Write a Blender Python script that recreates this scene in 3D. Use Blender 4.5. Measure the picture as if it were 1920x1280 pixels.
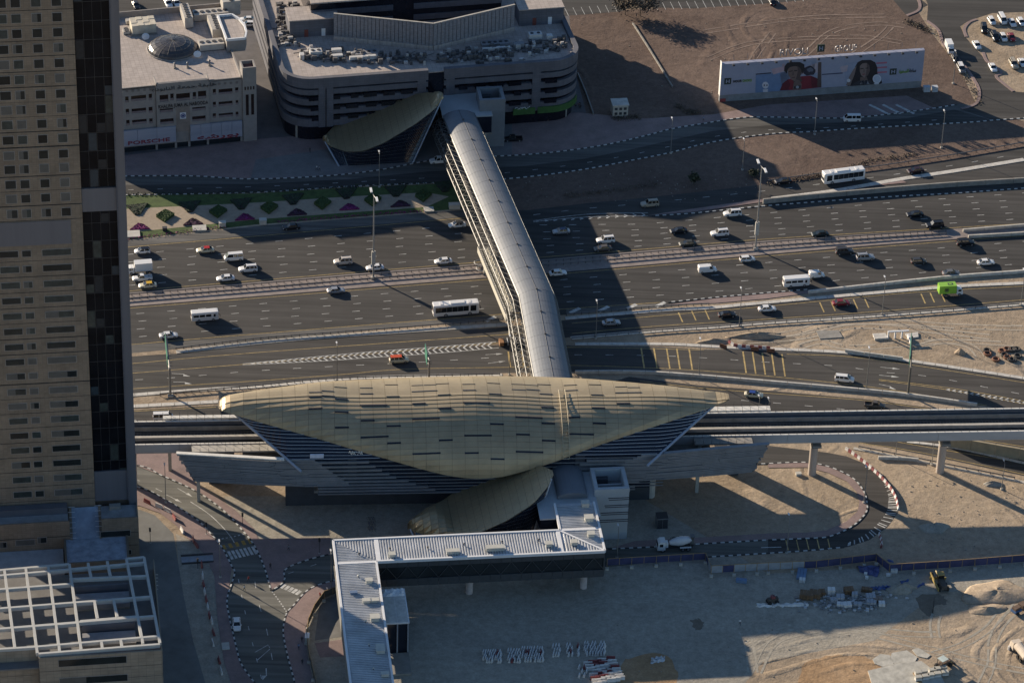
import bpy, bmesh, math, random
from mathutils import Vector, Matrix, Quaternion
random.seed(7)
for o in list(bpy.data.objects): bpy.data.objects.remove(o)
SC = bpy.context.scene; COL = SC.collection
R = math.radians
# ------------------------------------------------ camera
FPX, PITCH, ROLL, DIST = 6660.0, R(33.1), R(1.9), 913.0
CAMP = Vector((0, -DIST*math.cos(PITCH), DIST*math.sin(PITCH)))
fw = Vector((0, math.cos(PITCH), -math.sin(PITCH)))
r0 = Vector((1, 0, 0)); u0 = r0.cross(fw)
RT = r0*math.cos(ROLL) + u0*math.sin(ROLL)
UP = u0*math.cos(ROLL) - r0*math.sin(ROLL)
cd = bpy.data.cameras.new('camera'); cam = bpy.data.objects.new('camera', cd); COL.objects.link(cam)
m = Matrix((RT, UP, -fw)).transposed().to_4x4(); m.translation = CAMP
cam.matrix_world = m
cd.sensor_width = 36; cd.lens = 36*FPX/1920; cd.clip_start = 5; cd.clip_end = 8000
SC.camera = cam
# ------------------------------------------------ world, sun, exposure
SUN_EL = R(16.8)
SDIR = Vector((0.7716, -0.6361, 0)).normalized()      # the way shadows fall on the ground
TOSUN = Vector((-SDIR.x*math.cos(SUN_EL), -SDIR.y*math.cos(SUN_EL), math.sin(SUN_EL)))
W = bpy.data.worlds.new('World'); SC.world = W; W.use_nodes = True
nt = W.node_tree; bg = nt.nodes['Background']
sky = nt.nodes.new('ShaderNodeTexSky'); sky.sky_type = 'NISHITA'; sky.sun_disc = False
sky.sun_elevation = SUN_EL; sky.sun_rotation = math.atan2(TOSUN.x, TOSUN.y)
sky.dust_density = .2; sky.ozone_density = 3.5
nt.links.new(sky.outputs[0], bg.inputs[0]); bg.inputs[1].default_value = 0.070
sl = bpy.data.lights.new('sun', 'SUN'); sl.energy = 5.0; sl.angle = R(0.5); sl.color = (1.0, 0.85, 0.66)
so = bpy.data.objects.new('sun', sl); COL.objects.link(so)
so.rotation_mode = 'QUATERNION'; so.rotation_quaternion = TOSUN.to_track_quat('Z', 'Y'); so.location = (-300, 300, 300)
SC.view_settings.view_transform = 'Standard'; SC.view_settings.look = 'None'
SC.view_settings.exposure = 0.92; SC.view_settings.gamma = 1.0
SC.view_settings.use_curve_mapping = False
SC.cycles.max_bounces = 5; SC.cycles.diffuse_bounces = 3; SC.cycles.glossy_bounces = 3
SC.cycles.use_denoising = True

# ------------------------------------------------ helpers
def ray(x, y): return (RT*((x-960)/FPX) + UP*((640-y)/FPX) + fw).normalized()
def P(x, y, z=0.0):                      # where the sight line of a measured point meets height z
    d = ray(x, y); t = (z-CAMP.z)/d.z
    return CAMP + d*t
def proj(p):
    q = Vector(p)-CAMP; w = q.dot(fw)
    return 960+FPX*q.dot(RT)/w, 640-FPX*q.dot(UP)/w
def hz(x, yb, yt):                       # height of a vertical whose foot and head were measured
    b = P(x, yb); lo, hi = 0.0, 400.0
    for _ in range(40):
        mid = (lo+hi)/2
        if proj(b+Vector((0, 0, mid)))[1] > yt: lo = mid
        else: hi = mid
    return lo
def interp(tab, x):
    if x <= tab[0][0]: return tab[0][1]
    for (a, b), (c, d) in zip(tab, tab[1:]):
        if x <= c: return b+(d-b)*(x-a)/(c-a) if c != a else d
    return tab[-1][1]

MATS = {}
def M(name, col, rough=.8, metal=0., var=.12, scale=.6, bump=0., bscale=6., spec=.5, emit=0., stretch=None, world=False):
    if name in MATS: return MATS[name]
    mt = bpy.data.materials.new(name); mt.use_nodes = True; n = mt.node_tree.nodes; L = mt.node_tree.links
    b = n['Principled BSDF']; b.inputs['Roughness'].default_value = rough; b.inputs['Metallic'].default_value = metal
    b.inputs['Specular IOR Level'].default_value = spec
    b.inputs['Base Color'].default_value = (*col, 1)
    tc = n.new('ShaderNodeNewGeometry') if world else n.new('ShaderNodeTexCoord')
    vec = tc.outputs['Position'] if world else tc.outputs['Object']
    if stretch:
        mp = n.new('ShaderNodeMapping'); mp.inputs['Rotation'].default_value = (0, 0, stretch[1]); mp.inputs['Scale'].default_value = stretch[0]
        mp.vector_type = 'TEXTURE' if False else 'POINT'
        L.new(vec, mp.inputs[0]); vec = mp.outputs[0]
    if var:
        no = n.new('ShaderNodeTexNoise'); no.inputs['Scale'].default_value = scale; no.inputs['Detail'].default_value = 8; no.inputs['Roughness'].default_value = .65
        L.new(vec, no.inputs['Vector'])
        rp = n.new('ShaderNodeMapRange'); rp.inputs[1].default_value = .3; rp.inputs[2].default_value = .7
        rp.inputs[3].default_value = 1-var*1.6; rp.inputs[4].default_value = 1+var*1.6
        L.new(no.outputs[0], rp.inputs[0])
        mx = n.new('ShaderNodeMix'); mx.data_type = 'RGBA'; mx.blend_type = 'MULTIPLY'; mx.inputs[0].default_value = 1
        mx.inputs[6].default_value = (*col, 1); L.new(rp.outputs[0], mx.inputs[7]); L.new(mx.outputs[2], b.inputs['Base Color'])
    if bump:
        nb = n.new('ShaderNodeTexNoise'); nb.inputs['Scale'].default_value = bscale; nb.inputs['Detail'].default_value = 6
        L.new(vec, nb.inputs['Vector'])
        bp = n.new('ShaderNodeBump'); bp.inputs['Strength'].default_value = 1; bp.inputs['Distance'].default_value = bump
        L.new(nb.outputs[0], bp.inputs['Height']); L.new(bp.outputs[0], b.inputs['Normal'])
    if emit:
        b.inputs['Emission Color'].default_value = (*col, 1); b.inputs['Emission Strength'].default_value = emit
    MATS[name] = mt
    return mt

class MB:
    def __init__(s): s.v = []; s.f = []; s.m = []
    def q(s, *pts, m=0):
        i = len(s.v); s.v += [tuple(p) for p in pts]; s.f.append(tuple(range(i, i+len(pts)))); s.m.append(m); return s
    def box(s, x0, x1, y0, y1, z0, z1, m=0, top=None):
        i = len(s.v)
        s.v += [(x0,y0,z0),(x1,y0,z0),(x1,y1,z0),(x0,y1,z0),(x0,y0,z1),(x1,y0,z1),(x1,y1,z1),(x0,y1,z1)]
        for k, f in enumerate([(0,3,2,1),(4,5,6,7),(0,1,5,4),(1,2,6,5),(2,3,7,6),(3,0,4,7)]):
            s.f.append(tuple(i+a for a in f)); s.m.append(top if (k == 1 and top is not None) else m)
        return s
    def hexa(s, b, t, m=0, top=None):      # four bottom points (ccw) and four top points
        i = len(s.v); s.v += [tuple(p) for p in b]+[tuple(p) for p in t]
        for k, f in enumerate([(0,3,2,1),(4,5,6,7),(0,1,5,4),(1,2,6,5),(2,3,7,6),(3,0,4,7)]):
            s.f.append(tuple(i+a for a in f)); s.m.append(top if (k == 1 and top is not None) else m)
        return s
    def prism(s, pts, z0, z1, m=0, top=None, caps=True):
        n = len(pts); i = len(s.v)
        a = sum(pts[k][0]*pts[(k+1) % n][1]-pts[(k+1) % n][0]*pts[k][1] for k in range(n))
        if a < 0: pts = pts[::-1]
        s.v += [(p[0], p[1], z0) for p in pts]+[(p[0], p[1], z1) for p in pts]
        for k in range(n):
            s.f.append((i+k, i+(k+1) % n, i+n+(k+1) % n, i+n+k)); s.m.append(m)
        if caps:
            s.f.append(tuple(i+n+k for k in range(n))); s.m.append(m if top is None else top)
            s.f.append(tuple(i+n-1-k for k in range(n))); s.m.append(m)
        return s
    def loft(s, rings, m=0, caps=True, closed=True):
        i = len(s.v); n = len(rings[0])
        for r in rings: s.v += [tuple(p) for p in r]
        for a in range(len(rings)-1):
            for k in range(n if closed else n-1):
                k2 = (k+1) % n
                s.f.append((i+a*n+k, i+a*n+k2, i+(a+1)*n+k2, i+(a+1)*n+k)); s.m.append(m)
        if caps and closed:
            s.f.append(tuple(i+n-1-k for k in range(n))); s.m.append(m)
            j = i+(len(rings)-1)*n; s.f.append(tuple(j+k for k in range(n))); s.m.append(m)
        return s
    def tube(s, a, b, r, n=6, m=0, r2=None):
        a = Vector(a); b = Vector(b); d = (b-a)
        if d.length < 1e-6: return s
        q = d.to_track_quat('Z', 'Y'); r2 = r if r2 is None else r2
        A = [a+q @ Vector((r*math.cos(t), r*math.sin(t), 0)) for t in [2*math.pi*k/n+.4 for k in range(n)]]
        B = [b+q @ Vector((r2*math.cos(t), r2*math.sin(t), 0)) for t in [2*math.pi*k/n+.4 for k in range(n)]]
        return s.loft([A, B], m)
    def path(s, pts, r, n=5, m=0):
        for a, b in zip(pts, pts[1:]): s.tube(a, b, r, n, m)
        return s
    def cyl(s, c, r, z0, z1, n=12, m=0, r2=None):
        return s.tube((c[0], c[1], z0), (c[0], c[1], z1), r, n, m, r2)
    def bar(s, a, b, w, z0, z1, m=0):      # upright board between two ground points
        a = Vector((a[0], a[1], 0)); b = Vector((b[0], b[1], 0)); d = (b-a).normalized(); n = Vector((-d.y, d.x, 0))*w/2
        return s.hexa([a-n+Vector((0,0,z0)), b-n+Vector((0,0,z0)), b+n+Vector((0,0,z0)), a+n+Vector((0,0,z0))],
                      [a-n+Vector((0,0,z1)), b-n+Vector((0,0,z1)), b+n+Vector((0,0,z1)), a+n+Vector((0,0,z1))], m)
    def mesh(s, name, mats):
        me = bpy.data.meshes.new(name); me.from_pydata(s.v, [], s.f)
        for mt in (mats if isinstance(mats, (list, tuple)) else [mats]): me.materials.append(mt)
        if any(s.m): me.polygons.foreach_set('material_index', s.m)
        me.update(); return me
    def obj(s, name, mats, parent=None, **k):
        return link(name, s.mesh(name, mats), parent, **k)
def link(name, me, parent=None, label=None, cat=None, group=None, kind=None, loc=None, rot=None, smooth=False):
    o = bpy.data.objects.new(name, me); COL.objects.link(o)
    if parent: o.parent = parent
    if loc is not None: o.location = loc
    if rot is not None: o.rotation_euler = rot if isinstance(rot, (tuple, list)) else (0, 0, rot)
    tag(o, label, cat, group, kind)
    if smooth and me: me.polygons.foreach_set('use_smooth', [True]*len(me.polygons))
    return o
def tag(o, label=None, cat=None, group=None, kind=None):
    if label: o['label'] = label
    if cat: o['category'] = cat
    if group: o['group'] = group
    if kind: o['kind'] = kind
def thing(name, label, cat, loc=(0,0,0), rot=0, group=None):
    return link(name, None, None, label, cat, group, None, loc, rot)
def sheet(name, px, z, mat, parent=None, kind='structure', smoothpx=False):
    mb = MB(); pts = [P(*p) for p in px]
    pts = [(p.x, p.y, z) for p in pts]
    a = sum(pts[k][0]*pts[(k+1) % len(pts)][1]-pts[(k+1) % len(pts)][0]*pts[k][1] for k in range(len(pts)))
    if a < 0: pts = pts[::-1]
    mb.q(*pts); return mb.obj(name, mat, parent, kind=kind)
def catmull(pts, n=6):
    if len(pts) < 3: return [tuple(p) for p in pts]
    out = []
    for i in range(len(pts)-1):
        p0 = pts[max(i-1, 0)]; p1 = pts[i]; p2 = pts[i+1]; p3 = pts[min(i+2, len(pts)-1)]
        for k in range(n):
            t = k/n
            out.append(tuple(.5*(2*b+(c-a)*t+(2*a-5*b+4*c-d)*t*t+(3*b-a-3*c+d)*t**3) for a, b, c, d in zip(p0, p1, p2, p3)))
    out.append(tuple(pts[-1])); return out
def gline(px, smooth=True, n=6):
    return [Vector((p.x, p.y, 0)) for p in (P(*q) for q in (catmull(px, n) if smooth else px))]
def resample(pts, step):
    out = [pts[0].copy()]; acc = 0.0
    for a, b in zip(pts, pts[1:]):
        L = (b-a).length; pos = step-acc
        while pos <= L:
            out.append(a+(b-a)*(pos/L)); pos += step
        acc = (acc+L) % step if L > 0 else acc
    return out
def strip(mb, pts, w, z, m=0, off=0.):
    n = []
    for i in range(len(pts)):
        d = (pts[min(i+1, len(pts)-1)]-pts[max(i-1, 0)]).normalized(); n.append(Vector((-d.y, d.x, 0)))
    for i in range(len(pts)-1):
        a, b = pts[i]+n[i]*off, pts[i+1]+n[i+1]*off
        Z = Vector((0, 0, z))
        mb.q(a-n[i]*w/2+Z, b-n[i+1]*w/2+Z, b+n[i+1]*w/2+Z, a+n[i]*w/2+Z, m=m)
def walls(mb, pts, w, z0, z1, m=0, top=None, m2=None, seg=1):
    """an upright band along a line of ground points; with m2 the segments alternate"""
    n = []
    for i in range(len(pts)):
        d = (pts[min(i+1, len(pts)-1)]-pts[max(i-1, 0)]).normalized(); n.append(Vector((-d.y, d.x, 0))*w/2)
    Z0, Z1 = Vector((0,0,z0)), Vector((0,0,z1)); L = len(pts)
    i0 = len(mb.v)
    for p, k in zip(pts, n): mb.v += [tuple(p-k+Z0), tuple(p-k+Z1), tuple(p+k+Z1), tuple(p+k+Z0)]
    for i in range(L-1):
        mm = m if (m2 is None or (i//seg) % 2 == 0) else m2
        a, b = i0+4*i, i0+4*(i+1)
        for k, f in enumerate([(a, b, b+1, a+1), (a+1, b+1, b+2, a+2), (a+2, b+2, b+3, a+3)]):
            mb.f.append(f); mb.m.append(mm if (top is None or k != 1) else top)
    a = i0; mb.f.append((a, a+1, a+2, a+3)); mb.m.append(m)
    a = i0+4*(L-1); mb.f.append((a+3, a+2, a+1, a)); mb.m.append(m)
FONT_AR = None
def text_mesh(body, size, mat, ext=.05, arabic=False, align='CENTER', bold=0.):
    global FONT_AR
    cu = bpy.data.curves.new('lettering', 'FONT'); cu.body = body; cu.size = size; cu.extrude = ext; cu.align_x = align; cu.align_y = 'CENTER'
    cu.offset = bold; cu.resolution_u = 2
    o = bpy.data.objects.new('lettering', cu); COL.objects.link(o)
    dg = bpy.context.evaluated_depsgraph_get(); me = bpy.data.meshes.new_from_object(o.evaluated_get(dg))
    bpy.data.objects.remove(o); me.materials.clear(); me.materials.append(mat)
    me.name = 'lettering'; return me
def text_on(parent, body, size, mat, loc, rot, **k):      # a part: letters standing on a face
    return link('lettering', text_mesh(body, size, mat, **k), parent, loc=loc, rot=rot)
class Frame:                              # building frame: x along the front, y away, z up, from measured points
    def __init__(s, o, ang): s.o = o.copy(); s.a = ang; s.ux = Vector((math.cos(ang), math.sin(ang), 0)); s.uy = Vector((-math.sin(ang), math.cos(ang), 0))
    def loc(s, p): d = Vector(p)-s.o; return Vector((d.dot(s.ux), d.dot(s.uy), d.z))
    def w(s, x, y, z=0): return s.o+s.ux*x+s.uy*y+Vector((0, 0, z))
    def px(s, x, y, z=0.): return s.loc(P(x, y, z))         # measured point at height z, in this frame
    def face(s, x, y, yy=0.):                               # measured point on the upright plane y = yy
        d = ray(x, y); t = (s.o+s.uy*yy-CAMP).dot(s.uy)/d.dot(s.uy); return s.loc(CAMP+d*t)
def pang(a, b): d = P(*b)-P(*a); return math.atan2(d.y, d.x)
# ------------------------------------------------ ground
def sand_material(name, ca, cb, cc, tracks=1.0, dune=.25):
    mt = bpy.data.materials.new(name); mt.use_nodes = True; n = mt.node_tree.nodes; L = mt.node_tree.links; b = n['Principled BSDF']
    b.inputs['Roughness'].default_value = .95; b.inputs['Specular IOR Level'].default_value = .1
    g = n.new('ShaderNodeNewGeometry')
    def noise(sc, det=8, ro=.6, dist=0, st=None):
        v = g.outputs['Position']
        if st:
            mp = n.new('ShaderNodeMapping'); mp.inputs['Rotation'].default_value = (0, 0, st[1]); mp.inputs['Scale'].default_value = st[0]
            L.new(v, mp.inputs[0]); v = mp.outputs[0]
        t = n.new('ShaderNodeTexNoise'); t.inputs['Scale'].default_value = sc; t.inputs['Detail'].default_value = det
        t.inputs['Roughness'].default_value = ro; t.inputs['Distortion'].default_value = dist
        L.new(v, t.inputs['Vector']); return t.outputs[0]
    def ramp(v, a, c, lo=0., hi=1.):
        r = n.new('ShaderNodeMapRange'); r.inputs[1].default_value = a; r.inputs[2].default_value = c; r.inputs[3].default_value = lo; r.inputs[4].default_value = hi
        L.new(v, r.inputs[0]); return r.outputs[0]
    def mix(f, A, B, blend='MIX'):
        x = n.new('ShaderNodeMix'); x.data_type = 'RGBA'; x.blend_type = blend
        if isinstance(f, float): x.inputs[0].default_value = f
        else: L.new(f, x.inputs[0])
        for s, v in ((6, A), (7, B)):
            if isinstance(v, tuple): x.inputs[s].default_value = (*v, 1)
            else: L.new(v, x.inputs[s])
        return x.outputs[2]
    c = mix(ramp(noise(.022, 6, .65, .8), .4, .62), ca, cb)
    c = mix(ramp(noise(.07, 8, .7, 1.5), .55, .7, 0, .7), c, cc)
    c = mix(ramp(noise(.9, 8, .75), .3, .7, .74, 1.22), c, c, 'MIX') if False else c
    k = n.new('ShaderNodeMix'); k.data_type = 'RGBA'; k.blend_type = 'MULTIPLY'; k.inputs[0].default_value = 1
    L.new(c, k.inputs[6]); L.new(ramp(noise(.55, 10, .75), .3, .7, .72, 1.22), k.inputs[7]); c = k.outputs[2]
    k = n.new('ShaderNodeMix'); k.data_type = 'RGBA'; k.blend_type = 'MULTIPLY'; k.inputs[0].default_value = 1
    L.new(c, k.inputs[6]); L.new(ramp(noise(1.9, 6, .8), .32, .68, .80, 1.16), k.inputs[7]); c = k.outputs[2]
    # wheel ruts: warped bands kept to patches
    nz = noise(.010, 2, .4, .3)
    k1 = n.new('ShaderNodeMath'); k1.operation = 'MULTIPLY'; L.new(nz, k1.inputs[0]); k1.inputs[1].default_value = 260
    k2 = n.new('ShaderNodeMath'); k2.operation = 'SINE'; L.new(k1.outputs[0], k2.inputs[0])
    wvo = ramp(k2.outputs[0], .2, 1.)
    br = ramp(noise(.12, 4, .6), .38, .62)
    wb = n.new('ShaderNodeMath'); wb.operation = 'MULTIPLY'; L.new(wvo, wb.inputs[0]); L.new(br, wb.inputs[1])
    patch = ramp(noise(.02, 3, .5), .5, .62)
    rut = n.new('ShaderNodeMath'); rut.operation = 'MULTIPLY'; L.new(wb.outputs[0], rut.inputs[0]); L.new(patch, rut.inputs[1])
    c = mix(ramp(rut.outputs[0], .55, 1, 0, .3*tracks), c, cb)
    L.new(c, b.inputs['Base Color'])
    h1 = n.new('ShaderNodeMath'); h1.operation = 'MULTIPLY_ADD'; L.new(noise(.10, 9, .62, .15), h1.inputs[0]); h1.inputs[1].default_value = dune*2.2; 
    h2 = n.new('ShaderNodeMath'); h2.operation = 'MULTIPLY'; L.new(rut.outputs[0], h2.inputs[0]); h2.inputs[1].default_value = .22*tracks
    L.new(h2.outputs[0], h1.inputs[2])
    h3 = n.new('ShaderNodeMath'); h3.operation = 'MULTIPLY_ADD'; L.new(noise(1.4, 5, .7), h3.inputs[0]); h3.inputs[1].default_value = .10; L.new(h1.outputs[0], h3.inputs[2])
    bp = n.new('ShaderNodeBump'); bp.inputs['Strength'].default_value = 1; bp.inputs['Distance'].default_value = 1.0
    L.new(h3.outputs[0], bp.inputs['Height']); L.new(bp.outputs[0], b.inputs['Normal'])
    MATS[name] = mt; return mt
SAND = sand_material('sand_pale', (.32,.25,.178), (.40,.32,.235), (.25,.195,.14), 1.0, .22)
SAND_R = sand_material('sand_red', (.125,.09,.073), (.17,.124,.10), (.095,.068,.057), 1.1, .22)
SAND_G = sand_material('sand_grey', (.32,.29,.24), (.37,.335,.275), (.25,.225,.185), .5, .12)
ROADANG = R(8.9)
def asphalt(name, col, ang=ROADANG):
    mt = M(name, col, rough=.85, var=.16, scale=.35, stretch=((.06, 1, 1), -ang), world=True, spec=.3, bump=.01, bscale=3)
    n = mt.node_tree.nodes; L = mt.node_tree.links; b = n['Principled BSDF']; src = b.inputs['Base Color'].links[0].from_socket
    mp = [x for x in n if x.type == 'MAPPING'][0]; g = [x for x in n if x.type == 'NEW_GEOMETRY'][0]
    m2 = n.new('ShaderNodeMapping'); m2.inputs['Rotation'].default_value = (0, 0, -ang); m2.inputs['Scale'].default_value = (.004, 1, 1); L.new(g.outputs['Position'], m2.inputs[0])
    w = n.new('ShaderNodeTexNoise'); w.inputs['Scale'].default_value = .75; w.inputs['Detail'].default_value = 3; L.new(m2.outputs[0], w.inputs['Vector'])       # wheel paths along the lanes
    p = n.new('ShaderNodeTexNoise'); p.inputs['Scale'].default_value = .035; p.inputs['Detail'].default_value = 6; p.inputs['Roughness'].default_value = .7; L.new(g.outputs['Position'], p.inputs['Vector'])
    for o, lo, hi in ((w, .74, 1.28), (p, .82, 1.18)):
        r = n.new('ShaderNodeMapRange'); r.inputs[1].default_value = .32; r.inputs[2].default_value = .68; r.inputs[3].default_value = lo; r.inputs[4].default_value = hi; L.new(o.outputs[0], r.inputs[0])
        k = n.new('ShaderNodeMix'); k.data_type = 'RGBA'; k.blend_type = 'MULTIPLY'; k.inputs[0].default_value = 1; L.new(src, k.inputs[6]); L.new(r.outputs[0], k.inputs[7]); src = k.outputs[2]
    L.new(src, b.inputs['Base Color']); return mt
ASPH = asphalt('asphalt', (.050,.047,.044)); ASPH2 = asphalt('asphalt_ramp', (.055,.051,.047), R(3)); ASPH3 = asphalt('asphalt_old', (.125,.122,.108), R(-40))
SHOULD = asphalt('asphalt_shoulder', (.105,.10,.092))
def paver_material(name, col):
    mt = M(name, col, rough=.9, var=.12, scale=.25, world=True)
    n = mt.node_tree.nodes; L = mt.node_tree.links; b = n['Principled BSDF']
    g = n.new('ShaderNodeNewGeometry'); br = n.new('ShaderNodeTexBrick'); br.inputs['Scale'].default_value = 1.2
    br.inputs['Color1'].default_value = (1,1,1,1); br.inputs['Color2'].default_value = (.84,.84,.86,1); br.inputs['Mortar'].default_value = (.72,.72,.72,1); br.inputs['Mortar Size'].default_value = .03
    L.new(g.outputs['Position'], br.inputs[0])
    src = b.inputs['Base Color'].links[0].from_socket
    k = n.new('ShaderNodeMix'); k.data_type = 'RGBA'; k.blend_type = 'MULTIPLY'; k.inputs[0].default_value = 1
    L.new(src, k.inputs[6]); L.new(br.outputs[0], k.inputs[7]); L.new(k.outputs[2], b.inputs['Base Color']); return mt
PINK = paver_material('pink_pavers', (.27,.195,.18)); GREYP = paver_material('grey_pavers', (.20,.19,.185))
WHITE = M('white_road_paint', (.47,.465,.44), var=.3, scale=.8, world=True); YEL = M('yellow_road_paint', (.40,.29,.115), var=.3, scale=.8, world=True)
CONC = M('concrete', (.42,.39,.34), rough=.9, var=.14, scale=.5); CONC_D = M('concrete_weathered', (.25,.235,.21), rough=.9, var=.16, scale=.5)
KBLK = M('kerb_black', (.03,.03,.032), var=.1); KWHT = M('kerb_white', (.48,.48,.46), var=.12)
STEEL = M('galvanised_steel', (.16,.16,.165), rough=.55, metal=.3, var=.1); DARK = M('dark_metal', (.035,.035,.04), rough=.6, var=.05)

gm = MB(); S = 3500
gm.q((-S,-1500,0),(S,-1500,0),(S,4500,0),(-S,4500,0)); gm.obj('ground', SAND, kind='structure')
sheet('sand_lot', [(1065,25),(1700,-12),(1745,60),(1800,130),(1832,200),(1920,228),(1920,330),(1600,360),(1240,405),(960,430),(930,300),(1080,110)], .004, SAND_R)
sheet('sand_lot', [(420,930),(1190,925),(1440,1075),(1700,1060),(1930,1050),(1930,1100),(1760,1110),(1640,1200),(1430,1240),(1380,1300),(600,1300),(480,1100)], .004, SAND_G)
# --- paving
sheet('alley', [(-100,40),(480,-20),(1060,-60),(1075,120),(1100,215),(960,225),(480,268),(60,310),(-100,320)], .007, M('alley_paving', (.11,.10,.10), var=.15, scale=.3, world=True))
Zp = .10
def paving(px, mat=PINK, z=Zp, name='pavement'): return sheet(name, px, z, mat)
paving([(60,305),(235,292),(480,262),(960,220),(1085,212),(1210,223),(1340,215),(1440,197),(1700,180),(1755,205),(1672,214),(1580,221),(1440,220),(1385,222),(1320,232),(1260,242),(1210,255),(1135,272),(1045,285),(960,292),(830,298),(705,320),(600,331),(465,336),(337,330),(60,333)])
sheet('forecourt', [(480,300),(700,268),(960,222),(960,291),(830,297),(705,319),(600,330),(470,335)], .104, GREYP)
# service road behind
serv_u = [(60,333),(337,330),(465,336),(600,331),(705,320),(830,298),(960,292),(1045,285),(1135,272),(1210,255),(1260,242),(1320,232),(1385,222),(1440,220),(1580,222),(1672,214),(1755,203),(1800,195)]
serv_l = [(60,368),(232,366),(480,361),(655,350),(865,341),(980,333),(1095,318),(1185,301),(1255,287),(1335,267),(1440,252),(1527,247),(1615,241),(1815,230),(1862,226),(1980,218)]
sheet('service_road_edge', serv_u+[(1850,200),(1930,196)]+serv_l[::-1], .012, SHOULD)
serv_m = [(60,348),(480,345),(655,336),(800,322),(980,312),(1095,298),(1185,280),(1255,264),(1335,246),(1440,235),(1580,230),(1700,222),(1790,206)]
sheet('service_road', serv_m+serv_l[::-1][1:], .018, ASPH)
def kerb(px, name='kerb', seg=1.0, w=.35, h=.16, a=KBLK, b=KWHT, sm=True):
    mb = MB(); walls(mb, resample(gline(px, sm), seg), w, 0, h, 0, None, 1); return mb.obj(name, [a, b], kind='structure')
kerb(serv_u); kerb(serv_l)
# --- main carriageways
up_top = [(60,470),(236,452),(480,424),(880,393),(992,394),(1100,381),(1210,371),(1425,347),(1540,334),(1665,318),(1800,297),(1920,275),(2000,262)]
up_bot = [(60,567),(239,550),(480,530),(700,511),(905,495),(1020,487),(1210,471),(1440,452),(1640,439),(1805,429),(1920,422),(2000,418)]
sheet('highway', up_top+up_bot[::-1], .012, ASPH)
lo_top = [(60,592),(240,575),(480,556),(700,538),(925,520),(1035,512),(1210,497),(1440,477),(1640,460),(1815,447),(1920,439),(2000,434)]
lo_bot = [(60,680),(245,662),(480,640),(700,619),(942,600),(1062,590),(1240,577),(1340,566),(1440,556),(1520,549),(1765,523),(1920,510),(2000,500)]
sheet('highway', lo_top+lo_bot[::-1], .012, ASPH)
sheet('median', up_bot+lo_top[::-1], .10, M('median_paving', (.235,.195,.175), var=.15, scale=.4, world=True))
sheet('hard_shoulder', [(60,665),(245,647),(345,640),(480,627),(700,609),(942,590),(942,600),(700,619),(480,640),(245,662),(60,680)], .018, SHOULD)
sheet('hard_shoulder', [(60,470),(236,452),(480,424),(880,393),(890,405),(480,441),(235,462),(60,480)], .018, SHOULD)
sheet('hard_shoulder', [(1062,590),(1240,577),(1238,569),(1062,580)], .018, SHOULD)
# ramp and frontage roads in front of it
sheet('ramp_road', [(60,690),(245,668),(370,660),(480,647),(640,632),(940,614),(1060,600),(1235,583),(1335,575),(1440,567),(1600,552),(1765,538),(1920,530),(2000,526),(2000,562),(1920,569),(1655,590),(1440,606),(1235,619),(1070,632),(980,640),(880,650),(60,720)], .012, ASPH2)
sheet('frontage_road', [(60,720),(480,683),(935,646),(980,641),(1075,648),(1240,650),(1320,655),(1385,655),(1465,656),(1585,662),(1702,677),(1800,690),(1920,711),(2000,728),(2000,800),(1920,775),(1852,762),(1715,742),(1622,732),(1440,716),(1310,705),(1200,697),(1078,697),(900,700),(760,703),(640,708),(480,723),(390,727),(245,738),(60,752)], .014, ASPH2)
sheet('slip_road', [(1180,706),(1310,722),(1440,732),(1615,747),(1752,765),(1920,790),(2000,800),(2000,915),(1920,892),(1752,856),(1670,840),(1595,827),(1440,775),(1380,768),(1260,745),(1150,715)], .010, ASPH2)
sheet('frontage_road', [(1800,812),(1920,830),(2000,842),(2000,890),(1920,868),(1762,840),(1682,826)], .016, ASPH2)
sheet('service_lane', [(60,800),(245,769),(405,760),(520,760),(700,790),(500,800),(300,800),(60,830)], .012, ASPH2)
# white slash marks, gore chevrons
mk = MB()
def dash(pxl, per=8., ln=2.1, w=.17, z=.026, m=0, phase=0., mb=mk):
    pts = gline(pxl); st = resample(pts, .5); n0 = int(per/.5); k = int(ln/.5); ph = int(phase/.5)
    i = ph
    while i+k < len(st): strip(mb, st[i:i+k+1], w, z, m); i += n0
def line(pxl, w=.18, z=.026, m=0, mb=mk, sm=True): strip(mb, gline(pxl, sm), w, z, m)
def lanes(top, bot, fr, phase0=0., lo=None, hi=None):
    xs = [p[0] for p in top]
    for k, f in enumerate(fr):
        l = []
        for x in range(60, 2001, 60):
            if lo and x < lo: continue
            if hi and x > hi: continue
            l.append((x, interp(top, x)*(1-f)+interp(bot, x)*f))
        dash(l, phase=phase0+(k % 2)*.5)
# upper carriageway lanes left and right of the footbridge differ
UT = [(60,480),(235,463),(480,441),(890,405),(1020,409),(1210,410),(1440,389),(1665,369),(1920,350),(2000,344)]
lanes(UT, up_bot, [1/6, 2/6, 3/6, 4/6, 5/6], 1.)
line([(60,481),(235,464),(480,443),(890,407)], m=1); line([(60,563),(239,546),(480,526),(905,491),(1210,467),(1440,448),(1805,426),(2000,415)], m=1)
dash([(1000,403),(1100,391),(1210,381),(1425,359),(1540,345),(1665,329),(1800,308),(1920,287)])
line([(1000,416),(1100,407),(1215,405)]); line([(1000,414),(1100,402),(1215,399)])
for i in range(13):
    x = 1005+i*16.5; a = interp([(1000,416),(1215,405)], x); b = interp([(1000,414),(1215,399)], x)
    g0, g1, g2 = P(x, a), P(x+6, (a+b)/2), P(x, b); strip(mk, [Vector((p.x,p.y,0)) for p in (g0, g1, g2)], .35, .027)
LB = [(60,672),(245,647),(480,627),(942,590),(1062,580),(1238,568),(1340,562),(1440,553),(1765,522),(2000,500)]
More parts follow.
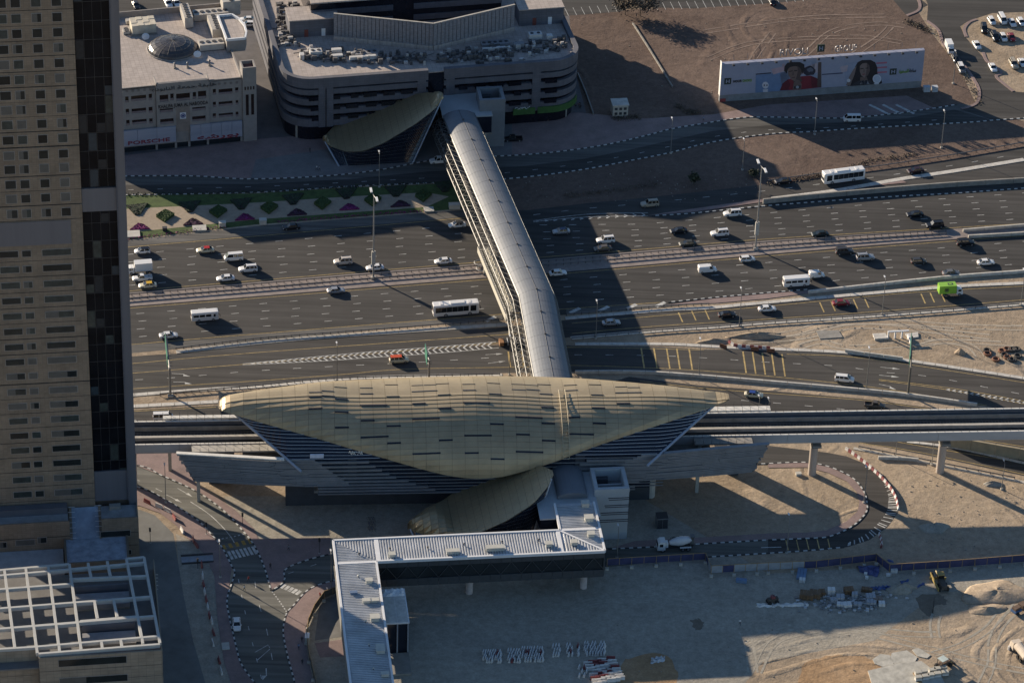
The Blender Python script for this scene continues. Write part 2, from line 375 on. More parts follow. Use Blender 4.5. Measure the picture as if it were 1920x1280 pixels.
lanes(lo_top, LB, [1/5, 2/5, 3/5, 4/5], 3.)
line([(60,595),(240,578),(480,559),(925,523),(1035,515),(1440,480),(1815,450),(2000,437)], m=1); line([(60,665),(245,646),(480,626),(942,589),(1062,579),(1238,567)], m=1)
for x, y in ((920,598),(985,592),(1078,582),(1132,579),(1184,575),(1238,571)):
    a, b = P(x-9, y+4.5), P(x+9, y-4.5); strip(mk, [Vector((a.x,a.y,0)), Vector((b.x,b.y,0))], 1.1, .03)
# ramp
line([(60,700),(242,682),(480,661),(935,628),(980,624)], m=1); line([(60,716),(242,700),(480,681),(935,643),(980,640)], m=1)
line([(1072,606),(1440,574),(1655,553),(1765,545),(2000,532)], m=1); line([(1072,625),(1235,611),(1440,598),(1655,583),(1920,562)], m=1)
for x, y in ((1272,586),(1297,583),(1322,581),(1537,567),(1558,565),(1600,561),(1621,559),(1727,551),(1744,549),(1764,548)):
    yb = y+18; a, b = P(x, y), P(x+8, yb); strip(mk, [Vector((a.x,a.y,0)), Vector((b.x,b.y,0))], .35, .03, 1)
# chevron gore left of the footbridge
gt = [(455,682),(600,668),(700,659),(820,650),(930,641)]; gb = [(455,684),(600,677),(700,670),(820,662),(935,652)]
line(gt); line(gb)
for i in range(40):
    x = 470+i*11.4; a, b = interp(gt, x+5), interp(gb, x+5)
    p = [P(x+8, a), P(x, (a+b)/2), P(x+8, b)]; strip(mk, [Vector((q.x,q.y,0)) for q in p], .42, .03)
# frontage road
dash([(60,705),(250,712),(480,695),(640,686),(800,678),(980,667),(1090,665),(1240,667),(1340,672),(1440,679),(1570,686),(1650,697),(1745,706),(1870,730),(2000,755)], phase=2)
line([(60,745),(245,729),(480,714),(640,702),(760,692),(980,688),(1075,685),(1272,692),(1440,705),(1622,724),(1760,745),(1850,760)], m=1)
line([(980,655),(1080,651),(1320,656)], m=1); line([(1475,664),(1585,668),(1702,683),(1920,717),(2000,732)], m=1)
line([(1648,711),(1800,730),(1920,752)], m=1); line([(1648,713),(1780,731),(1920,757)], m=1)
for i in range(14):
    x = 1775+i*11; a = interp([(1775,729),(1920,752)], x); b = interp([(1775,731),(1920,757)], x)
    p = [P(x+6, a), P(x, (a+b)/2+.5), P(x+6, b+1)]; strip(mk, [Vector((q.x,q.y,0)) for q in p], .4, .03)
for x in (1202,1226,1250,1269,1292,1393,1411,1429,1447,1466): 
    y0 = interp([(1200,652),(1300,654),(1393,659),(1470,664)], x); y1 = interp([(1200,690),(1300,693),(1393,699),(1470,706)], x)
    a, b = P(x, y0), P(x+6, y1); strip(mk, [Vector((a.x,a.y,0)), Vector((b.x,b.y,0))], .38, .03, 1)
for x, y0, y1 in ((953,659,688),(978,657,687)):
    a, b = P(x, y0), P(x+4, y1); strip(mk, [Vector((a.x,a.y,0)), Vector((b.x,b.y,0))], .4, .03, 1)
def arrow(x0, y0, x1, y1, hook=0, mb=mk, sc=1.):
    a, b = P(x0, y0), P(x1, y1); d = (b-a).normalized(); n = Vector((-d.y, d.x, 0)); Z = Vector((0,0,.032)); L = (b-a).length
    strip(mb, [a, a+d*(L*.65)], .16*sc, .031)
    t = a+d*(L*.62)
    if hook: t = t+n*hook*.5
    mb.q(t-n*.42*sc+Z, b+n*hook*.9+Z, t+n*.42*sc+Z)
for q in ((910,665,943,663),(915,681,948,677)): arrow(*q)
arrow(322,700,358,702,-1); arrow(325,716,360,716,-1)
for q in ((1650,688,1688,692),(1648,703,1686,707)): arrow(*q)
arrow(1648,720,1682,727,-1)
# slip road
line([(1200,714),(1310,727),(1440,737),(1615,750),(1752,768)], m=1); dash([(1330,746),(1440,754),(1560,765),(1600,769)]); line([(1380,766),(1440,771),(1600,826),(1670,838),(1752,853),(1920,889),(2000,910)], m=1)
line([(1682,828),(1762,842),(1920,868),(2000,884)], m=1); line([(1825,822),(1920,837)], m=1)
line([(60,782),(246,771),(405,763)], m=1); dash([(240,788),(330,784)])
# service road marks
dash([(240,356),(480,350),(655,342),(865,330),(980,321),(1095,306),(1185,290),(1255,275),(1335,257),(1440,244),(1580,238),(1800,222)], ln=1.6)
for x in (1630,1655,1680):
    a, b = P(x, 197), P(x+34, 214); strip(mk, [Vector((a.x,a.y,0)), Vector((b.x,b.y,0))], .9, .125)
# --- near left street
st_r = [(60,850),(250,871),(302,891),(362,918),(400,942),(432,969),(459,999),(469,1011),(482,1032),(497,1067),(508,1107)]
st_l = [(60,875),(251,911),(307,935),(347,959),(375,979),(394,999),(409,1016),(421,1034),(435,1062),(440,1075),(426,1121),(429,1151),(437,1187),(447,1229),(454,1247),(477,1279),(520,1330)]
sheet('street', st_r+[(525,1097),(534,1085),(535,1067),(575,1050),(617,1039),(800,1030),(1140,1026),(1227,1024),(1305,1020),(1440,1012),(1440,1037),(1327,1044),(1140,1062),(800,1075),(640,1084),(595,1097),(572,1110),(550,1135),(537,1150),(531,1180),(534,1205),(542,1240),(552,1278),(560,1330)]+st_l[::-1], .016, ASPH3)
isl = [(535,1067),(575,1050),(617,1039)]
paving([(60,862),(240,845),(335,846),(365,905),(440,955),(475,990),(485,1010),(620,1008),(617,1039),(575,1050),(535,1067),(534,1085),(525,1097),(508,1107),(497,1067),(482,1032),(469,1011),(459,999),(432,969),(400,942),(362,918),(302,891),(250,871),(60,850)], PINK)
paving(st_l[:9]+[(426,1121),(429,1151),(437,1187),(447,1229),(454,1247),(477,1279),(520,1330),(450,1330),(420,1240),(408,1160),(402,1080),(385,1040),(355,1012),(330,985),(300,962),(262,948),(60,930)], PINK)
paving([(640,1086),(595,1097),(572,1110),(550,1135),(537,1150),(531,1180),(534,1205),(542,1240),(552,1278),(560,1330),(600,1330),(588,1280),(578,1235),(573,1200),(573,1175),(585,1150),(605,1123),(640,1105)], PINK)
sheet('side_street', [(262,955),(290,965),(325,1000),(335,1060),(345,1120),(362,1200),(385,1280),(392,1330),(60,1330),(60,960)], .012, M('asphalt_side', (.15,.15,.14), world=True, var=.15, scale=.2))
sheet('verge', [(330,1000),(355,1012),(385,1040),(402,1080),(408,1160),(420,1240),(450,1330),(392,1330),(362,1200),(345,1120),(335,1060)], .010, SAND_G)
for px in (st_r, st_l, [(508,1107),(525,1097),(534,1085),(535,1067),(575,1050),(617,1039)], [(640,1084),(595,1097),(572,1110),(550,1135),(537,1150),(531,1180),(534,1205),(542,1240),(552,1278),(560,1330)]): kerb(px)
dash([(250,896),(285,912),(322,930)], per=7, ln=2.2); line([(357,940),(390,962),(415,985),(432,1005),(440,1018)], w=.2)
dash([(408,1011),(440,1005),(463,999)], per=1.4, ln=.8, w=.35)
for q in ((312,927,341,942),(333,915,361,931)): arrow(*q)
for i in range(7):
    f = i/6; a = P(428+f*45, 1033-f*9); b = P(436+f*45, 1048-f*10); strip(mk, [Vector((a.x,a.y,0)), Vector((b.x,b.y,0))], .62, .03)
hump = MB(); A, B = P(417,1026), P(472,1014)
for i in range(9):
    a = A+(B-A)*(i/9); b = A+(B-A)*((i+1)/9); n = Vector((.3, 1, 0)).normalized()
    strip(hump, [Vector((a.x,a.y,0)), Vector((b.x,b.y,0))], 1.8, .045, i % 2)
hump.obj('speed_hump', [M('hump_yellow', (.36,.22,.05), var=.25, scale=1.5), ASPH3], kind='structure')
for i in range(6):
    f = i/5; a = P(520+f*35, 1099+f*15); b = P(528+f*36, 1092+f*15); strip(mk, [Vector((a.x,a.y,0)), Vector((b.x,b.y,0))], .8, .03)
dash([(510,1108),(525,1128),(538,1147)], per=1.3, ln=.7, w=.3)
dash([(447,1085),(455,1125),(467,1180),(480,1230),(495,1290)], per=6, ln=1.6); dash([(478,1090),(485,1130),(500,1180),(515,1260)], per=9, ln=2.6); dash([(540,1075),(560,1068),(600,1055)], per=6, ln=1.8)
arrow(499,1252,500,1274,-1, sc=1.4)
line([(478,1222),(503,1208),(506,1214)], sm=False); line([(481,1238),(506,1216)], sm=False)
# --- U-turn road on the right
ut_i = [(1440,1012),(1515,1009),(1557,1005),(1600,985),(1624,960),(1625,940),(1620,922),(1600,897),(1560,877),(1512,867),(1440,869),(1340,873)]
ut_o = [(1440,1037),(1515,1032),(1590,1025),(1630,1012),(1665,987),(1684,960),(1685,940),(1680,922),(1660,892),(1625,870),(1587,855),(1550,848),(1440,835),(1340,830)]
sheet('turning_road', ut_i+ut_o[::-1], .017, ASPH2)
kerb(ut_i); kerb([(1140,1029),(1227,1025),(1305,1020),(1440,1012)]); kerb([(1327,1044),(1440,1037),(1515,1032),(1590,1025)])
paving([(1140,1029),(1227,1025),(1305,1020),(1440,1012),(1515,1009),(1557,1005),(1600,985),(1624,960),(1625,940),(1620,922),(1600,897),(1560,877),(1512,867),(1440,869),(1440,877),(1512,876),(1552,886),(1588,903),(1607,924),(1611,942),(1608,958),(1588,977),(1550,994),(1515,998),(1440,1000),(1305,1008),(1190,1014)], PINK)
for i in range(34):
    f = i/33; q = catmull(ut_o[2:10], 8); k = int(f*(len(q)-1)); a = q[k]; c = (1600, 940)
    d = Vector((c[0]-a[0], (c[1]-a[1])*1.0)).normalized(); L = 6+16*math.sin(math.pi*min(1, .15+f*.9))
    p0, p1 = P(a[0]+d.x*2, a[1]+d.y*2), P(a[0]+d.x*L, a[1]+d.y*L*.75+2); strip(mk, [Vector((p0.x,p0.y,0)), Vector((p1.x,p1.y,0))], .3, .03)
for x in (1473,1493,1512,1532,1552):
    a, b = P(x, 1010), P(x+5, 1031); strip(mk, [Vector((a.x,a.y,0)), Vector((b.x,b.y,0))], .25, .03, 1)
line([(1427,1026),(1465,1025)], w=.25)
# --- top right roads and car park
sheet('link_road', [(1728,-20),(1740,10),(1738,40),(1760,58),(1770,85),(1800,115),(1825,148),(1836,172),(1830,195),(1800,205),(1862,226),(2000,216),(2000,180),(1900,172),(1868,145),(1850,115),(1810,70),(1800,50),(1815,40),(1860,25),(2000,20),(2000,-20)], .020, ASPH)
sheet('link_road', [(1680,-40),(1740,10),(1700,30),(1640,-40)], .020, ASPH)
sheet('parking_lot', [(1000,40),(1065,30),(1165,22),(1180,14),(1300,16),(1450,6),(1560,-4),(1700,-14),(1700,-60),(900,-60),(990,20)], .014, ASPH)
sheet('parking_lot', [(60,30),(480,20),(540,-80),(60,-80)], .014, ASPH)
for i in range(30):
    x = 1066+i*15.2; y = interp([(1066,30),(1200,20),(1300,17),(1450,8),(1520,2)], x)
    a, b = P(x, y), P(x-7, y-14)
    if not 1160 < x < 1200: strip(mk, [Vector((a.x,a.y,0)), Vector((b.x,b.y,0))], .14, .03)
for px in ([(1738,40),(1760,58),(1770,85),(1800,115),(1825,148),(1836,172),(1830,195),(1800,205)], [(1900,172),(1868,145),(1878,138),(1865,125),(1850,115),(1843,98)], [(1812,70),(1808,55),(1818,42),(1835,36)], [(1700,30),(1722,20),(1724,5),(1715,-10)]):
    kerb(px, a=PINK, b=PINK, w=.9, h=.18)
# --- concrete edge strips and the pink island
sheet('island', [(1215,404),(1425,374),(1447,374),(1565,359),(1690,337),(1700,343),(1640,349),(1440,378),(1300,398)], .11, PINK)
kerb([(1222,405),(1300,400),(1440,386),(1640,371),(1800,362),(2000,347)])
sheet('island', [(1250,572),(1340,560),(1440,551),(1515,545),(1535,548),(1440,560),(1340,569)], .11, PINK); kerb([(1252,567),(1340,558),(1440,549),(1515,543)])
mk.obj('road_marking', [WHITE, YEL], kind='structure')
# ------------------------------------------------ edge strips, barriers, rails along the roads
def slabs(name, label, px, w, h, step=3.2, mat=CONC, cat='edge strip', part='slab', z0=0.):
    pts = resample(gline(px), step/4); root = thing(name, label, cat, pts[0])
    for i in range(0, len(pts)-4, 4):
        seg = pts[i:i+5]; a, b = seg[0], seg[-1]; d = (b-a).normalized()
        seg = [seg[0]+d*.05]+seg[1:-1]+[seg[-1]-d*.05]
        mb = MB(); j = random.uniform(0, .02); walls(mb, [p-pts[0] for p in (seg[0], seg[2], seg[-1])], w, z0, h+j)
        mb.obj(part, mat, root)
    return root
PALE = M('pale_concrete', (.50,.475,.43), rough=.9, var=.16, scale=.7)
slabs('edge_strip', 'pale concrete slab strip along the near edge of the ramp, right of the footbridge', [(1070,634),(1235,620),(1345,613),(1440,605),(1655,591),(1920,570),(1990,562)], 1.3, .12, mat=PALE)
slabs('edge_strip', 'concrete slab strip between the lower carriageway and the ramp, right of the footbridge', [(1060,597),(1240,582),(1335,577),(1440,567),(1765,539),(1920,531),(1990,527)], 1.3, .12, mat=PALE)
slabs('barrier_wall', 'white concrete barrier tapering off the pink island beside the green truck', [(1515,550),(1765,523),(1920,511),(1990,503)], .5, .85, 6, PALE, 'barrier', 'block')
slabs('edge_strip', 'sandy concrete strip between the lower carriageway and the chevron gore, left of the footbridge', [(330,660),(480,643),(605,632),(780,620),(955,608)], 1.5, .12)
slabs('edge_strip', 'pale concrete strip along the sand side of the frontage road', [(1078,645),(1240,645),(1310,648),(1385,652),(1465,655),(1585,661),(1702,676),(1920,709),(1990,722)], 1.2, .12, mat=PALE)
slabs('barrier_wall', 'long white concrete barrier between frontage road and slip road', [(1078,700),(1200,700),(1310,707),(1440,718),(1622,734),(1715,744),(1852,764)], .5, .85, 6, PALE, 'barrier', 'block')
slabs('edge_strip', 'pale concrete strip behind the gold station shell, left half', [(60,757),(245,741),(390,730),(480,725),(640,711),(760,706),(960,703)], 1.3, .12, mat=PALE)
slabs('edge_strip', 'concrete strip beside the white van, left of the station', [(60,772),(246,762),(405,753),(470,748)], 1.4, .12, mat=PALE)
slabs('retaining_wall', 'long grey retaining wall beside the sunken upper carriageway', [(1430,382),(1560,369),(1760,352),(1920,342),(1990,337)], .5, 1.5, 8, CONC_D, 'wall', 'block')
slabs('edge_strip', 'pale flat strip along the exit road beside the white coach', [(1447,373),(1565,358),(1690,336),(1790,321),(1930,298)], 1.6, .13, mat=PALE)
slabs('barrier_wall', 'upper concrete barrier on the median at the right', [(1805,435),(1920,425),(1990,420)], .5, .9, 6, CONC, 'barrier', 'block')
slabs('barrier_wall', 'lower concrete barrier on the median at the right', [(1815,446),(1920,440),(1990,435)], .5, .9, 6, CONC, 'barrier', 'block')
slabs('edge_strip', 'concrete strip on the sandy side of the slip road under the viaduct', [(1600,840),(1710,862),(1800,880),(1920,904),(1990,918)], 1.0, .12)
slabs('retaining_wall', 'beige retaining wall between slip road and frontage road', [(1775,836),(1850,850),(1920,862),(1990,876)], .6, 3.2, 6, M('beige_wall', (.30,.25,.17), var=.1), 'wall', 'block')
slabs('edge_strip', 'pale kerb strip at the foot of the beige retaining wall', [(1700,828),(1790,839),(1890,861),(1930,870),(1990,884)], .9, .14, mat=PALE)
slabs('low_wall', 'short white low wall on the sand beside the second viaduct pier', [(1646,860),(1700,862),(1750,868)], .5, .8, 5, PALE, 'wall', 'block')
slabs('low_wall', 'short white sloping wall on the sand above the frontage road', [(1584,660),(1640,668),(1700,676)], .4, .9, 5, PALE, 'wall', 'block')
def guard_rail(label, px, step=2.0, h=.8):
    pts = resample(gline(px), step); root = thing('guard_rail', label, 'guard rail', pts[0])
    L = [p-pts[0] for p in pts]; mb = MB(); walls(mb, L, .12, h-.32, h-.02); mb.obj('rail', STEEL, root)
    mb = MB()
    for p in L: mb.box(p.x-.07, p.x+.07, p.y-.07, p.y+.07, 0, h)
    mb.obj('post', DARK, root, kind='stuff'); return root
def between(f, xs): return [(x, interp(up_bot, x)*(1-f)+interp(lo_top, x)*f) for x in xs]
XL = list(range(60, 925, 70)); XR = list(range(1015, 1815, 70))
for f, t in ((.22, 'upper'), (.52, 'lower')):
    guard_rail(f'{t} steel guard rail on the pink median left of the footbridge', between(f, XL))
    guard_rail(f'{t} steel guard rail on the pink median right of the footbridge', between(f, XR))
guard_rail('steel guard rail along the hard shoulder above the chevron gore', [(330,656),(480,638),(605,628),(780,615),(945,601)])
guard_rail('steel guard rail behind the gold station shell, left half', [(300,742),(480,726),(640,712),(950,704)])
guard_rail('steel guard rail on the shoulder under the white slash marks', [(1062,592),(1240,577),(1340,572)])
guard_rail('steel guard rail on the pale strip beside the black sedan', [(1072,637),(1235,622),(1345,615),(1440,607),(1655,593),(1920,572)], 3)
guard_rail('steel guard rail on the sandy side of the slip road', [(1610,840),(1710,860),(1800,878),(1920,902)], 3)
guard_rail('steel guard rail beside the exit road, above the white coach', [(1440,342),(1540,328),(1665,312),(1800,291),(1920,270)], 3)

# ------------------------------------------------ viaduct
S0 = P(890, 898.6); aS = pang((330, 907.5), (1522, 888))
ST = Frame(S0, aS)
PALEV = M('viaduct_concrete', (.40,.40,.40), rough=.85, var=.07, scale=.3, stretch=((.3,1,1),0)); WHT = M('white_capping', (.66,.63,.57), rough=.8, var=.1)
TRACKB = M('track_bed', (.06,.057,.053), rough=.9, var=.18, scale=.5); RAILM = M('rail_steel', (.20,.19,.18), rough=.4, metal=.6, var=.1)
def viaduct(label, u0, u1, piers):
    root = thing('viaduct', label, 'viaduct', ST.w(u0, 0, 0), aS); L = u1-u0
    sec = [(-2.6,11),(2.6,11),(4.9,12.7),(5,15.1),(4.6,15.1),(4.55,13.0),(-4.55,13.0),(-4.6,15.1),(-5,15.1),(-4.9,12.7)]
    n = max(1, int(L/32)); mb = MB()
    for i in range(n):
        a, b = L*i/n+(.06 if i else 0), L*(i+1)/n
        MB.loft(mb, [[(a, v, z) for v, z in sec], [(b, v, z) for v, z in sec]])
    mb.obj('deck', PALEV, root)
    MB().box(0, L, -4.5, 4.5, 13.0, 13.06).obj('track_bed', TRACKB, root)
    for s in (-1, 1): MB().box(0, L, s*4.5-.05, s*4.5+.05, 13.07, 15.05).obj('parapet_shade', M('parapet_shade_dark', (.09,.095,.11), rough=.8), root)  # added dark boards: shade of the parapets' inner faces, put in as colour
    for s in (-1, 1): MB().box(0, L, s*4.8-.21, s*4.8+.21, 15.1, 15.24).obj('parapet_capping', WHT, root)
    MB().box(0, L, -.30, .30, 13.06, 13.95).box(0, L, -.42, .42, 13.95, 14.05).obj('walkway', CONC, root)
    MB().box(0, L, 3.7, 3.9, 13.06, 14.3).obj('cable_trough', CONC_D, root)
    for c in (-2.6, 2.1):
        for k in (-.72, .72): MB().box(0, L, c+k-.06, c+k+.06, 13.06, 13.28).obj('rail', RAILM, root)
        mb = MB(); x = 0
        while x < L: mb.box(x, x+.22, c-1.2, c+1.2, 13.06, 13.13); x += .8
        mb.obj('sleeper', M('sleeper_dark', (.12,.115,.105)), root, kind='stuff')
    mb = MB(); x = 1
    while x < L:
        for s in (-1, 1): mb.box(x, x+.08, s*4.8-.04, s*4.8+.04, 15.24, 15.85)
        x += 2
    mb.obj('handrail_post', DARK, root, kind='stuff')
    for u in piers:
        u -= u0
        mb = MB(); rg = []
        for z, r in ((0,1.0),(8.5,1.0)): rg.append([(u+r*math.cos(t), r*math.sin(t), z) for t in [2*math.pi*k/20 for k in range(20)]])
        mb.loft(rg).obj('pier', M('pier_concrete', (.42,.36,.31), var=.06), root, smooth=False)
        MB().hexa([(u-1,-1.2,8.5),(u+1,-1.2,8.5),(u+1,1.2,8.5),(u-1,1.2,8.5)], [(u-1.1,-4.2,10.5),(u+1.1,-4.2,10.5),(u+1.1,4.2,10.5),(u-1.1,4.2,10.5)]).box(u-1.05,u+1.05,-4,4,10.5,10.98).obj('pier_cap', CONC_D, root)
    return root
U = lambda x, y, z=0.: ST.px(x, y, z).x
viaduct('elevated railway viaduct running right from the gold station on round piers', 38, 185, [U(1522,888), U(1762,884), U(2000,880)])
viaduct('elevated railway viaduct running left from the gold station behind the tower', -170, -38, [U(250,909), -125])
# short service decks beside the viaduct at the ends of the shell
def deck_walk(label, u0, u1, v0, v1, z, mat=None):
    t = thing('service_deck', label, 'deck', ST.w(u0, v0, 0), aS); L = u1-u0; D = v1-v0
    MB().box(0, L, 0, D, z-.4, z).obj('slab', mat or WHT, t)
    mb = MB()
    for k in range(int(L/2)+1):
        for y in (.1, D-.1): mb.box(k*2, k*2+.07, y-.03, y+.03, z, z+1)
    mb.obj('railing_post', DARK, t, kind='stuff')
    MB().box(1, 1.8, D/2-.4, D/2+.4, 0, z-.4).obj('column', CONC, t)
deck_walk('white service deck on the near side of the left viaduct', -68, -48, -8.2, -5.6, 15.2, CONC)
deck_walk('white service deck on the far side of the left viaduct', -75, -52, 5.4, 6.6, 15.6)
deck_walk('white service deck on the far side of the right viaduct', 55, 72, 5.4, 7.2, 15.4)
deck_walk('grey service deck on the near side of the right viaduct', 52, 66, -8.0, -5.4, 15.0, CONC_D)
# ------------------------------------------------ station shell
GOLD = M('gold_cladding', (.385,.305,.19), rough=.48, metal=.35, var=.10, scale=.15)
GOLD_D = M('gold_joint', (.15,.12,.078), rough=.8, var=0)
SLIT = M('slit_glass', (.012,.014,.024), rough=.25, var=0); GLASS = M('dark_glass', (.014,.018,.030), rough=.12, var=.1, spec=.6)
LOUV = M('louvre_grey', (.20,.205,.215), rough=.5, metal=.15, var=.1, scale=.4); LOUV_D = M('louvre_dark', (.05,.055,.065), rough=.7)  # the second grey is a darker tone for backings, walls and trims
TUBE = M('steel_tube', (.33,.36,.41), rough=.4, metal=.3, var=.05)
class Shell:
    """lens-shaped vault over a straight axis, fitted to measured outlines"""
    def __init__(s, fr, ul, ur, ze, edge, top, crown_min=.15, vaxis=0.):
        s.fr, s.ul, s.ur, s.ze, s.vx = fr, ul, ur, ze, vaxis; s.tab = []
        N = 80
        for i in range(N+1):
            t = -1+2*i/N; t = math.copysign(1-(1-abs(t))**1.35, t)*.9985; u = (ul+ur)/2+(ur-ul)/2*t; z = ze(t)
            lo, hi = .05, 30.
            for _ in range(30):
                mid = (lo+hi)/2; x, y = proj(fr.w(u, vaxis-mid, z))
                if y < interp(edge, x): lo = mid
                else: hi = mid
            w = lo; lo, hi = .05, 30.
            for _ in range(30):
                mid = (lo+hi)/2; d = 0
                for k in range(40, 100, 3):
                    th = math.pi*k/100; x, y = proj(fr.w(u, vaxis-w*math.cos(th), z+mid*math.sin(th)))
                    if y < interp(top, x): d = 1; break
                if d: hi = mid
                else: lo = mid
            s.tab.append((u, w, lo, z))
        for _ in range(2):                      # keep it fair
            T = s.tab; s.tab = [T[0]]+[b if i < 5 or i > N-7 else (b[0],)+tuple((a[k]+2*b[k]+c[k])/4 for k in (1,2,3)) for i, (a, b, c) in enumerate(zip(T, T[1:], T[2:]))]+[T[-1]]
    def at(s, u):
        return tuple(interp([(r[0], r[k]) for r in s.tab], u) for k in (1, 2, 3))
    def section(s, u, n=64):
        w, h, z = s.at(u); return [(s.vx-w*math.cos(math.pi*k/n), z+h*math.sin(math.pi*k/n)) for k in range(n+1)]
    def arc(s, u):                              # (distance from the crown, v, z); negative = near side
        S = s.section(u); L = [0]
        for a, b in zip(S, S[1:]): L.append(L[-1]+math.hypot(b[0]-a[0], b[1]-a[1]))
        ic = max(range(len(S)), key=lambda k: S[k][1]); o = L[ic]
        return [(l-o, v, z) for l, (v, z) in zip(L, S)]
    def pt(s, u, A, d, lift=0.):
        d = max(A[0][0], min(A[-1][0], d))
        for (d0, v0, z0), (d1, v1, z1) in zip(A, A[1:]):
            if d <= d1:
                f = (d-d0)/(d1-d0) if d1 > d0 else 0; tx, tz = v1-v0, z1-z0; l = math.hypot(tx, tz) or 1
                return Vector((u, v0+tx*f-tz/l*lift, z0+tz*f+tx/l*lift))
        return Vector((u, A[-1][1], A[-1][2]))
def panel_shell(sh, root, ncol, row, gap=.028, keep=300, tilt=.04, mats=(GOLD, GOLD_D)):
    us = []; a, b = sh.ul, sh.ur
    us = [a+(b-a)*i/ncol for i in range(ncol+1)]; us[0] = sh.tab[0][0]; us[-1] = sh.tab[-1][0]; e0, e1 = us[1]-us[0], us[-1]-us[-2]; us = [us[0]]+[us[0]+e0*f for f in (.03,.12,.3,.6)]+us[1:-1]+[us[-1]-e1*f for f in (.6,.3,.12,.03)]+[us[-1]]; ncol = len(us)-1
    pan = []; liner = MB(); fine = []
    for i in range(ncol):
        gp = min(gap, (us[i+1]-us[i])*.1); u0, u1 = us[i]+gp, us[i+1]-gp; A0, A1 = sh.arc(u0), sh.arc(u1)
        dmin, dmax = min(A0[0][0], A1[0][0]), max(A0[-1][0], A1[-1][0])
        k = math.floor(dmin/row)
        while k*row < dmax:
            d0, d1 = k*row+gap*.7, (k+1)*row-gap*.7
            def cl(A, d): return max(A[0][0], min(A[-1][0], d))
            e0, e1, g0, g1 = cl(A0, d0), cl(A0, d1), cl(A1, d0), cl(A1, d1)
            if max(e1-e0, g1-g0) > .015:
                tl = tilt*3.2*max(.4, 1+k/9) if -7 <= k < 0 and tilt else tilt; lo_, hi_ = (.05+tl, .05) if k < 0 else (.05, .05+tl)
                q = [sh.pt(u0, A0, e0, lo_), sh.pt(u1, A1, g0, lo_), sh.pt(u1, A1, g1, hi_), sh.pt(u0, A0, e1, hi_)]
                ar = abs((q[2]-q[0]).cross(q[3]-q[1]).length)/2; vis = 1 if k*row < 6 else 0
                pan.append((ar*vis, q))
            k += 1
    pan.sort(key=lambda p: -p[0])
    def slab(mb, q, t=.06):
        n = (q[2]-q[0]).cross(q[3]-q[1]); n = n.normalized() if n.length > 1e-9 else Vector((0, 0, 1))
        if n.z < 0 and abs(n.z) > .2: n = -n
        mb.hexa([p-n*t for p in q], q)
    for _, q in pan[:keep]:
        mb = MB(); slab(mb, q); mb.obj('panel', mats[0], root)
    mb = MB()
    for _, q in pan[keep:]: slab(mb, q)
    mb.obj('small_panel', mats[0], root, kind='stuff')
    N = 60; rings = []
    for i in range(N+1):
        u = sh.tab[0][0]+(sh.tab[-1][0]-sh.tab[0][0])*i/N; A = sh.arc(u)
        rings.append([sh.pt(u, A, A[0][0]+(A[-1][0]-A[0][0])*k/32, -.3) for k in range(33)])
    MB().loft(rings, caps=False, closed=False).obj('liner', mats[1], root)
EDGE = [(400,757),(407,759),(409,764),(415,770),(440,777),(480,789),(600,823),(690,850),(780,876),(840,892),(890,898),(940,895),(1040,866),(1100,842),(1200,808),(1300,775),(1350,757),(1368,748),(1376,742)]
TOP = [(400,760),(407,757),(409,751),(413,747.5),(422,743),(440,738),(480,732),(540,724),(600,716),(735,709),(890,705),(1000,706),(1100,710),(1240,722),(1330,733),(1355,738.5),(1362,741),(1366,743.5),(1368,747),(1376,752)]
def ZE(t):
    t = abs(t); tab = [(0,12.5),(.06,12.7),(.15,13.8),(.25,15.4),(.35,16.8),(.5,18.7),(.83,21.6),(1,23.2)]; return interp(tab, t)
uL = ST.px(408, 759, 23.4).x; uR = ST.px(1368, 746, 23.2).x
station = thing('metro_station', 'long gold shell metro station beside the highway with louvred grey flanks', 'metro station', S0, aS)
sh = Shell(ST, uL, uR, ZE, EDGE, TOP)
panel_shell(sh, station, 40, 1.35)
def on_shell(x, y, side):                      # shell point seen at a measured point
    u = ST.px(x, y, 22).x
    best = None
    for _ in range(3):
        A = sh.arc(u); best = min(((abs(proj(ST.w(u, v, z))[1]-y), d, v, z) for d, v, z in A if d < 4), key=lambda t: t[0])
        u += (x-proj(ST.w(u, best[2], best[3]))[0])/7.3
    # refine along the arc
    A = sh.arc(u); d = best[1]; step = .4
    for _ in range(12):
        c = [(abs(proj(ST.w(*sh.pt(u, A, d+k*step)))[1]-y), d+k*step) for k in (-1, 0, 1)]; d = min(c)[1]; step *= .6
    return u, d
SL = [(400,490,382),(495,580,373),(590,678,346),(400,490,419),(497,588,411),(595,685,436),(782,870,351),(784,874,394),(972,1060,321),(980,1072,416),(1168,1250,332),(1262,1350,328),(1170,1262,377),(1268,1356,372),(1355,1445,304),(1365,1456,403),(1550,1640,322),(1553,1645,367),(1738,1828,299),(1748,1840,397),
(400,495,505),(595,690,532),(788,978,482),(1175,1268,469),(1370,1463,505),(1560,1750,460),(597,693,645),(791,886,595),(985,1082,634),(1180,1370,582),(1760,1855,620),(793,986,716),(988,1083,761),(1376,1471,740),(1570,1760,704),(1182,1376,839),(1570,1666,835),(1763,1860,880)]
SL = [(480+a/4, 480+b/4, 640+c/4) for a, b, c in SL]
SR = [(0,100,319),(105,196,319),(196,290,301),(392,485,324),(580,668,313),(775,860,342),(868,955,347),(0,100,364),(110,205,364),(210,302,397),(398,490,369),(594,684,404),(780,965,385),(220,312,498),(602,695,502),(788,882,468),(32,222,571),(415,508,571),(226,319,617),(609,702,616),(35,130,698),(420,608,694),(228,323,744),(36,227,827)]
SL += [(960+a/4, 960+b/4, 640+c/4) for a, b, c in SR]
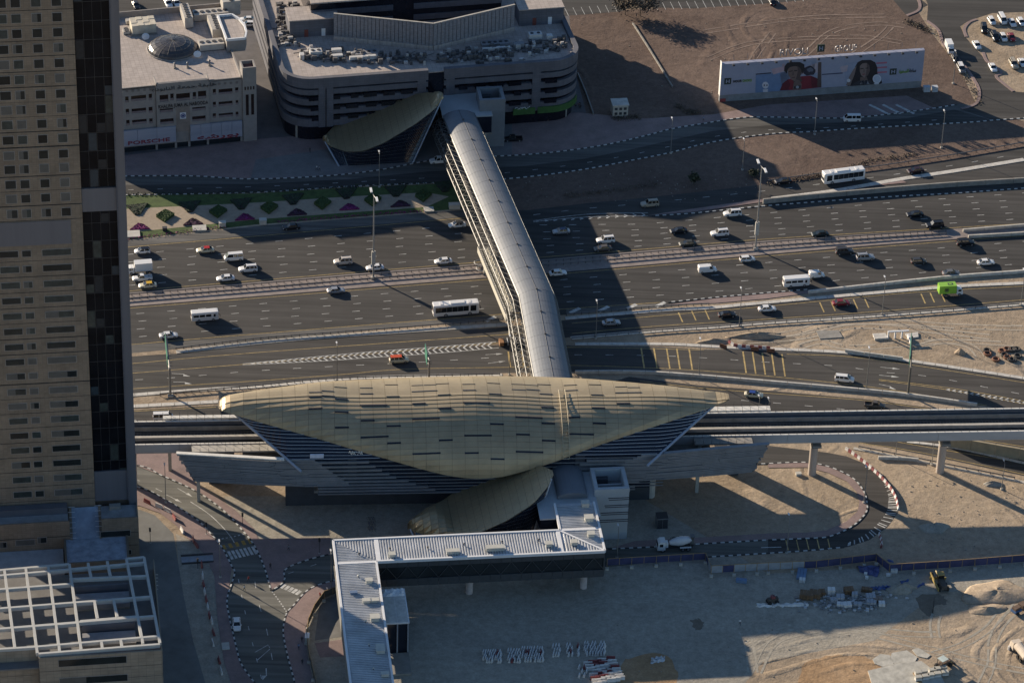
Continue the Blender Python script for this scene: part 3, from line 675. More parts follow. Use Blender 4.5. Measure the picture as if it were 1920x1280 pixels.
for x0, x1, y in SL:
    uu, d = on_shell((x0+x1)/2, y, 0); w = (x1-x0)/7.3/2
    A0, A1 = sh.arc(uu-w), sh.arc(uu+w); h = .20 if y > 745 else .13; L0 = .24 if -10 < d < 0 else .16
    q = [sh.pt(uu-w, A0, d-h, L0), sh.pt(uu+w, A1, d-h, L0), sh.pt(uu+w, A1, d+h, L0-.03), sh.pt(uu-w, A0, d+h, L0-.03)]
    n = (q[1]-q[0]).cross(q[3]-q[0]).normalized()
    MB().hexa([p-n*.1 for p in q], q).obj('window_slit', SLIT, station)
# maintenance ladder over the shell
mb = MB(); uu = ST.px(1057, 800, 20).x; A = sh.arc(uu); ds = [A[0][0]-.0+(3-A[0][0])*k/26 for k in range(27)]
for s in (-.75, .75): mb.path([sh.pt(uu+s, A, d, .65) for d in ds if d < 1.5], .10, 4)
k = A[0][0]
while k < 1.5:
    mb.tube(sh.pt(uu-.75, A, k, .65), sh.pt(uu+.75, A, k, .65), .06, 4); k += .8
mb.obj('ladder', M('ladder_gold', (.42,.36,.25), rough=.5, metal=.4), station)
# glazing under the shell edge, slanted edge tubes, louvred skirt
VW = -14.9; ZW = ST.face(541, 863, VW).z
uTL = ST.face(541, 864, VW).x; uTR = ST.face(1236, 868, VW).x
tipL = Vector((uL+3.2, -1.2, sh.at(uL+3.2)[2]-.6)); tipR = Vector((uR-3.2, -1.2, sh.at(uR-3.2)[2]-.6))
fL, fR = Vector((uTL, VW, ZW)), Vector((uTR, VW, ZW))
for a, b in ((tipL, fL), (tipR, fR)): MB().tube(a, b+(b-a)*.22, .34, 8).obj('edge_tube', TUBE, station)
def low(u):
    if u < uTL: f = (u-tipL.x)/(uTL-tipL.x); return tipL.lerp(fL, f)
    if u > uTR: f = (tipR.x-u)/(tipR.x-uTR); return tipR.lerp(fR, f)
    return Vector((u, VW, ZW))
def upp(u):
    w, h, z = sh.at(u); return Vector((u, -w+.35, z+.15))
N = 90; us = [tipL.x+(tipR.x-tipL.x)*i/N for i in range(N+1)]; run = []
for u in us:
    a, b = low(u), upp(u)
    if b.z < a.z: b = Vector((u, VW, a.z+.02))
    run.append((a, b))
mb = MB()
for (a, b), (c, d) in zip(run, run[1:]): mb.q(a, c, d, b)
mb.obj('glazing', GLASS, station)
for k in range(14):
    z = ZW+.15+k*.44; seg = []; best = []
    for a, b in run:
        if a.z <= z <= b.z and b.z-a.z > .05:
            f = (z-a.z)/(b.z-a.z); seg.append(a.lerp(b, f)+Vector((0, -.12, .05)))
        else:
            if len(seg) > 3: best.append(seg)
            seg = []
    if len(seg) > 3: best.append(seg)
    for sg in best:
        mb = MB(); mb.path(sg, .075, 4); mb.obj('mullion', TUBE, station)
# louvred flank walls, bowed in plan
def vwall(u):
    if u < uTL: return VW+(uTL-u)*.125
    if u > uTR: return VW+(u-uTR)*.125
    return VW
eTL = ST.face(333, 845, VW+3.3).x; eBL = ST.face(363, 905, VW+3).x; eTR = ST.face(1440, 831, VW+3.3).x; eBR = ST.face(1412, 888, VW+3).x
nb = 17; z0 = ST.face(480, 912, VW).z; z1 = ZW+.25
for side in (-1, 1):
    for k in range(nb):
        f = (k+.5)/nb; z = z0+(z1-z0)*f
        e = (eBL+(eTL-eBL)*f) if side < 0 else (eBR+(eTR-eBR)*f)
        i = uTL+6+(1-f)*9 if side < 0 else uTR-4-(1-f)*16
        e += random.uniform(-.5, .5); cuts = [e, (e*2+i)/3+random.uniform(-2, 2), (e+2*i)/3+random.uniform(-2, 2), i]
        for a, b in zip(cuts, cuts[1:]):
            if side > 0: a, b = b, a
            dv = random.choice((0, .12, .05))
            pa, pb = Vector((a+.04, vwall(a)-.35-dv, z)), Vector((b-.04, vwall(b)-.35-dv, z)); h = (z1-z0)/nb*.40
            MB().hexa([pa+Vector((0,0,-h)), pb+Vector((0,0,-h)), pb+Vector((0,.35,-h*.4)), pa+Vector((0,.35,-h*.4))],
                      [pa+Vector((0,.05,h)), pb+Vector((0,.05,h)), pb+Vector((0,.4,h)), pa+Vector((0,.4,h))]).obj('louvre', LOUV, station)
    e0, e1, i = (eBL, eTL, uTL+16) if side < 0 else (eBR, eTR, uTR-20)
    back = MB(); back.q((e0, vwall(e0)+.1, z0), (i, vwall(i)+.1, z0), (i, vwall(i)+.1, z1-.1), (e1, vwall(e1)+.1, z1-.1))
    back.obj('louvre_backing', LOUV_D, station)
MB().hexa([(eTL-.3, vwall(eTL)-.5, z1), (uTL-1, VW-.5, z1), (uTL-1, VW+.5, z1), (eTL-.3, vwall(eTL)+.5, z1)], [(eTL-.3, vwall(eTL)-.5, z1+.3), (uTL-1, VW-.5, z1+.3), (uTL-1, VW+.5, z1+.3), (eTL-.3, vwall(eTL)+.5, z1+.3)]).obj('coping', WHT, station)
MB().hexa([(uTR+1, VW-.5, z1), (eTR+.3, vwall(eTR)-.5, z1), (eTR+.3, vwall(eTR)+.5, z1), (uTR+1, VW+.5, z1)], [(uTR+1, VW-.5, z1+.3), (eTR+.3, vwall(eTR)-.5, z1+.3), (eTR+.3, vwall(eTR)+.5, z1+.3), (uTR+1, VW+.5, z1+.3)]).obj('coping', LOUV, station)
# long blades of the middle part, stepped back towards the shell
ub = lambda x, y: ST.face(x, y, VW).x
BL = [(548,692,866),(560,704,874),(570,716,881),(580,730,888),(588,743,894.5),(592,766,901),(595,780,907),(596,803,912.5),(598,816,918)]
for x0, x1, y in BL:
    a, b = ub(x0, y), ub(x1, y); z = ST.face((x0+x1)/2, y, VW).z
    MB().box(a, b, VW-.4, VW+.1, z-.26, z+.26).obj('blade', LOUV, station)
    MB().box(b, 44, VW-.1, VW+.1, z-.1, z+.1).obj('rail_bar', LOUV, station)
for x0, x1, y in [(1100,1252,861),(1087,1240,868),(1074,1228,876),(1062,1222,883),(1105,1212,890),(1100,1206,897),(1100,1198,903),(1100,1190,911)]:
    a, b = ub(x0, y), ub(x1, y); z = ST.face((x0+x1)/2, y, VW).z
    MB().box(a, b, VW-.4, VW+.1, z-.26, z+.26).obj('blade', LOUV, station)
MB().box(uTL+8, uTR-2, VW+.25, VW+.4, 7.3, ZW).obj('concourse_glazing', GLASS, station)
MB().box(ub(596, 925), ub(1190, 925), VW-.3, VW+.5, 7.0, 7.3).obj('sill_beam', LOUV, station)
MB().box(uTL+6, uTR-6, VW+.6, 14, 7.0, 7.6).obj('concourse_floor', CONC_D, station)
MB().box(-56, 56, -12, 12, 12.2, 12.8).obj('platform_floor', CONC_D, station)
MB().box(-34, 34, -9.2, -9, ZW-.5, 18.5).obj('inner_glazing', GLASS, station)
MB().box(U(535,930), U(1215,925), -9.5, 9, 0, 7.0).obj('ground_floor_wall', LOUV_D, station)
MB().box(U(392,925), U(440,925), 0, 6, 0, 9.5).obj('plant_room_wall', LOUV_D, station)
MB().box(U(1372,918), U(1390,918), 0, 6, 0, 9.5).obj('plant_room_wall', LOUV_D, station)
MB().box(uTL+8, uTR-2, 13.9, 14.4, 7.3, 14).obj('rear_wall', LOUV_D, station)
mb = MB(); MB.box(mb, ub(584, 852)-1.6, ub(584, 852)+1.6, -14.6, -14.2, 17.2, 18.6)
p = ST.face(594, 852, -15.2); MB().box(p.x-1.6, p.x+1.6, -15.9, -15.6, p.z-.5, p.z+.5).obj('notice_panel', M('notice_white', (.55,.57,.66)), station)
p = ST.face(666, 846, -15.6); mb = MB()
for k in range(16):
    mb.tube((p.x-1.5+k*.2, -16.2, p.z+.5*math.sin(k*1.7)), (p.x-1.3+k*.2, -16.2, p.z+.5*math.sin(k*2.3+1)), .09, 4)
mb.obj('fascia_emblem', WHT, station)
for u in (-42, -21, 0, 21, 42):
    for v in (-8, 8): MB().cyl((u, v), 1.1, 0, 7.0, 14).obj('column', CONC, station)
# ------------------------------------------------ footbridge over the highway
SILV = M('silver_roofing', (.15,.162,.18), rough=.55, metal=.1, var=.05, scale=.2)
TRUS = M('truss_grey', (.09,.09,.086), rough=.5, metal=.3, var=.06); CREAM = M('cream_steel', (.52,.49,.41), rough=.6, var=.06)
bp = [P(860,205,13.2), P(1006,541,13.2), P(1039,712,13.2)]
bp = [Vector((p.x, p.y, 0)) for p in bp]
bridge = thing('footbridge', 'long covered footbridge with silver barrel roof bending over the highway', 'footbridge', bp[0])
O = bp[0]; d1 = (bp[1]-bp[0]).normalized(); d2 = (bp[2]-bp[1]).normalized()
line_ = []
n1, n2 = 34, 16
for i in range(n1): line_.append(bp[0].lerp(bp[1], i/n1))
for i in range(n2+1): line_.append(bp[1].lerp(bp[2], i/n2))
def nrm(i):
    d = d1 if i < n1 else d2 if i > n1 else ((d1+d2)/2).normalized(); return Vector((d.y, -d.x, 0))*-1     # to the right side seen going away from the station is -n
def cs(i, off, z): return line_[i]-O+nrm(i)*off+Vector((0, 0, z))
HW, ZE_, ZC = 4.4, 11.6, 13.0
def barrel(i, f, lift=0.):
    t = -1+2*f; return cs(i, t*(HW+lift), ZE_+(ZC-ZE_)*(1-t*t)+lift)
for i in range(len(line_)-1):                 # one roof bay per step
    mb = MB(); K = 12
    for k in range(K):
        a, b, c, d = barrel(i, k/K), barrel(i+1, k/K), barrel(i+1, (k+1)/K), barrel(i, (k+1)/K)
        g = (b-a).normalized()*.006
        mb.q(a+g, b-g, c-g, d+g) if False else mb.q(d+g, c-g, b-g, a+g)
    mb.obj('roof_sheet', SILV, bridge)
mb = MB()
for i in range(len(line_)):
    if i % 2 == 0: mb.path([barrel(i, k/10, .004) for k in range(11)], .02, 4)
mb.path([barrel(i, .5, .04) for i in range(len(line_))], .06, 4)
for i in range(2, len(line_), 4): mb.box(*[c for j in range(3) for c in (barrel(i,.5)[j]-.15, barrel(i,.5)[j]+.3)])
mb.obj('roof_seam', M('seam_grey', (.10,.10,.105), rough=.6, metal=.4), bridge, kind='stuff')
rings = [[cs(i, -3.9, 6.6), cs(i, 3.9, 6.6), cs(i, 4.15, 11.5), cs(i, -4.15, 11.5)] for i in range(len(line_))]
MB().loft(rings).obj('glazed_tube', GLASS, bridge)
for s, nm in ((-1, 0), (1, 1)):
    kk = .45 if s > 0 else 1.3
    for off, z in ((5.4, 10.9), (6.6, 10.4), (7.6, 9.0), (8.0, 7.3), (7.4, 5.8)):
        MB().path([cs(i, s*(4.45+(off-5.4)*kk), z) for i in range(len(line_))], .13, 5).obj('truss_chord', TRUS, bridge)
    mb = MB()
    for i in range(len(line_)-1):
        for (o0, z0_), (o1, z1_) in (((5.4,10.9),(6.6,10.4)), ((6.6,10.4),(7.6,9.0)), ((7.6,9.0),(8.0,7.3)), ((8.0,7.3),(7.4,5.8))):
            o0, o1 = 4.45+(o0-5.4)*kk, 4.45+(o1-5.4)*kk
            mb.tube(cs(i, s*o0, z0_), cs(i, s*o1, z1_), .08, 4)
            mb.tube(cs(i, s*o0, z0_), cs(i+1, s*o1, z1_), .08, 4); mb.tube(cs(i+1, s*o0, z0_), cs(i, s*o1, z1_), .08, 4)
    mb.obj('lattice', TRUS, bridge, kind='stuff')
    MB().path([cs(i, s*4.5, 11.5) for i in range(len(line_))], .16, 5).obj('eaves_gutter', TRUS, bridge)
MB().loft([[cs(i, -4.2, 6.0), cs(i, 4.2, 6.0), cs(i, 4.2, 6.6), cs(i, -4.2, 6.6)] for i in range(len(line_))]).obj('deck', CONC_D, bridge)
for i in (3, 20, 33, 44):
    p = cs(i, 0, 0); MB().cyl((p.x, p.y), .9, 0, 6.0, 14).obj('pier', CONC, bridge)
# sign gantry carried beside the bridge
g0, g1 = P(897,463,7.2), P(950,592,7.2); gd = (g1-g0); gl = gd.length; ga = math.atan2(gd.y, gd.x)
gan = thing('sign_gantry', 'cream steel sign gantry with perforated walkway hung along the footbridge', 'gantry', Vector((g0.x, g0.y, 0)), ga)
MB().box(0, gl, -.25, .25, 5.6, 7.4).obj('catwalk_edge', CREAM, gan); MB().box(1, gl-1, .9, 2.0, 6.6, 7.6).obj('box_beam', CREAM, gan)
MB().box(0, gl, .3, .85, 5.6, 5.75).obj('catwalk_floor', DARK, gan); MB().box(2, gl-2, 2.05, 2.3, 4.0, 8.4).obj('sign_back', CREAM, gan)
MB().box(gl-6, gl-1.5, 2.35, 2.45, 4.4, 8.2).obj('sign_panel', M('sign_green', (.02,.14,.09)), gan)
mb = MB()
for k in range(int(gl/.9)): mb.box(.3+k*.9, .75+k*.9, -.2, .2, 7.4, 7.44)
mb.obj('perforation', DARK, gan, kind='stuff')
for x in (2, gl-2): MB().box(x-.3, x+.3, 1.2, 1.8, 0, 6.6).obj('post', CREAM, gan)
# ------------------------------------------------ covered walkway in front of the station (box bridge in three legs)
RIB = M('ribbed_roof', (.44,.45,.46), rough=.45, metal=.3, var=.14, scale=.25); WTRIM = M('white_trim', (.68,.68,.68), rough=.5, var=.04)
ZR = 13.0; ZB = 5.6
wf = Frame(Vector((P(1134,1032,ZR).x, P(1134,1032,ZR).y, 0)), pang((700,1052),(1134,1032)))
walk = thing('covered_walkway', 'elevated covered walkway with ribbed metal roof bending twice before the station', 'walkway', wf.o, wf.a)
xw = wf.px(625, 1014, ZR); xi = wf.px(705, 1056, ZR); yi = wf.px(960, 1036, ZR).y
Xr = 0.; Xi = wf.px(1050, 992, ZR).x; Yn = 0.; Yf = wf.px(800, 1005, ZR).y; Xl = wf.px(625, 1015, ZR).x; Xl2 = wf.px(706, 1055, ZR).x; Ye = -46.; Yb = wf.px(1085, 942, ZR).y
def leg(x0, x1, y0, y1): 
    MB().box(x0+.3, x1-.3, y0+.3, y1-.3, ZB+.8, ZR-.5).obj('glazed_box', M('walkway_glass', (.022,.026,.028), rough=.15, var=.25, scale=.12, spec=.6), walk)
    MB().box(x0+.1, x1-.1, y0+.1, y1-.1, ZB, ZB+.5).obj('deck', CONC_D, walk)
leg(Xl, Xr, Yn, Yf); leg(Xl, Xl2, Ye, Yn+.4); leg(Xi, Xr, Yf-.4, Yb)
MB().prism([(Xl,Ye),(Xl2,Ye),(Xl2,Yn),(Xr,Yn),(Xr,Yb),(Xi,Yb),(Xi,Yf),(Xl,Yf)], ZR-.5, ZR-.1).obj('roof_deck', RIB, walk)
def ribs(x0, x1, y0, y1, along, test=None):
    mb = MB(); st = .62; n = int(((x1-x0) if along == 'y' else (y1-y0))/st)
    for k in range(n):
        c = (x0 if along == 'y' else y0)+(k+.5)*st
        if along == 'y':
            a, b = (y0, y1) if not test else test(c)
            if b-a > .2: mb.hexa([(c-.2,a,ZR-.1),(c+.2,a,ZR-.1),(c+.2,b,ZR-.1),(c-.2,b,ZR-.1)], [(c-.12,a,ZR+.08),(c+.12,a,ZR+.08),(c+.12,b,ZR+.08),(c-.12,b,ZR+.08)])
        else:
            a, b = (x0, x1) if not test else test(c)
            if b-a > .2: mb.hexa([(a,c-.2,ZR-.1),(b,c-.2,ZR-.1),(b,c+.2,ZR-.1),(a,c+.2,ZR-.1)], [(a,c-.12,ZR+.08),(b,c-.12,ZR+.08),(b,c+.12,ZR+.08),(a,c+.12,ZR+.08)])
    mb.obj('roof_rib', RIB, walk, kind='stuff')
D = Yf-Yn
ribs(Xl2+1.2, Xi-.3, Yn+.4, Yf-.4, 'y')
ribs(Xl+.4, Xl2, Yn+.4, Yf-.4, 'y', lambda c: (Yn+.4+(1-(c-Xl)/(Xl2-Xl))*(D-.8), Yf-.4)); ribs(Xl+.4, Xl2, Yn+.4, Yf-.4, 'x', lambda c: (Xl+.4, Xl+(Xl2-Xl)*(1-(c-Yn)/D)-.3))
ribs(Xl+.4, Xl2-.4, Ye, Yn-.4, 'x')
ribs(Xi+.4, Xr-.4, Yn+.4, Yf-.4, 'y', lambda c: (Yn+.4, Yn+(1-(c-Xi)/(Xr-Xi))*(D-.8))); ribs(Xi, Xr-.4, Yn+.4, Yf-.4, 'x', lambda c: (Xi+(Xr-Xi)*(1-(c-Yn)/D)+.3, Xr-.4))
ribs(Xi+.4, Xr-.4, Yf+.4, Yb-.2, 'x')
for a, b in (((Xl,Yf),(Xi,Yf)), ((Xi,Yf),(Xi,Yb)), ((Xr,Yb),(Xr,Yn)), ((Xr,Yn),(Xl2,Yn)), ((Xl2,Yn),(Xl2,Ye)), ((Xl,Ye),(Xl,Yf))):
    MB().bar(a, b, .5, ZR-.5, ZR+.22).obj('roof_edge', WTRIM, walk)
for a, b in (((Xi,Yf-.3),(Xr-.3,Yn+.3)),): MB().bar(a, b, .5, ZR-.3, ZR+.16).obj('hip_flashing', WTRIM, walk)
MB().bar((Xl2+.6,Yn),(Xl2+.6,Yf), 1.0, ZR-.3, ZR+.12).obj('hip_flashing', WTRIM, walk); MB().bar((Xi-.6,Yn),(Xi-.6,Yf), .9, ZR-.3, ZR+.12).obj('hip_flashing', WTRIM, walk); MB().bar((Xi,Yf),(Xr,Yf), .8, ZR-.3, ZR+.14).obj('hip_flashing', WTRIM, walk); MB().bar((Xl,Yn-.2),(Xl2,Yn-.2), .8, ZR-.3, ZR+.14).obj('hip_flashing', WTRIM, walk)
WP = M('walkway_panel', (.07,.078,.085), rough=.5, metal=.3, var=.1)
def side(x0, x1, y, sgn):                     # cladding panels over and under the glazing
    n = int(abs(x1-x0)/2.35)
    for k in range(n):
        a = x0+(x1-x0)*k/n; b = x0+(x1-x0)*(k+1)/n
        for za, zb in ((ZB, ZB+2.0), (ZR-2.0, ZR-.5)):
            MB().box(min(a,b)+.03, max(a,b)-.03, y-.12, y+.12, za, zb).obj('side_panel', WP, walk)
    mb = MB()
    for k in range(n):
        a = x0+(x1-x0)*k/n; b = x0+(x1-x0)*(k+1)/n
        if k % 2: a, b = b, a
        mb.tube((a, y, ZB+2), (b, y, ZR-2), .09, 4)
    mb.obj('brace', WP, walk, kind='stuff')
side(Xl2, Xr, Yn+.1, 1); side(Xl, Xi, Yf-.1, 1)
for x in (Xl+.1, Xl2-.1):
    n = 18
    for k in range(n):
        a = Ye+(Yn-Ye)*k/n; b = Ye+(Yn-Ye)*(k+1)/n
        MB().box(x-.12, x+.12, a+.03, b-.03, ZB, ZR-.5).obj('side_panel', M('walkway_side', (.20,.20,.185), rough=.6), walk)
MB().box(Xr-.12, Xr+.12, Yn+.2, Yb, ZB, ZR-.5).obj('end_wall', WP, walk)
for px in ((878,1100),(1092,1093)):
    p = wf.px(*px); MB().cyl((p.x, D*.42), .85, 0, ZB, 18).obj('column', M('column_pink', (.46,.40,.38)), walk)
for y in (-14, -34): MB().cyl(((Xl+Xl2)/2, y), .85, 0, ZB, 18).obj('column', CONC, walk)
MB().cyl(((Xi+Xr)/2, D+6), .85, 0, ZB, 14).obj('column', CONC, walk)
# roof plant on the walkway: each box or cowl stands on the roof
RB = M('plant_beige', (.46,.45,.40), rough=.6, var=.08)
def roofbox(x, y, w, d, h, label, z=ZR-.08, fr=None, mat=None, nm='roof_unit', grp=None, cat='roof unit'):
    fr = fr or wf; p = fr.px(x, y, z); t = thing(nm, label, cat, fr.w(p.x, p.y, z), fr.a, grp)
    MB().box(-w/2, w/2, -d/2, d/2, .12, h).obj('casing', mat or RB, t)
    MB().box(-w/2-.12, w/2+.12, -d/2-.12, d/2+.12, h, h+.12).obj('lid', mat or RB, t)
    MB().box(-w/2+.1, w/2-.1, -d/2+.1, d/2-.1, 0, .12).obj('base', DARK, t)
    return t
for x, y, w, d, h, l in ((735,1043,1.4,1.2,.9,'small roof box at the left end of the walkway roof, beside the hip'), (849,1037,2.9,1.1,.9,'middle roof box on the long leg of the walkway roof'), (928,1031,4.2,1.2,1.0,'longest roof box on the walkway roof'),
  (1029,1023,1.4,1.2,.9,'small roof box on the walkway roof, last before the right hip'), (1076,1020,1.4,1.2,.9,'small roof box beyond the right hip of the walkway roof'), (1108,1005,1.5,1.3,1.0,'sunlit roof box at the right corner of the walkway'),
  (1104,976,1.9,1.6,1.2,'shaded roof box on the short leg of the walkway'), (1097,949,1.7,1.4,1.2,'roof box on the walkway nearest the station'), (692,1092,1.4,1.1,.9,'roof box high on the left leg of the walkway'), (687,1129,1.6,1.0,.8,'slatted roof unit on the left leg of the walkway'),
  (702,1128,1.8,.9,.7,'low flat roof unit beside the slatted one on the walkway'), (703,1162,1.9,1.6,1.1,'large cream roof unit halfway down the left leg'), (713,1220,1.8,2.4,1.0,'grey long roof unit low on the left leg of the walkway'), (722,1267,1.6,1.0,.9,'roof unit at the bottom of the left walkway leg'), (663,1113,1.5,.7,.6,'blue roof crate on the left leg of the walkway')):
    roofbox(x, y, w, d, h, l, mat=M('plant_blue', (.10,.16,.27)) if 'blue' in l else None)
for x, y, lab in ((673,1040,'vent cowl on the walkway corner, left of the hip line'),(802,1028,'dark vent cowl on the long walkway leg, left of the middle roof box'),(870,1022,'dark vent cowl between middle and longest roof box'),(941,1018,'dark vent cowl right behind the longest roof box'),(731,1030,'dark vent cowl behind the leftmost box of the long leg'),(1010,1014,'dark vent cowl beside the last roof box before the right hip'),(672,1082,'pale vent cowl highest on the left walkway leg'),(686,1166,'pale vent cowl beside the large cream roof unit'),(692,1210,'pale vent cowl beside the grey long roof unit'),(700,1255,'pale vent cowl lowest on the left walkway leg')):
    p = wf.px(x, y, ZR); t = thing('vent_cowl', lab, 'vent', wf.w(p.x, p.y, ZR-.08), wf.a, 'vent cowls on the walkway roof')
    MB().cyl((0, 0), .12, 0, .6, 8).obj('pipe', STEEL, t); MB().cyl((0, 0), .3, .6, .8, 10, r2=.12).obj('cap', DARK if y < 1060 else RB, t)
# stair tower with a pale roof beside the left leg
p = wf.px(741, 1135, 9.0)
st = thing('stair_tower', 'stair tower with pale slab roof and crumpled white sheet beside the walkway', 'stair tower', wf.w(p.x, p.y, 0), wf.a)
MB().box(-2.7, 2.7, -6.3, 6.3, 8.6, 9.0).obj('roof_slab', WTRIM, st)
for i in range(2):
    for j in range(5): MB().box(-2.5+i*2.5+.03, i*2.5-.03, -6.1+j*1.9, -6.1+j*1.9+1.86, 9.0, 9.05).obj('roof_tile', PALE, st)
mb = MB(); G = [[(-2.4+4.9*i/9, 3.3+2.9*j/6, 9.06+random.uniform(0,.7)*(1 if 0<i<9 and 0<j<6 else .15)) for i in range(10)] for j in range(7)]
for j in range(6):
    for i in range(9): mb.q(G[j][i], G[j][i+1], G[j+1][i+1], G[j+1][i])
mb.obj('crumpled_sheet', WTRIM, st)
for x in (-2.4, 0, 2.4): MB().box(x-.15, x+.15, -6.2, -5.9, 0, 8.6).obj('post', TUBE, st)
MB().box(-2.3, 2.3, -5.7, 5.8, 0, 8.6).obj('glazing', GLASS, st); MB().box(-2.6, 2.6, -14, -6.4, 0, .5).obj('landing', CONC_D, st)
# ------------------------------------------------ lift towers
LT = M('lift_cladding', (.36,.385,.40), rough=.6, var=.05, scale=.3)
def lift_tower(label, x, y, w, d, H, fr, grooves, LT=LT):
    t = thing('lift_tower', label, 'lift tower', fr.w(x, y, 0), fr.a)
    e = .9
    MB().box(0, w, 0, e, 0, H).obj('wall', LT, t); MB().box(0, w, d-e, d, 0, H).obj('wall', LT, t)
    MB().box(0, e, e+.01, d-e-.01, 0, H).obj('wall', LT, t); MB().box(w-e, w, e+.01, d-e-.01, 0, H).obj('wall', LT, t)
    MB().box(e+.01, w-e-.01, e+.01, d-e-.01, 0, H-3.4).obj('shaft_roof', LOUV, t)
    MB().box(e+.3, w-e-.3, d*.45, d*.45+.35, H-3.4, H-1.6).obj('roof_beam', LT, t); MB().box(e+.2, w*.5, d-e-1.4, d-e-.1, H-3.4, H-1.9).obj('motor_box', LOUV_D, t)
    MB().box(-.08, w+.08, -.08, .02, H-.9, H+.02).obj('parapet_band', LT, t)
    for k in range(grooves):
        z = H-2.6-k*2.1; MB().box(w*(.40-.1*k if k < 4 else .3), w+.1, -.1, .02, z-.1, z+.1).obj('groove_trim', LOUV_D, t); MB().box(w*(.42-.1*k), w+.1, -.1, .02, z-.62, z-.45).obj('groove_trim', LOUV_D, t)
    return t
q = wf.px(1175, 1009); hl = hz(1175, 1009, 915)
lift_tower('pale lift tower with open top beside the station and walkway', q.x-8.2, q.y, 8.2, 9.0, hl, wf, 4)
# landing between station and walkway with a small barrel roof
p = wf.px(1068, 910, 12.5); lk = thing('station_link', 'shaded link building with small barrel roof between station and walkway', 'link building', wf.w(p.x, p.y, 0), wf.a)
mb = MB()
K = 10; hw = 3.6; y0, y1 = -5.5, 9.5
mb.loft([[(hw*math.cos(math.pi*k/K), y, 13.0+1.3*math.sin(math.pi*k/K)) for k in range(K+1)] for y in (y0, y1)], closed=False)
mb.q(*[(hw*math.cos(math.pi*k/K), y0, 13.0+1.3*math.sin(math.pi*k/K)) for k in range(K+1)]); mb.obj('barrel_roof', SILV, lk)
MB().box(-8.6, 5.6, -13, 9.5, 12.3, 12.6).obj('flat_roof', LT, lk); MB().box(-8.4, 5.4, -12.8, 9.3, 6.6, 12.3).obj('glazed_walls', GLASS, lk); MB().box(-3.5, 3.5, y0+.1, y1, 12.6, 13.02).obj('barrel_base', LOUV, lk)
MB().box(-8.6, 5.6, -13, 9.5, 6.2, 6.6).obj('floor', CONC_D, lk)
for x in (-6, 3): MB().cyl((x, -8), .7, 0, 6.2, 12).obj('column', CONC, lk)
# ------------------------------------------------ gold escalator pods
def pod(label, fr, ul, ur, ze, edge, top, ncol, foot_y, tubes, foot):
    t = thing('escalator_pod', label, 'escalator pod', fr.o, fr.a)
    s = Shell(fr, ul, ur, ze, edge, top)
    panel_shell(s, t, ncol, 1.25, .03, 300, .0, (M('pod_gold', (.36,.29,.175), rough=.38, metal=.55, var=.05), GOLD_D))
    def u_at(f): return ul+(ur-ul)*f
    # glazed flank: ruled from the shell edge down to a straight foot line, with level louvres
    run = []; wm = max(r[1] for r in s.tab); fa, fb = foot
    for i in range(41):
        k = i/40; u = u_at(.02+.96*k); w, h, z = s.at(u); run.append((Vector((u, -w+.2, z)), Vector((u_at(fa+(fb-fa)*k), -wm*foot_y, 0.02))))
    mb = MB()
    for (a, b), (c, d) in zip(run, run[1:]): mb.q(b, d, c, a)
    mb.obj('glazing', GLASS, t)
    mb = MB()
    for (a, b), (c, d) in zip(run, run[1:]): mb.q((a.x, -a.y-.5, a.z), (c.x, -c.y-.5, c.z), (d.x, -d.y-.5, d.z), (b.x, -b.y-.5, b.z))
    mb.obj('rear_glazing', GLASS, t)
    zm = max(a.z for a, b in run); k = 0
    while .7+k*1.15 < zm:
        z = .7+k*1.15; k += 1; sg = [b.lerp(a, (z-b.z)/(a.z-b.z))+Vector((0, -.15, 0)) for a, b in run if a.z > z+.1]
        if len(sg) > 2: MB().path(sg, .05, 4).obj('louvre', LOUV_D, t)
    for k in (0, -1): MB().tube(run[k][0]+Vector((0,-.2,.1)), run[k][1]+Vector((0,-.2,0)), .24, 8).obj('edge_tube', TUBE, t)
    return t
fp = Frame(P(900, 1003), pang((775,1012),(1035,996)))
def zep(t): return interp([(-1,3.2),(-.6,4.6),(0,8.6),(.6,13.2),(1,17.0)], t)
pod('gold lens-shaped escalator pod in front of the station', fp, fp.px(763,984,3.6).x, fp.px(1037,886,17).x, zep,
    [(755,980),(763,985),(768,991),(775,996),(800,1003),(830,1006),(870,1004),(900,998),(950,976),(1000,944),(1030,908),(1036,892),(1042,886)],
    [(755,990),(763,982),(770,974),(800,951),(870,919),(960,890),(1000,884),(1022,881),(1033,882),(1038,887),(1044,894)], 20, .8, 0, (.08,.80))
fq = Frame(P(715, 277), pang((605,283),(830,272)))
def zeq(t): return interp([(-1,3.0),(-.6,4.6),(0,8.2),(.6,12.6),(1,15.6)], t)
pod('dark gold escalator pod by the round office building, far end of the footbridge', fq, fq.px(604,260,3.2).x, fq.px(831,180,15.8).x, zeq,
    [(598,256),(604,262),(620,275),(650,285),(680,284),(720,268),(780,232),(815,205),(828,188),(836,180)],
    [(598,264),(604,258),(612,251),(640,235),(700,210),(760,187),(800,174),(820,171),(829,173),(832,179),(838,186)], 18, .8, 0, (.11,.72))
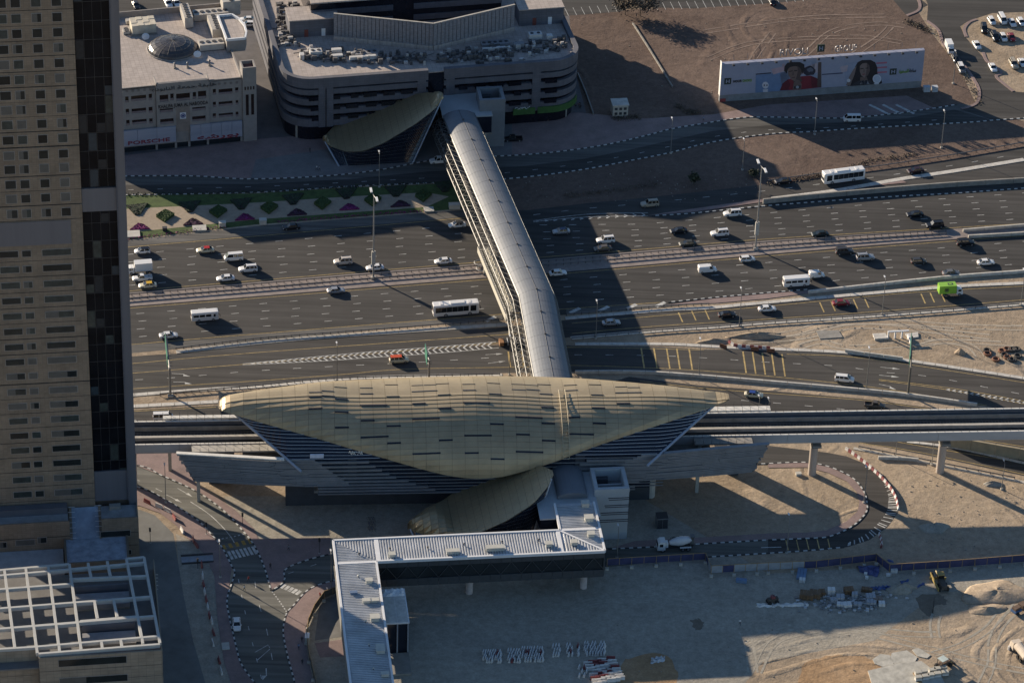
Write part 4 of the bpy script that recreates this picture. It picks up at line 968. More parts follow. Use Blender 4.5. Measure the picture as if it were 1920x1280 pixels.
# link at the far end of the bridge, second lift tower
fo = Frame(P(905, 275), ROADANG)
q = fo.px(945, 275); lift_tower('grey lift tower with open top between office building and footbridge', q.x-7.2, q.y, 7.2, 7.6, hz(945, 275, 186), fo, 0, M('lift_cladding_dark', (.17,.185,.20), rough=.6, var=.06))
p = fo.px(860, 215, 10); fl = thing('bridge_link', 'grey flat roofed link between footbridge end and office building', 'link building', fo.w(p.x, p.y, 0), fo.a)
MB().box(-5, 9, -4, 11, 11.2, 11.6).obj('flat_roof', LT, fl); MB().box(-4.8, 8.8, -3.8, 10.8, 6, 11.2).obj('glazed_walls', GLASS, fl); MB().box(-5, 9, -4, 11, 5.5, 6).obj('floor', CONC_D, fl)
for x in (-3, 7):
    for y in (-2, 8): MB().cyl((x, y), .6, 0, 5.5, 12).obj('column', CONC, fl)
# ------------------------------------------------ stone office tower at the left
def stone_material(name, col, sx=1.0):
    mt = M(name, col, rough=.85, var=.12, scale=.22)
    n = mt.node_tree.nodes; L = mt.node_tree.links; b = n['Principled BSDF']
    tc = n.new('ShaderNodeTexCoord'); sp = n.new('ShaderNodeSeparateXYZ'); cb = n.new('ShaderNodeCombineXYZ'); L.new(tc.outputs['Object'], sp.inputs[0])
    L.new(sp.outputs[0], cb.inputs[0]); L.new(sp.outputs[2], cb.inputs[1])
    br = n.new('ShaderNodeTexBrick'); br.offset = 0; br.inputs['Scale'].default_value = sx; br.inputs['Brick Width'].default_value = 1.; br.inputs['Row Height'].default_value = .55
    br.inputs['Color1'].default_value = (1,1,1,1); br.inputs['Color2'].default_value = (.86,.85,.84,1); br.inputs['Mortar'].default_value = (.66,.66,.66,1); br.inputs['Mortar Size'].default_value = .025
    L.new(cb.outputs[0], br.inputs[0]); src = b.inputs['Base Color'].links[0].from_socket
    k = n.new('ShaderNodeMix'); k.data_type = 'RGBA'; k.blend_type = 'MULTIPLY'; k.inputs[0].default_value = 1
    L.new(src, k.inputs[6]); L.new(br.outputs[0], k.inputs[7]); L.new(k.outputs[2], b.inputs['Base Color']); return mt
STONE = stone_material('brown_stone', (.245,.19,.137)); STONE_D = M('stone_groove', (.10,.075,.055))
TGLASS = M('tower_glass', (.022,.026,.026), rough=.1, var=.3, scale=.15, spec=.25); GREYM = M('grey_metal_cladding', (.14,.145,.165), rough=.45, metal=.2, var=.06, scale=.1, stretch=((4,4,.1),0))
FRM = M('window_frame', (.26,.24,.22), rough=.5)
tf = Frame(P(258.3, 1012), ROADANG); TH = 250.
tw = thing('office_tower', 'tall brown stone office tower with dark glass recess at the left edge', 'tower', tf.o, tf.a)
f = tf.face
xs = f(178, 930).x; xg = f(240, 880).x; XL_ = tf.px(-177, 1039).x
MB().prism([(XL_, 0.5), (-.5, .5), (-32, 19), (XL_, 19)], 0, TH).obj('core', STONE_D, tw)
# stone bands, one per floor, grooves between
rows_u = [f(155, y).z for y in (29,57.5,86.2,115,143.7,172.5,200,227.5,256,285,311,339,366,394)]
rows_l = [f(130, y).z for y in (470,499,528.5,557.5,586.5,615,644,672,699,728,755,782.5,810,837.5,865,892.5,920)]
FLH = (rows_u[0]-rows_u[-1])/(len(rows_u)-1)
up_all = [rows_u[0]+FLH*k for k in range(2, 0, -1)]+rows_u
def band(z0, z1): MB().box(XL_, xs, -.35, .5, z0+.08, z1-.08).obj('wall_band', STONE, tw)
zb = [z-FLH/2 for z in up_all]
for z in up_all: band(z-FLH/2, z+FLH/2)
zt, zl = up_all[-1]-FLH/2, rows_l[0]+FLH*.5
band(zl, zt)
xp0, xp1 = f(-20, 425).x, f(133, 425).x
MB().box(XL_, xp1, -.5, -.3, f(60, 458).z, f(60, 414).z).obj('metal_panel', GREYM, tw)
for a, b in zip(rows_l, rows_l[1:]): band((a+b)/2, a+(a-b)/2)
z = (rows_l[-1]*2-(rows_l[-2]-rows_l[-1]))/2; band(0, rows_l[-1]-(rows_l[-2]-rows_l[-1])/2); band(rows_l[-1]-(rows_l[-2]-rows_l[-1])/2, (rows_l[-1]+rows_l[-2])/2)
rw_ = random.Random(9); TG2 = M('tower_glass_mid', (.045,.055,.052), rough=.12, var=.2, spec=.3); TG3 = M('window_blind', (.10,.095,.085), rough=.6, var=.1)
def win(x0, x1, z, h, par=tw, y=-.35, mats=None):
    fr_ = MB(); fr_.box(x0-.14, x1+.14, y-.06, y+.1, z-h/2-.14, z+h/2+.14)
    o = fr_.obj('window', FRM, par)
    mm = TGLASS if rw_.random() < .58 else rw_.choice([TG2, TG2, TG3]); MB().box(x0, x1, y-.10, y-.07, z-h/2, z+h/2).obj('pane', mm, o)
    if rw_.random() < .3: f_ = rw_.uniform(.3, .7); MB().box(x0, x0+(x1-x0)*f_, y-.115, y-.101, z-h/2, z+h/2).obj('blind', TG3, o)
cu = [(f(a, 172).x, f(b, 172).x) for a, b in ((-38,-21),(0,20),(29,46),(67,84),(105,122))]
cl = [(f(a, 812).x, f(b, 812).x) for a, b in ((-45,-8),(19,53),(60.5,76),(97,149))]
for z in up_all:
    for a, b in cu: win(a, b, z, 2.0)
for z in rows_l:
    for a, b in cl: win(a, b, z, 1.55)
# glass recess with floor lines, grey pier at the corner
MB().box(xs+.05, xg, .3, .6, 14, TH).obj('recess_glass', M('recess_glass', (.008,.009,.012), rough=.25, var=.3, scale=.12, spec=.12), tw)
z0_, z1_ = f(200, 395).z, f(200, 352).z
MB().box(xs+.05, xg, -.1, .29, z0_, z1_).obj('metal_panel', GREYM, tw); MB().box(xs+.05, xg, -.1, .29, 12, f(210, 882).z).obj('metal_panel', GREYM, tw)
mb = MB()
for k in range(1, 54): mb.box(xs+.05, xg, .24, .31, k*4.6, k*4.6+.12)
for k in range(1, 4): mb.box(xs+(xg-xs)*k/4-.04, xs+(xg-xs)*k/4+.04, .25, .32, 14, TH)
for k in range(3, 53):
    for c in range(4):
        if rw_.random() < .22: x_ = xs+(xg-xs)*c/4; MB().box(x_+.12, x_+(xg-xs)/4-.12, .26, .298, k*4.6+.2, k*4.6+(4.5 if rw_.random() < .5 else 2.4)).obj('recess_pane', rw_.choice([TG2, M('recess_pane_grey', (.022,.028,.034), rough=.2, spec=.3), M('recess_pane_blue', (.035,.05,.062), rough=.15, spec=.3)]), tw)
mb.obj('glazing_bar', M('glazing_bar', (.03,.032,.036), rough=.5), tw, kind='stuff')
MB().box(xg, .2, -.5, .9, 0, TH).obj('corner_pier', GREYM, tw); MB().box(xg-.25, xg-.01, -.6, .3, 12, TH).obj('pier_edge', M('pier_edge', (.10,.10,.115)), tw)
# low stone annex in front with sloping skylight
af = Frame(P(262, 1042), ROADANG); AH = hz(262, 1042, 968)
an = thing('stone_annex', 'low brown stone annex with sloping blue skylight at the foot of the tower', 'annex', af.o, af.a)
yb = af.loc(tf.w(0, -.6)).y; xl = af.px(-80, 1070).x
F2 = af.face; s0, s1 = F2(137, 1014).x, F2(187, 1011).x
for xa_, xb_ in ((xl, s0-.6), (s1+.6, 0)):
    MB().box(xa_, xb_, 0, yb, 0, AH-.9).obj('body', STONE_D, an)
    for za, zb_ in ((0,.30),(.32,.62),(.64,1)): MB().box(xa_, xb_, -.3, .1, AH*za, AH*zb_).obj('wall_band', STONE, an)
    MB().box(xa_, xb_-.3, .1, yb, AH-.9, AH-.6).obj('flat_roof', M('roof_grey', (.27,.27,.27), var=.15, scale=.4), an)
MB().box(-.3, 0, .1, yb, 0, AH).obj('side_wall', STONE, an)
zs0, zs1 = 5.2, AH-.4
MB().hexa([(s0,-1.2,.0),(s1,-1.2,.0),(s1,yb-.2,0),(s0,yb-.2,0)], [(s0,-1.2,zs0),(s1,-1.2,zs0),(s1,yb-.2,zs1),(s0,yb-.2,zs1)]).obj('skylight', M('skylight_blue', (.24,.29,.36), rough=.35, var=.2, scale=.3), an)
for x in (s0-.3, s1+.3): MB().hexa([(x-.28,-1.3,0),(x+.28,-1.3,0),(x+.28,yb-.2,0),(x-.28,yb-.2,0)], [(x-.28,-1.3,zs0+.4),(x+.28,-1.3,zs0+.4),(x+.28,yb-.2,zs1+.4),(x-.28,yb-.2,zs1+.4)]).obj('skylight_kerb', STONE, an)
for k in range(8):
    g = k/7; y = -1.1+(yb+.6)*g; z = zs0+.45+(zs1-zs0)*g
    for x in (s0, s1): MB().tube((x-.8, y, z), (x+.8, y, z), .06, 4).obj('skylight_bracket', WTRIM, an)
for x0, x1, y, h in ((189,244,1000,1.5),(30,65,1016,1.4),(71,87,1011,1.4),(0,12,1020,1.4),(238,246,1033,1.2)): a, b = F2(x0, y), F2(x1, y); win(a.x, b.x, a.z, h, an, -.3)
a = F2(225, 945); MB().box(-6.5, -3.9, 4, 5.4, AH-.6, AH+.3).obj('roof_fan_unit', CONC_D, an)
MB().box(xl, s0-1, yb-2.2, yb-.2, AH-.6, AH+1.2).obj('roof_upstand', GREYM, an)
c0, c1 = F2(122, 1020).x, F2(238, 1020).x
MB().box(c0, c1, -10, -.35, 5.6, 6.2).obj('porch_roof', M('porch_blue', (.30,.34,.40), rough=.6, var=.22, scale=.5), an)
for a in ((c0,-10,c1,-10),(c0,-10,c0,-.4),(c1,-10,c1,-.4)): MB().bar(a[:2], a[2:], .5, 5.4, 6.6).obj('porch_edge', STONE, an)
MB().box(c0+.4, c1-.4, -9.6, -.4, 0, 5.4).obj('porch_wall', STONE, an)
MB().box(xl, c0-.5, -9, -.4, 0, 3.8).obj('low_roof', M('roof_pale', (.36,.36,.37), var=.1), an)
# ------------------------------------------------ block with a white roof grid, bottom left
gf0 = P(302, 1212, 20); gf = Frame(Vector((gf0.x, gf0.y, 0)), ROADANG); GZ = 20.
gb = thing('grid_roof_block', 'beige stone block with white pergola grid over its roof, bottom left corner', 'building', gf.o, gf.a)
g = lambda x, y: gf.px(x, y, GZ)
YB = g(272, 1044).y; XLg = g(-60, 1120).x; YF2 = g(60, 1222).y; XS = g(72, 1222).x
MB().prism([(XS,0),(0,0),(0,YB),(XLg,YB),(XLg,3),(XS,3)], 0, GZ-4).obj('body', STONE_D, gb)
BST = stone_material('beige_stone', (.30,.25,.19), .6)
for z0, z1 in ((0,3.4),(3.5,6.4),(6.5,9.4),(9.5,12.4),(12.5,15.4),(15.5,GZ-.7)):
    MB().box(XS, .1, -.35, .0, z0, z1).obj('wall_band', BST, gb); MB().box(-.0, .25, .0, YB, z0, z1).obj('wall_band', BST, gb); MB().box(XLg, XS-.1, 2.6, 3, z0, z1).obj('wall_band', BST, gb)
MB().box(XLg, 0, 0.1, YB, GZ-4, GZ-3.6).obj('roof', M('pergola_roof', (.15,.145,.14), var=.12, scale=.3), gb)
for x0, x1, y, h in ((110,237,1241,4.2),(112,239,1275,4.0)): a, b = gf.face(x0, y), gf.face(x1, y); win(a.x, b.x, a.z, h*.42, gb, -.36)
WG = M('white_pergola', (.45,.445,.42), rough=.6, var=.05)
def beam(p, q, w=.58):
    a, b = g(*p), g(*q); MB().bar((a.x, a.y), (b.x, b.y), w, GZ-.9-random.uniform(0, .02), GZ-random.uniform(0, .03)).obj('pergola_beam', WG, gb)
for p, q in (((270,1043),(300,1204)), ((237,1046),(268,1205)), ((130,1056),(152,1216)), ((90,1059),(112,1221)), ((48,1063),(70,1223)), ((8,1066),(28,1213)), ((-32,1068),(-15,1216)),
  ((270,1043),(237,1046)), ((-60,1073),(130,1056)), ((-60,1083),(270,1053)), ((130,1084),(275,1078)), ((-60,1108),(134,1093)), ((-60,1144),(281,1117)), ((-60,1182),(290,1153)), ((-60,1182),(147,1166)), ((150,1163),(257,1154)), ((-60,1219),(68,1211)), ((68,1211),(296,1191)), ((72,1224),(300,1206)),
  ((165,1054),(171,1081)), ((201,1051),(207,1078)), ((177,1126),(183,1158)), ((213,1124),(220,1155)), ((190,1201),(192,1214)), ((226,1198),(229,1211)), ((152,1127),(177,1126))): beam(p, q)
for px in ((141,1124,243,1117),(155,1198,255,1192)):
    a, b = g(px[0], px[1]), g(px[2], px[3]); n = 34
    MB().box(a.x, b.x, a.y+.5, a.y+5.5, GZ-3.6, GZ-3.2).obj('plant_tray', CONC_D, gb)
    mb = MB()
    for k in range(n): x = a.x+(b.x-a.x)*k/n; mb.box(x, x+.35, a.y+.6, a.y+5, GZ-3.2, GZ-2.2)
    mb.obj('plant_louvre', M('plant_louvre', (.24,.24,.25), rough=.6), gb, kind='stuff')
    MB().box(a.x, b.x, a.y+6, a.y+6.3, GZ-3.6, GZ-.9).obj('plant_screen', GREYM, gb)
for y0 in (1045, 1051, 1058, 1065, 1072):
    p = g(273, y0); MB().tube((p.x+.3, p.y-1, GZ-4), (p.x+2.6, p.y-1.2, GZ-4), .08, 4).obj('wall_bracket', WG, gb)
# ------------------------------------------------ car showroom, top left
sf = Frame(P(480, 262), pang((232,286),(478,262))); SH = hz(440, 266, 147)
SR_ = stone_material('cream_render', (.40,.36,.32), .01) if False else M('cream_render', (.25,.23,.215), rough=.85, var=.07)
sr = thing('car_showroom', 'cream flat roofed car showroom with dome skylight and red lettered fascia', 'showroom', sf.o, sf.a)
sF = sf.face; sxl = sf.px(150, 294).x; xt = sF(455, 200).x; ybk = sf.px(330, 20, SH).y
MB().box(sxl, xt, .4, ybk, 0, SH-1.0).obj('body', M('showroom_core', (.05,.045,.045)), sr)
ROOFT = M('roof_tiles_beige', (.40,.345,.31), rough=.9, var=.1, scale=.6)
def roof_tile_mat(mt):
    n = mt.node_tree.nodes; L = mt.node_tree.links; b = n['Principled BSDF']; tc = n.new('ShaderNodeTexCoord')
    br = n.new('ShaderNodeTexBrick'); br.offset = 0; br.inputs['Scale'].default_value = .8; br.inputs['Brick Width'].default_value = 1; br.inputs['Row Height'].default_value = 1
    br.inputs['Color1'].default_value = (1,1,1,1); br.inputs['Color2'].default_value = (.9,.9,.9,1); br.inputs['Mortar'].default_value = (.74,.73,.72,1); br.inputs['Mortar Size'].default_value = .05
    L.new(tc.outputs['Object'], br.inputs[0]); src = b.inputs['Base Color'].links[0].from_socket
    k = n.new('ShaderNodeMix'); k.data_type = 'RGBA'; k.blend_type = 'MULTIPLY'; k.inputs[0].default_value = 1
    L.new(src, k.inputs[6]); L.new(br.outputs[0], k.inputs[7]); L.new(k.outputs[2], b.inputs['Base Color'])
roof_tile_mat(ROOFT)
MB().box(sxl, xt, .4, ybk, SH-1.0, SH-.55).obj('roof', ROOFT, sr)
SG = M('showroom_glass', (.03,.018,.016), rough=.2, var=.2, scale=.3)
# facade built as piers and rails around the openings
xa, xb = sF(293, 200).x, sF(392, 195).x
def wallrows(x0, x1, holes, y, z0, z1, par):
    """solid wall between z0 and z1 with rectangular holes [(xa,xb,za,zb)] left open in rows"""
    zs = sorted({z0, z1, *[h[2] for h in holes], *[h[3] for h in holes]})
    for za, zb in zip(zs, zs[1:]):
        if zb-za < .02: continue
        hs = sorted([h for h in holes if h[2] <= za+.01 and h[3] >= zb-.01]); x = x0; mb = MB()
        for h in hs:
            if h[0] > x+.02: mb.box(x, h[0], y, y+.5, za, zb)
            x = max(x, h[1])
        if x1 > x+.02: mb.box(x, x1, y, y+.5, za, zb)
        if mb.v: mb.obj('wall', SR_, par, kind='stuff' if len(mb.f) > 6 else None)
zf = sF(300, 243).z
def hole(x0, x1, ya, yb_): a = sF(x0, yb_); b = sF(x1, ya); return (a.x, b.x, min(a.z, b.z), max(a.z, b.z))
L_h = [hole(246,274,178,190.5), hole(235,241,181,193), hole(279,285,176,188), hole(247,274,202,213.5), hole(236,242,204,215), hole(279,286,200.5,212), hole(248,275,223,234), hole(237,243,225,236), hole(280,286,222,232)]
C_h = [hole(299,315,176,190), hole(319,325,174,187), hole(330,355.5,172.5,188), hole(361,367,171,184), hole(371,386,168.5,184), hole(299,324,201,210), hole(300,325,220,232), hole(360,385,198,207), hole(360,385,215,227)]
R_h = [hole(410,436,165.5,178), hole(399,405,167,178), hole(441,447,164,174), hole(410,436,189,200), hole(399,405,191,201), hole(442,447,188,197), hole(410,437,211,221), hole(399,405,212.5,222), hole(442,447,209.5,219)]
wallrows(sxl, xa-.1, L_h, 0, zf, SH, sr); wallrows(xa, xb, C_h, -.5, zf, SH+.7, sr); wallrows(xb+.1, xt, R_h, 0, zf, SH, sr)
for h in L_h+R_h+C_h:
    y = -.2 if h in C_h else .25
    o = MB().box(h[0]-.05, h[1]+.05, y+.1, y+.2, h[2]-.05, h[3]+.05).obj('window', SG, sr)
    MB().box(h[0], h[1], y-.12, y+.09, h[2], h[2]+.55).obj('sill_panel', M('sill_mauve', (.20,.16,.16)), o)
for k in range(5):
    for x0, y0 in ((238,171),(400,158)):
        p = sF(x0+k*11, y0-k*.8); MB().box(p.x-.35, p.x+.35, -.06, .02, p.z-.35, p.z+.35).obj('square_vent', M('vent_taupe', (.16,.14,.13)), sr)  # square vents in a tone darker than the wall
p0, p1 = sF(299, 166), sF(390, 157)
for k in range(9): x = p0.x+(p1.x-p0.x)*k/8; MB().box(x-.12, x+.12, -1.0, -.5, p0.z-.5, p0.z-.2).obj('corbel', SR_, sr)
DK = M('lettering_dark', (.03,.028,.03))
pt = sF(343, 195); xw_ = sF(390, 190).x-sF(297, 199).x
t = text_on(sr, 'KHALIFA JUMA AL NABOODA', 1.55, DK, (pt.x, -.56, pt.z), (R(90), 0, 0), ext=.06, bold=.02)
t.scale.x = xw_/max(.1, t.dimensions.x if t.dimensions.x else 20)
def ar_join(s):                                  # joined forms, set right to left
    F = {'ا':('\uFE8D','\uFE8E'),'ل':('\uFEDD','\uFEDE','\uFEDF','\uFEE0'),'ن':('\uFEE5','\uFEE6','\uFEE7','\uFEE8'),'ب':('\uFE8F','\uFE90','\uFE91','\uFE92'),'و':('\uFEED','\uFEEE'),'د':('\uFEA9','\uFEAA'),'ه':('\uFEE9','\uFEEA','\uFEEB','\uFEEC'),'خ':('\uFEA5','\uFEA6','\uFEA7','\uFEA8'),'ي':('\uFEF1','\uFEF2','\uFEF3','\uFEF4'),'ف':('\uFED1','\uFED2','\uFED3','\uFED4'),'ة':('\uFE93','\uFE94'),'ج':('\uFE9D','\uFE9E','\uFE9F','\uFEA0'),'م':('\uFEE1','\uFEE2','\uFEE3','\uFEE4'),'ع':('\uFEC9','\uFECA','\uFECB','\uFECC'),'ر':('\uFEAD','\uFEAE'),'ش':('\uFEB5','\uFEB6','\uFEB7','\uFEB8'),'س':('\uFEB1','\uFEB2','\uFEB3','\uFEB4'),'ص':('\uFEB9','\uFEBA','\uFEBB','\uFEBC'),'ت':('\uFE95','\uFE96','\uFE97','\uFE98')}
    out = ''
    for i, c in enumerate(s):
        if c not in F: out += c; continue
        pv = i > 0 and s[i-1] in F and len(F[s[i-1]]) == 4; nx = i+1 < len(s) and s[i+1] in F and len(F[c]) == 4
        k = (3 if nx else 1) if pv else (2 if nx else 0); out += F[c][k]
    return out[::-1]
pt = sF(345, 161.5); t = text_on(sr, ar_join('خليفة جمعة النابودة'), 1.5, DK, (pt.x, -.56, pt.z), (R(90), 0, 0), ext=.05)
t.scale.x = 18/max(1, t.dimensions.x)
# centre bay, emblem, fascias
x0, x1 = sF(330, 220).x, sF(355.5, 218).x
MB().box(x0, x1, -.58, -.5, zf-1, sF(342, 199).z).obj('centre_panel', M('centre_taupe', (.22,.185,.16)), sr)
e = sF(342.5, 215); MB().box(e.x-.85, e.x+.85, -.66, -.59, e.z-1, e.z+1).obj('emblem_board', M('emblem_white', (.62,.62,.65)), sr)
mb = MB(); mb.tube((e.x, -.70, e.z), (e.x, -.66, e.z), .72, 20); mb.obj('emblem_disc', M('emblem_blue', (.05,.07,.20)), sr)
mb = MB()
for k in range(12): a = 2*math.pi*k/12; b = a+.53; mb.tube((e.x+.45*math.cos(a), -.71, e.z+.45*math.sin(a)), (e.x+.45*math.cos(b), -.71, e.z+.45*math.sin(b)), .05, 4)
mb.obj('emblem_ring', M('emblem_white', (.6,.6,.6)), sr)
FASC = M('fascia_silver', (.34,.36,.43), rough=.4, metal=.25, var=.08, scale=.1, stretch=((.2,1,3),0)); RED = M('letter_red', (.20,.025,.04))
for (xa_, ya, yb_), (xb_,) , txt in (((232,243.5,272), (329.5,), 'P'), ((356.5,233,262), (453.5,), 'A')):
    a = sF(xa_, yb_); b = sF(xb_, yb_-9); zt_ = sF(xa_, ya).z; zb_ = a.z; n = 5
    xl_ = sxl if txt == 'P' else a.x
    for k in range(n): xx = xl_+(b.x-xl_)*k/n; MB().box(xx+.03, xl_+(b.x-xl_)*(k+1)/n-.03, -.9, -.35, zb_, zt_).obj('fascia_panel', FASC, sr)
    if txt == 'P':
        c = sF(278, 262.5); t = text_on(sr, 'PORSCHE', 1.6, RED, (c.x, -.95, c.z), (R(90), 0, 0), bold=.03); t.scale.x = (sF(317,259).x-sF(239,263.5).x)/t.dimensions.x
    else:
        c = sF(408, 252); t = text_on(sr, ar_join('بورشه'), 1.8, RED, (c.x, -.95, c.z), (R(90), 0, 0), bold=.04); t.scale.x = (sF(448,248).x-sF(370,254).x)/t.dimensions.x
zg = sF(280, 272).z
MB().box(sxl, xt, .1, .3, 0, zg).obj('shopfront_glass', M('shop_glass', (.02,.025,.03), rough=.1, var=.1), sr)
for x in (sF(294,285).x, sF(330,282).x, sF(355,280).x, sF(390,275).x, sF(453,268).x): MB().box(x-.3, x+.3, -.3, .1, 0, zg).obj('pier', SR_, sr)
MB().box(sxl, xt, -.1, .3, zg, zf+.3).obj('lintel', SR_, sr)
MB().box(xa, xa+.01+.3, -.5, 3.5, SH, SH+.9).obj('parapet', SR_, sr); MB().box(xb-.3, xb, -.5, 2.5, SH, SH+.9).obj('parapet', SR_, sr)
for a, b in (((sxl,.2),(xa,.2)), ((xb,.2),(xt,.2))): MB().bar(a, b, .4, SH-.6, SH+.05).obj('parapet', SR_, sr)
MB().box(xa, xb, -.1, .3, SH-.5, SH+.75).obj('parapet', SR_, sr)
MB().box(sxl, sF(410,60).x+8, ybk-.4, ybk, 0, SH+1.2).obj('rear_parapet', SR_, sr); MB().box(xt-.4, xt, .5, ybk, 0, SH+.3).obj('side_wall', SR_, sr)
# corner turret
x2 = 0.2; TZ = hz(481, 262, 124); 
for a in ((xt,x2,-.6,-.2),(xt,x2,3.4,3.8)): MB().box(*a, 0, TZ).obj('turret_wall', SR_, sr)
for x in (xt, x2-.4): MB().box(x, x+.4, -.2, 3.4, 0, TZ).obj('turret_wall', SR_, sr)
MB().box(xt+.4, x2-.4, -.2, 3.4, TZ-1.2, TZ-1).obj('turret_roof', M('turret_red', (.20,.09,.07)), sr)
for k in range(2): MB().box(xt+.8+k*1.5, xt+1.6+k*1.5, -.68, -.6, 8.5, 15).obj('slot_window', SG, sr)
for k in range(4): MB().box(xt+.5+k*.8, xt+.85+k*.8, -.68, -.6, 16.5, 17.5).obj('slot_window', SG, sr)
# roof dome and plant
dc = sf.px(324, 92, SH-.5); dm = MB(); rg = []
for j in range(7):
    a = R(90)*j/6; rr = 7.0*math.cos(a*.98); rg.append([(dc.x+rr*math.cos(2*math.pi*k/32), dc.y+rr*math.sin(2*math.pi*k/32), SH-.3+2.5*math.sin(a)) for k in range(32)])
dome = dm.loft(rg).obj('roof_dome', M('dome_glass', (.055,.05,.052), rough=.35, var=.1), sr)
mb = MB()
for k in range(0, 32, 2): mb.path([Vector(rg[j][k]) for j in range(7)], .05, 4)
for j in (1, 2, 3, 4): mb.path([Vector(p) for p in rg[j]]+[Vector(rg[j][0])], .04, 4)
mb.obj('dome_rib', M('dome_rib', (.11,.10,.09)), dome, kind='stuff')
mb = MB(); mb.path([Vector((dc.x+7.15*math.cos(2*math.pi*k/32), dc.y+7.15*math.sin(2*math.pi*k/32), SH-.4)) for k in range(33)], .22, 5); mb.obj('dome_kerb', SR_, dome)
def rthing(nm, lab, cat, x, y, z=None, fr=sf, grp=None):
    z = SH-.55 if z is None else z; p = fr.px(x, y, z); return thing(nm, lab, cat, fr.w(p.x, p.y, z), fr.a, grp)
tk = rthing('water_tank', 'cream panelled water tank on the showroom roof beside the dome', 'tank', 268, 58)
for i in range(4):
    for j in range(3): MB().box(-3.4+i*1.72, -1.7+i*1.72, -2.6+j*1.75, -.87+j*1.75, .5, 3.1+.1*((i+j) % 2)).obj('tank_panel', M('tank_cream', (.50,.45,.36)), tk)
MB().box(-3.6, 3.6, -2.8, 2.9, 0, .5).obj('plinth', CONC_D, tk)
for x, y, w, d, h, l in ((350,40,2.4,9,3.4,'tall cooling unit on the showroom roof beyond the dome'),(395,34,10,3.4,2.2,'row of cooling fans on the showroom roof'),(396,90,7,3.6,2.0,'cream plant enclosure on the showroom roof right of the dome'),(404,60,3.2,9,3.2,'long cream wall unit beside the curved roof room'),(432,22,5.0,5,4.5,'cream stair head at the back corner of the showroom roof'),(246,44,3,1.6,1.2,'small red and grey unit on the showroom roof by the tower'),(237,62,2,2.4,1.0,'low grey unit at the edge of the showroom roof')):
    t = rthing('roof_unit', l, 'roof unit', x, y); MB().box(-w/2, w/2, -d/2, d/2, .2, h).obj('casing', M('unit_cream', (.40,.37,.33), rough=.7), t); MB().box(-w/2+.1, w/2-.1, -d/2+.1, d/2-.1, 0, .2).obj('base', DARK, t)
    n = max(2, int(max(w, d)/1.5))
    for k in range(n):
        c = -max(w, d)/2+max(w, d)*(k+.5)/n; q = (c, 0) if w > d else (0, c)
        if min(w, d) > 1.8: MB().cyl(q, .62, h, h+.18, 12).obj('fan', DARK, t)
cr = rthing('curved_roof_room', 'white curved roof room on the right side of the showroom roof', 'roof room', 445, 92)
pl = [(-3.2,-1.5),(2.0,-1.5),(3.0,2),(3.2,6),(2.4,10),(.8,13),(-3.2,13)]
MB().prism(pl, 0, 3.6).obj('walls', SR_, cr); MB().prism([(x*.86-.1, 5+(y-5)*.86) for x, y in pl], 3.6, 3.66).obj('roof', ROOFT, cr)
for a, b in zip(pl, pl[1:]+pl[:1]): MB().bar(a, b, .5, 3.6, 4.3).obj('parapet', WTRIM, cr)
for x, y, l in ((328,128,'left'),(352,127,'middle'),(393,123,'right')):
    t = rthing('roof_vent', f'{l} small vent pipe of three in front of the dome', 'vent', x, y, grp='vents in front of the dome'); MB().cyl((0,0), .22, 0, 1.5, 8).obj('pipe', STEEL, t); MB().box(-.4,.4,-.4,.4,0,.3).obj('base', CONC_D, t); MB().cyl((0,0), .4, 1.5, 1.8, 8, r2=.15).obj('cap', STEEL, t)
for x, y, l in ((370,108,'white satellite dish right of the dome'),(273,75,'white satellite dish below the water tank')):
    t = rthing('satellite_dish', l, 'satellite dish', x, y); MB().cyl((0,0), .08, 0, 1.0, 6).obj('mast', STEEL, t)
    mb = MB(); rr = [[(r_*math.cos(2*math.pi*k/14), r_*.5*math.sin(2*math.pi*k/14)-.2, 1.2+r_*.7*math.sin(2*math.pi*k/14)+.3*(1-r_)) for k in range(14)] for r_ in (.1,.6,1.1)]; mb.loft(rr).obj('dish', WTRIM, t)
# ------------------------------------------------ round cornered office building
of = Frame(P(800, 238), pang((570,256),(1047,219))); OH = 20.
ofc = thing('office_building', 'round cornered grey office building with banded floors and cluttered roof', 'office building', of.o, of.a)
oxl = of.px(514, 92, OH).x; oxr = of.px(1083, 85, OH).x; oyf = of.px(800, 132, OH).y; oyb = oyf+62
def outline(ins=0., yb=None):
    x0, x1, y0, y1 = oxl+ins, oxr-ins, oyf+ins, (yb or oyb)-ins; r = 8.5-ins; p = []
    for cx, cy, a0 in ((x0+r, y0+r, 180), (x1-r, y0+r, 270)):
        for k in range(9): a = R(a0+90*k/8); p.append((cx+r*math.cos(a), cy+r*math.sin(a)))
    return p+[(x1, y1), (x0, y1)]
OB = stone_material('office_cladding', (.115,.116,.135), .7); OG = M('office_glass', (.012,.012,.018), rough=.15, var=.3, scale=.2)
MB().prism(outline(1.0), 0, OH-1.4).obj('glazed_core', OG, ofc)
gx0, gx1 = of.face(803, 150, oyf).x, of.face(833, 150, oyf).x
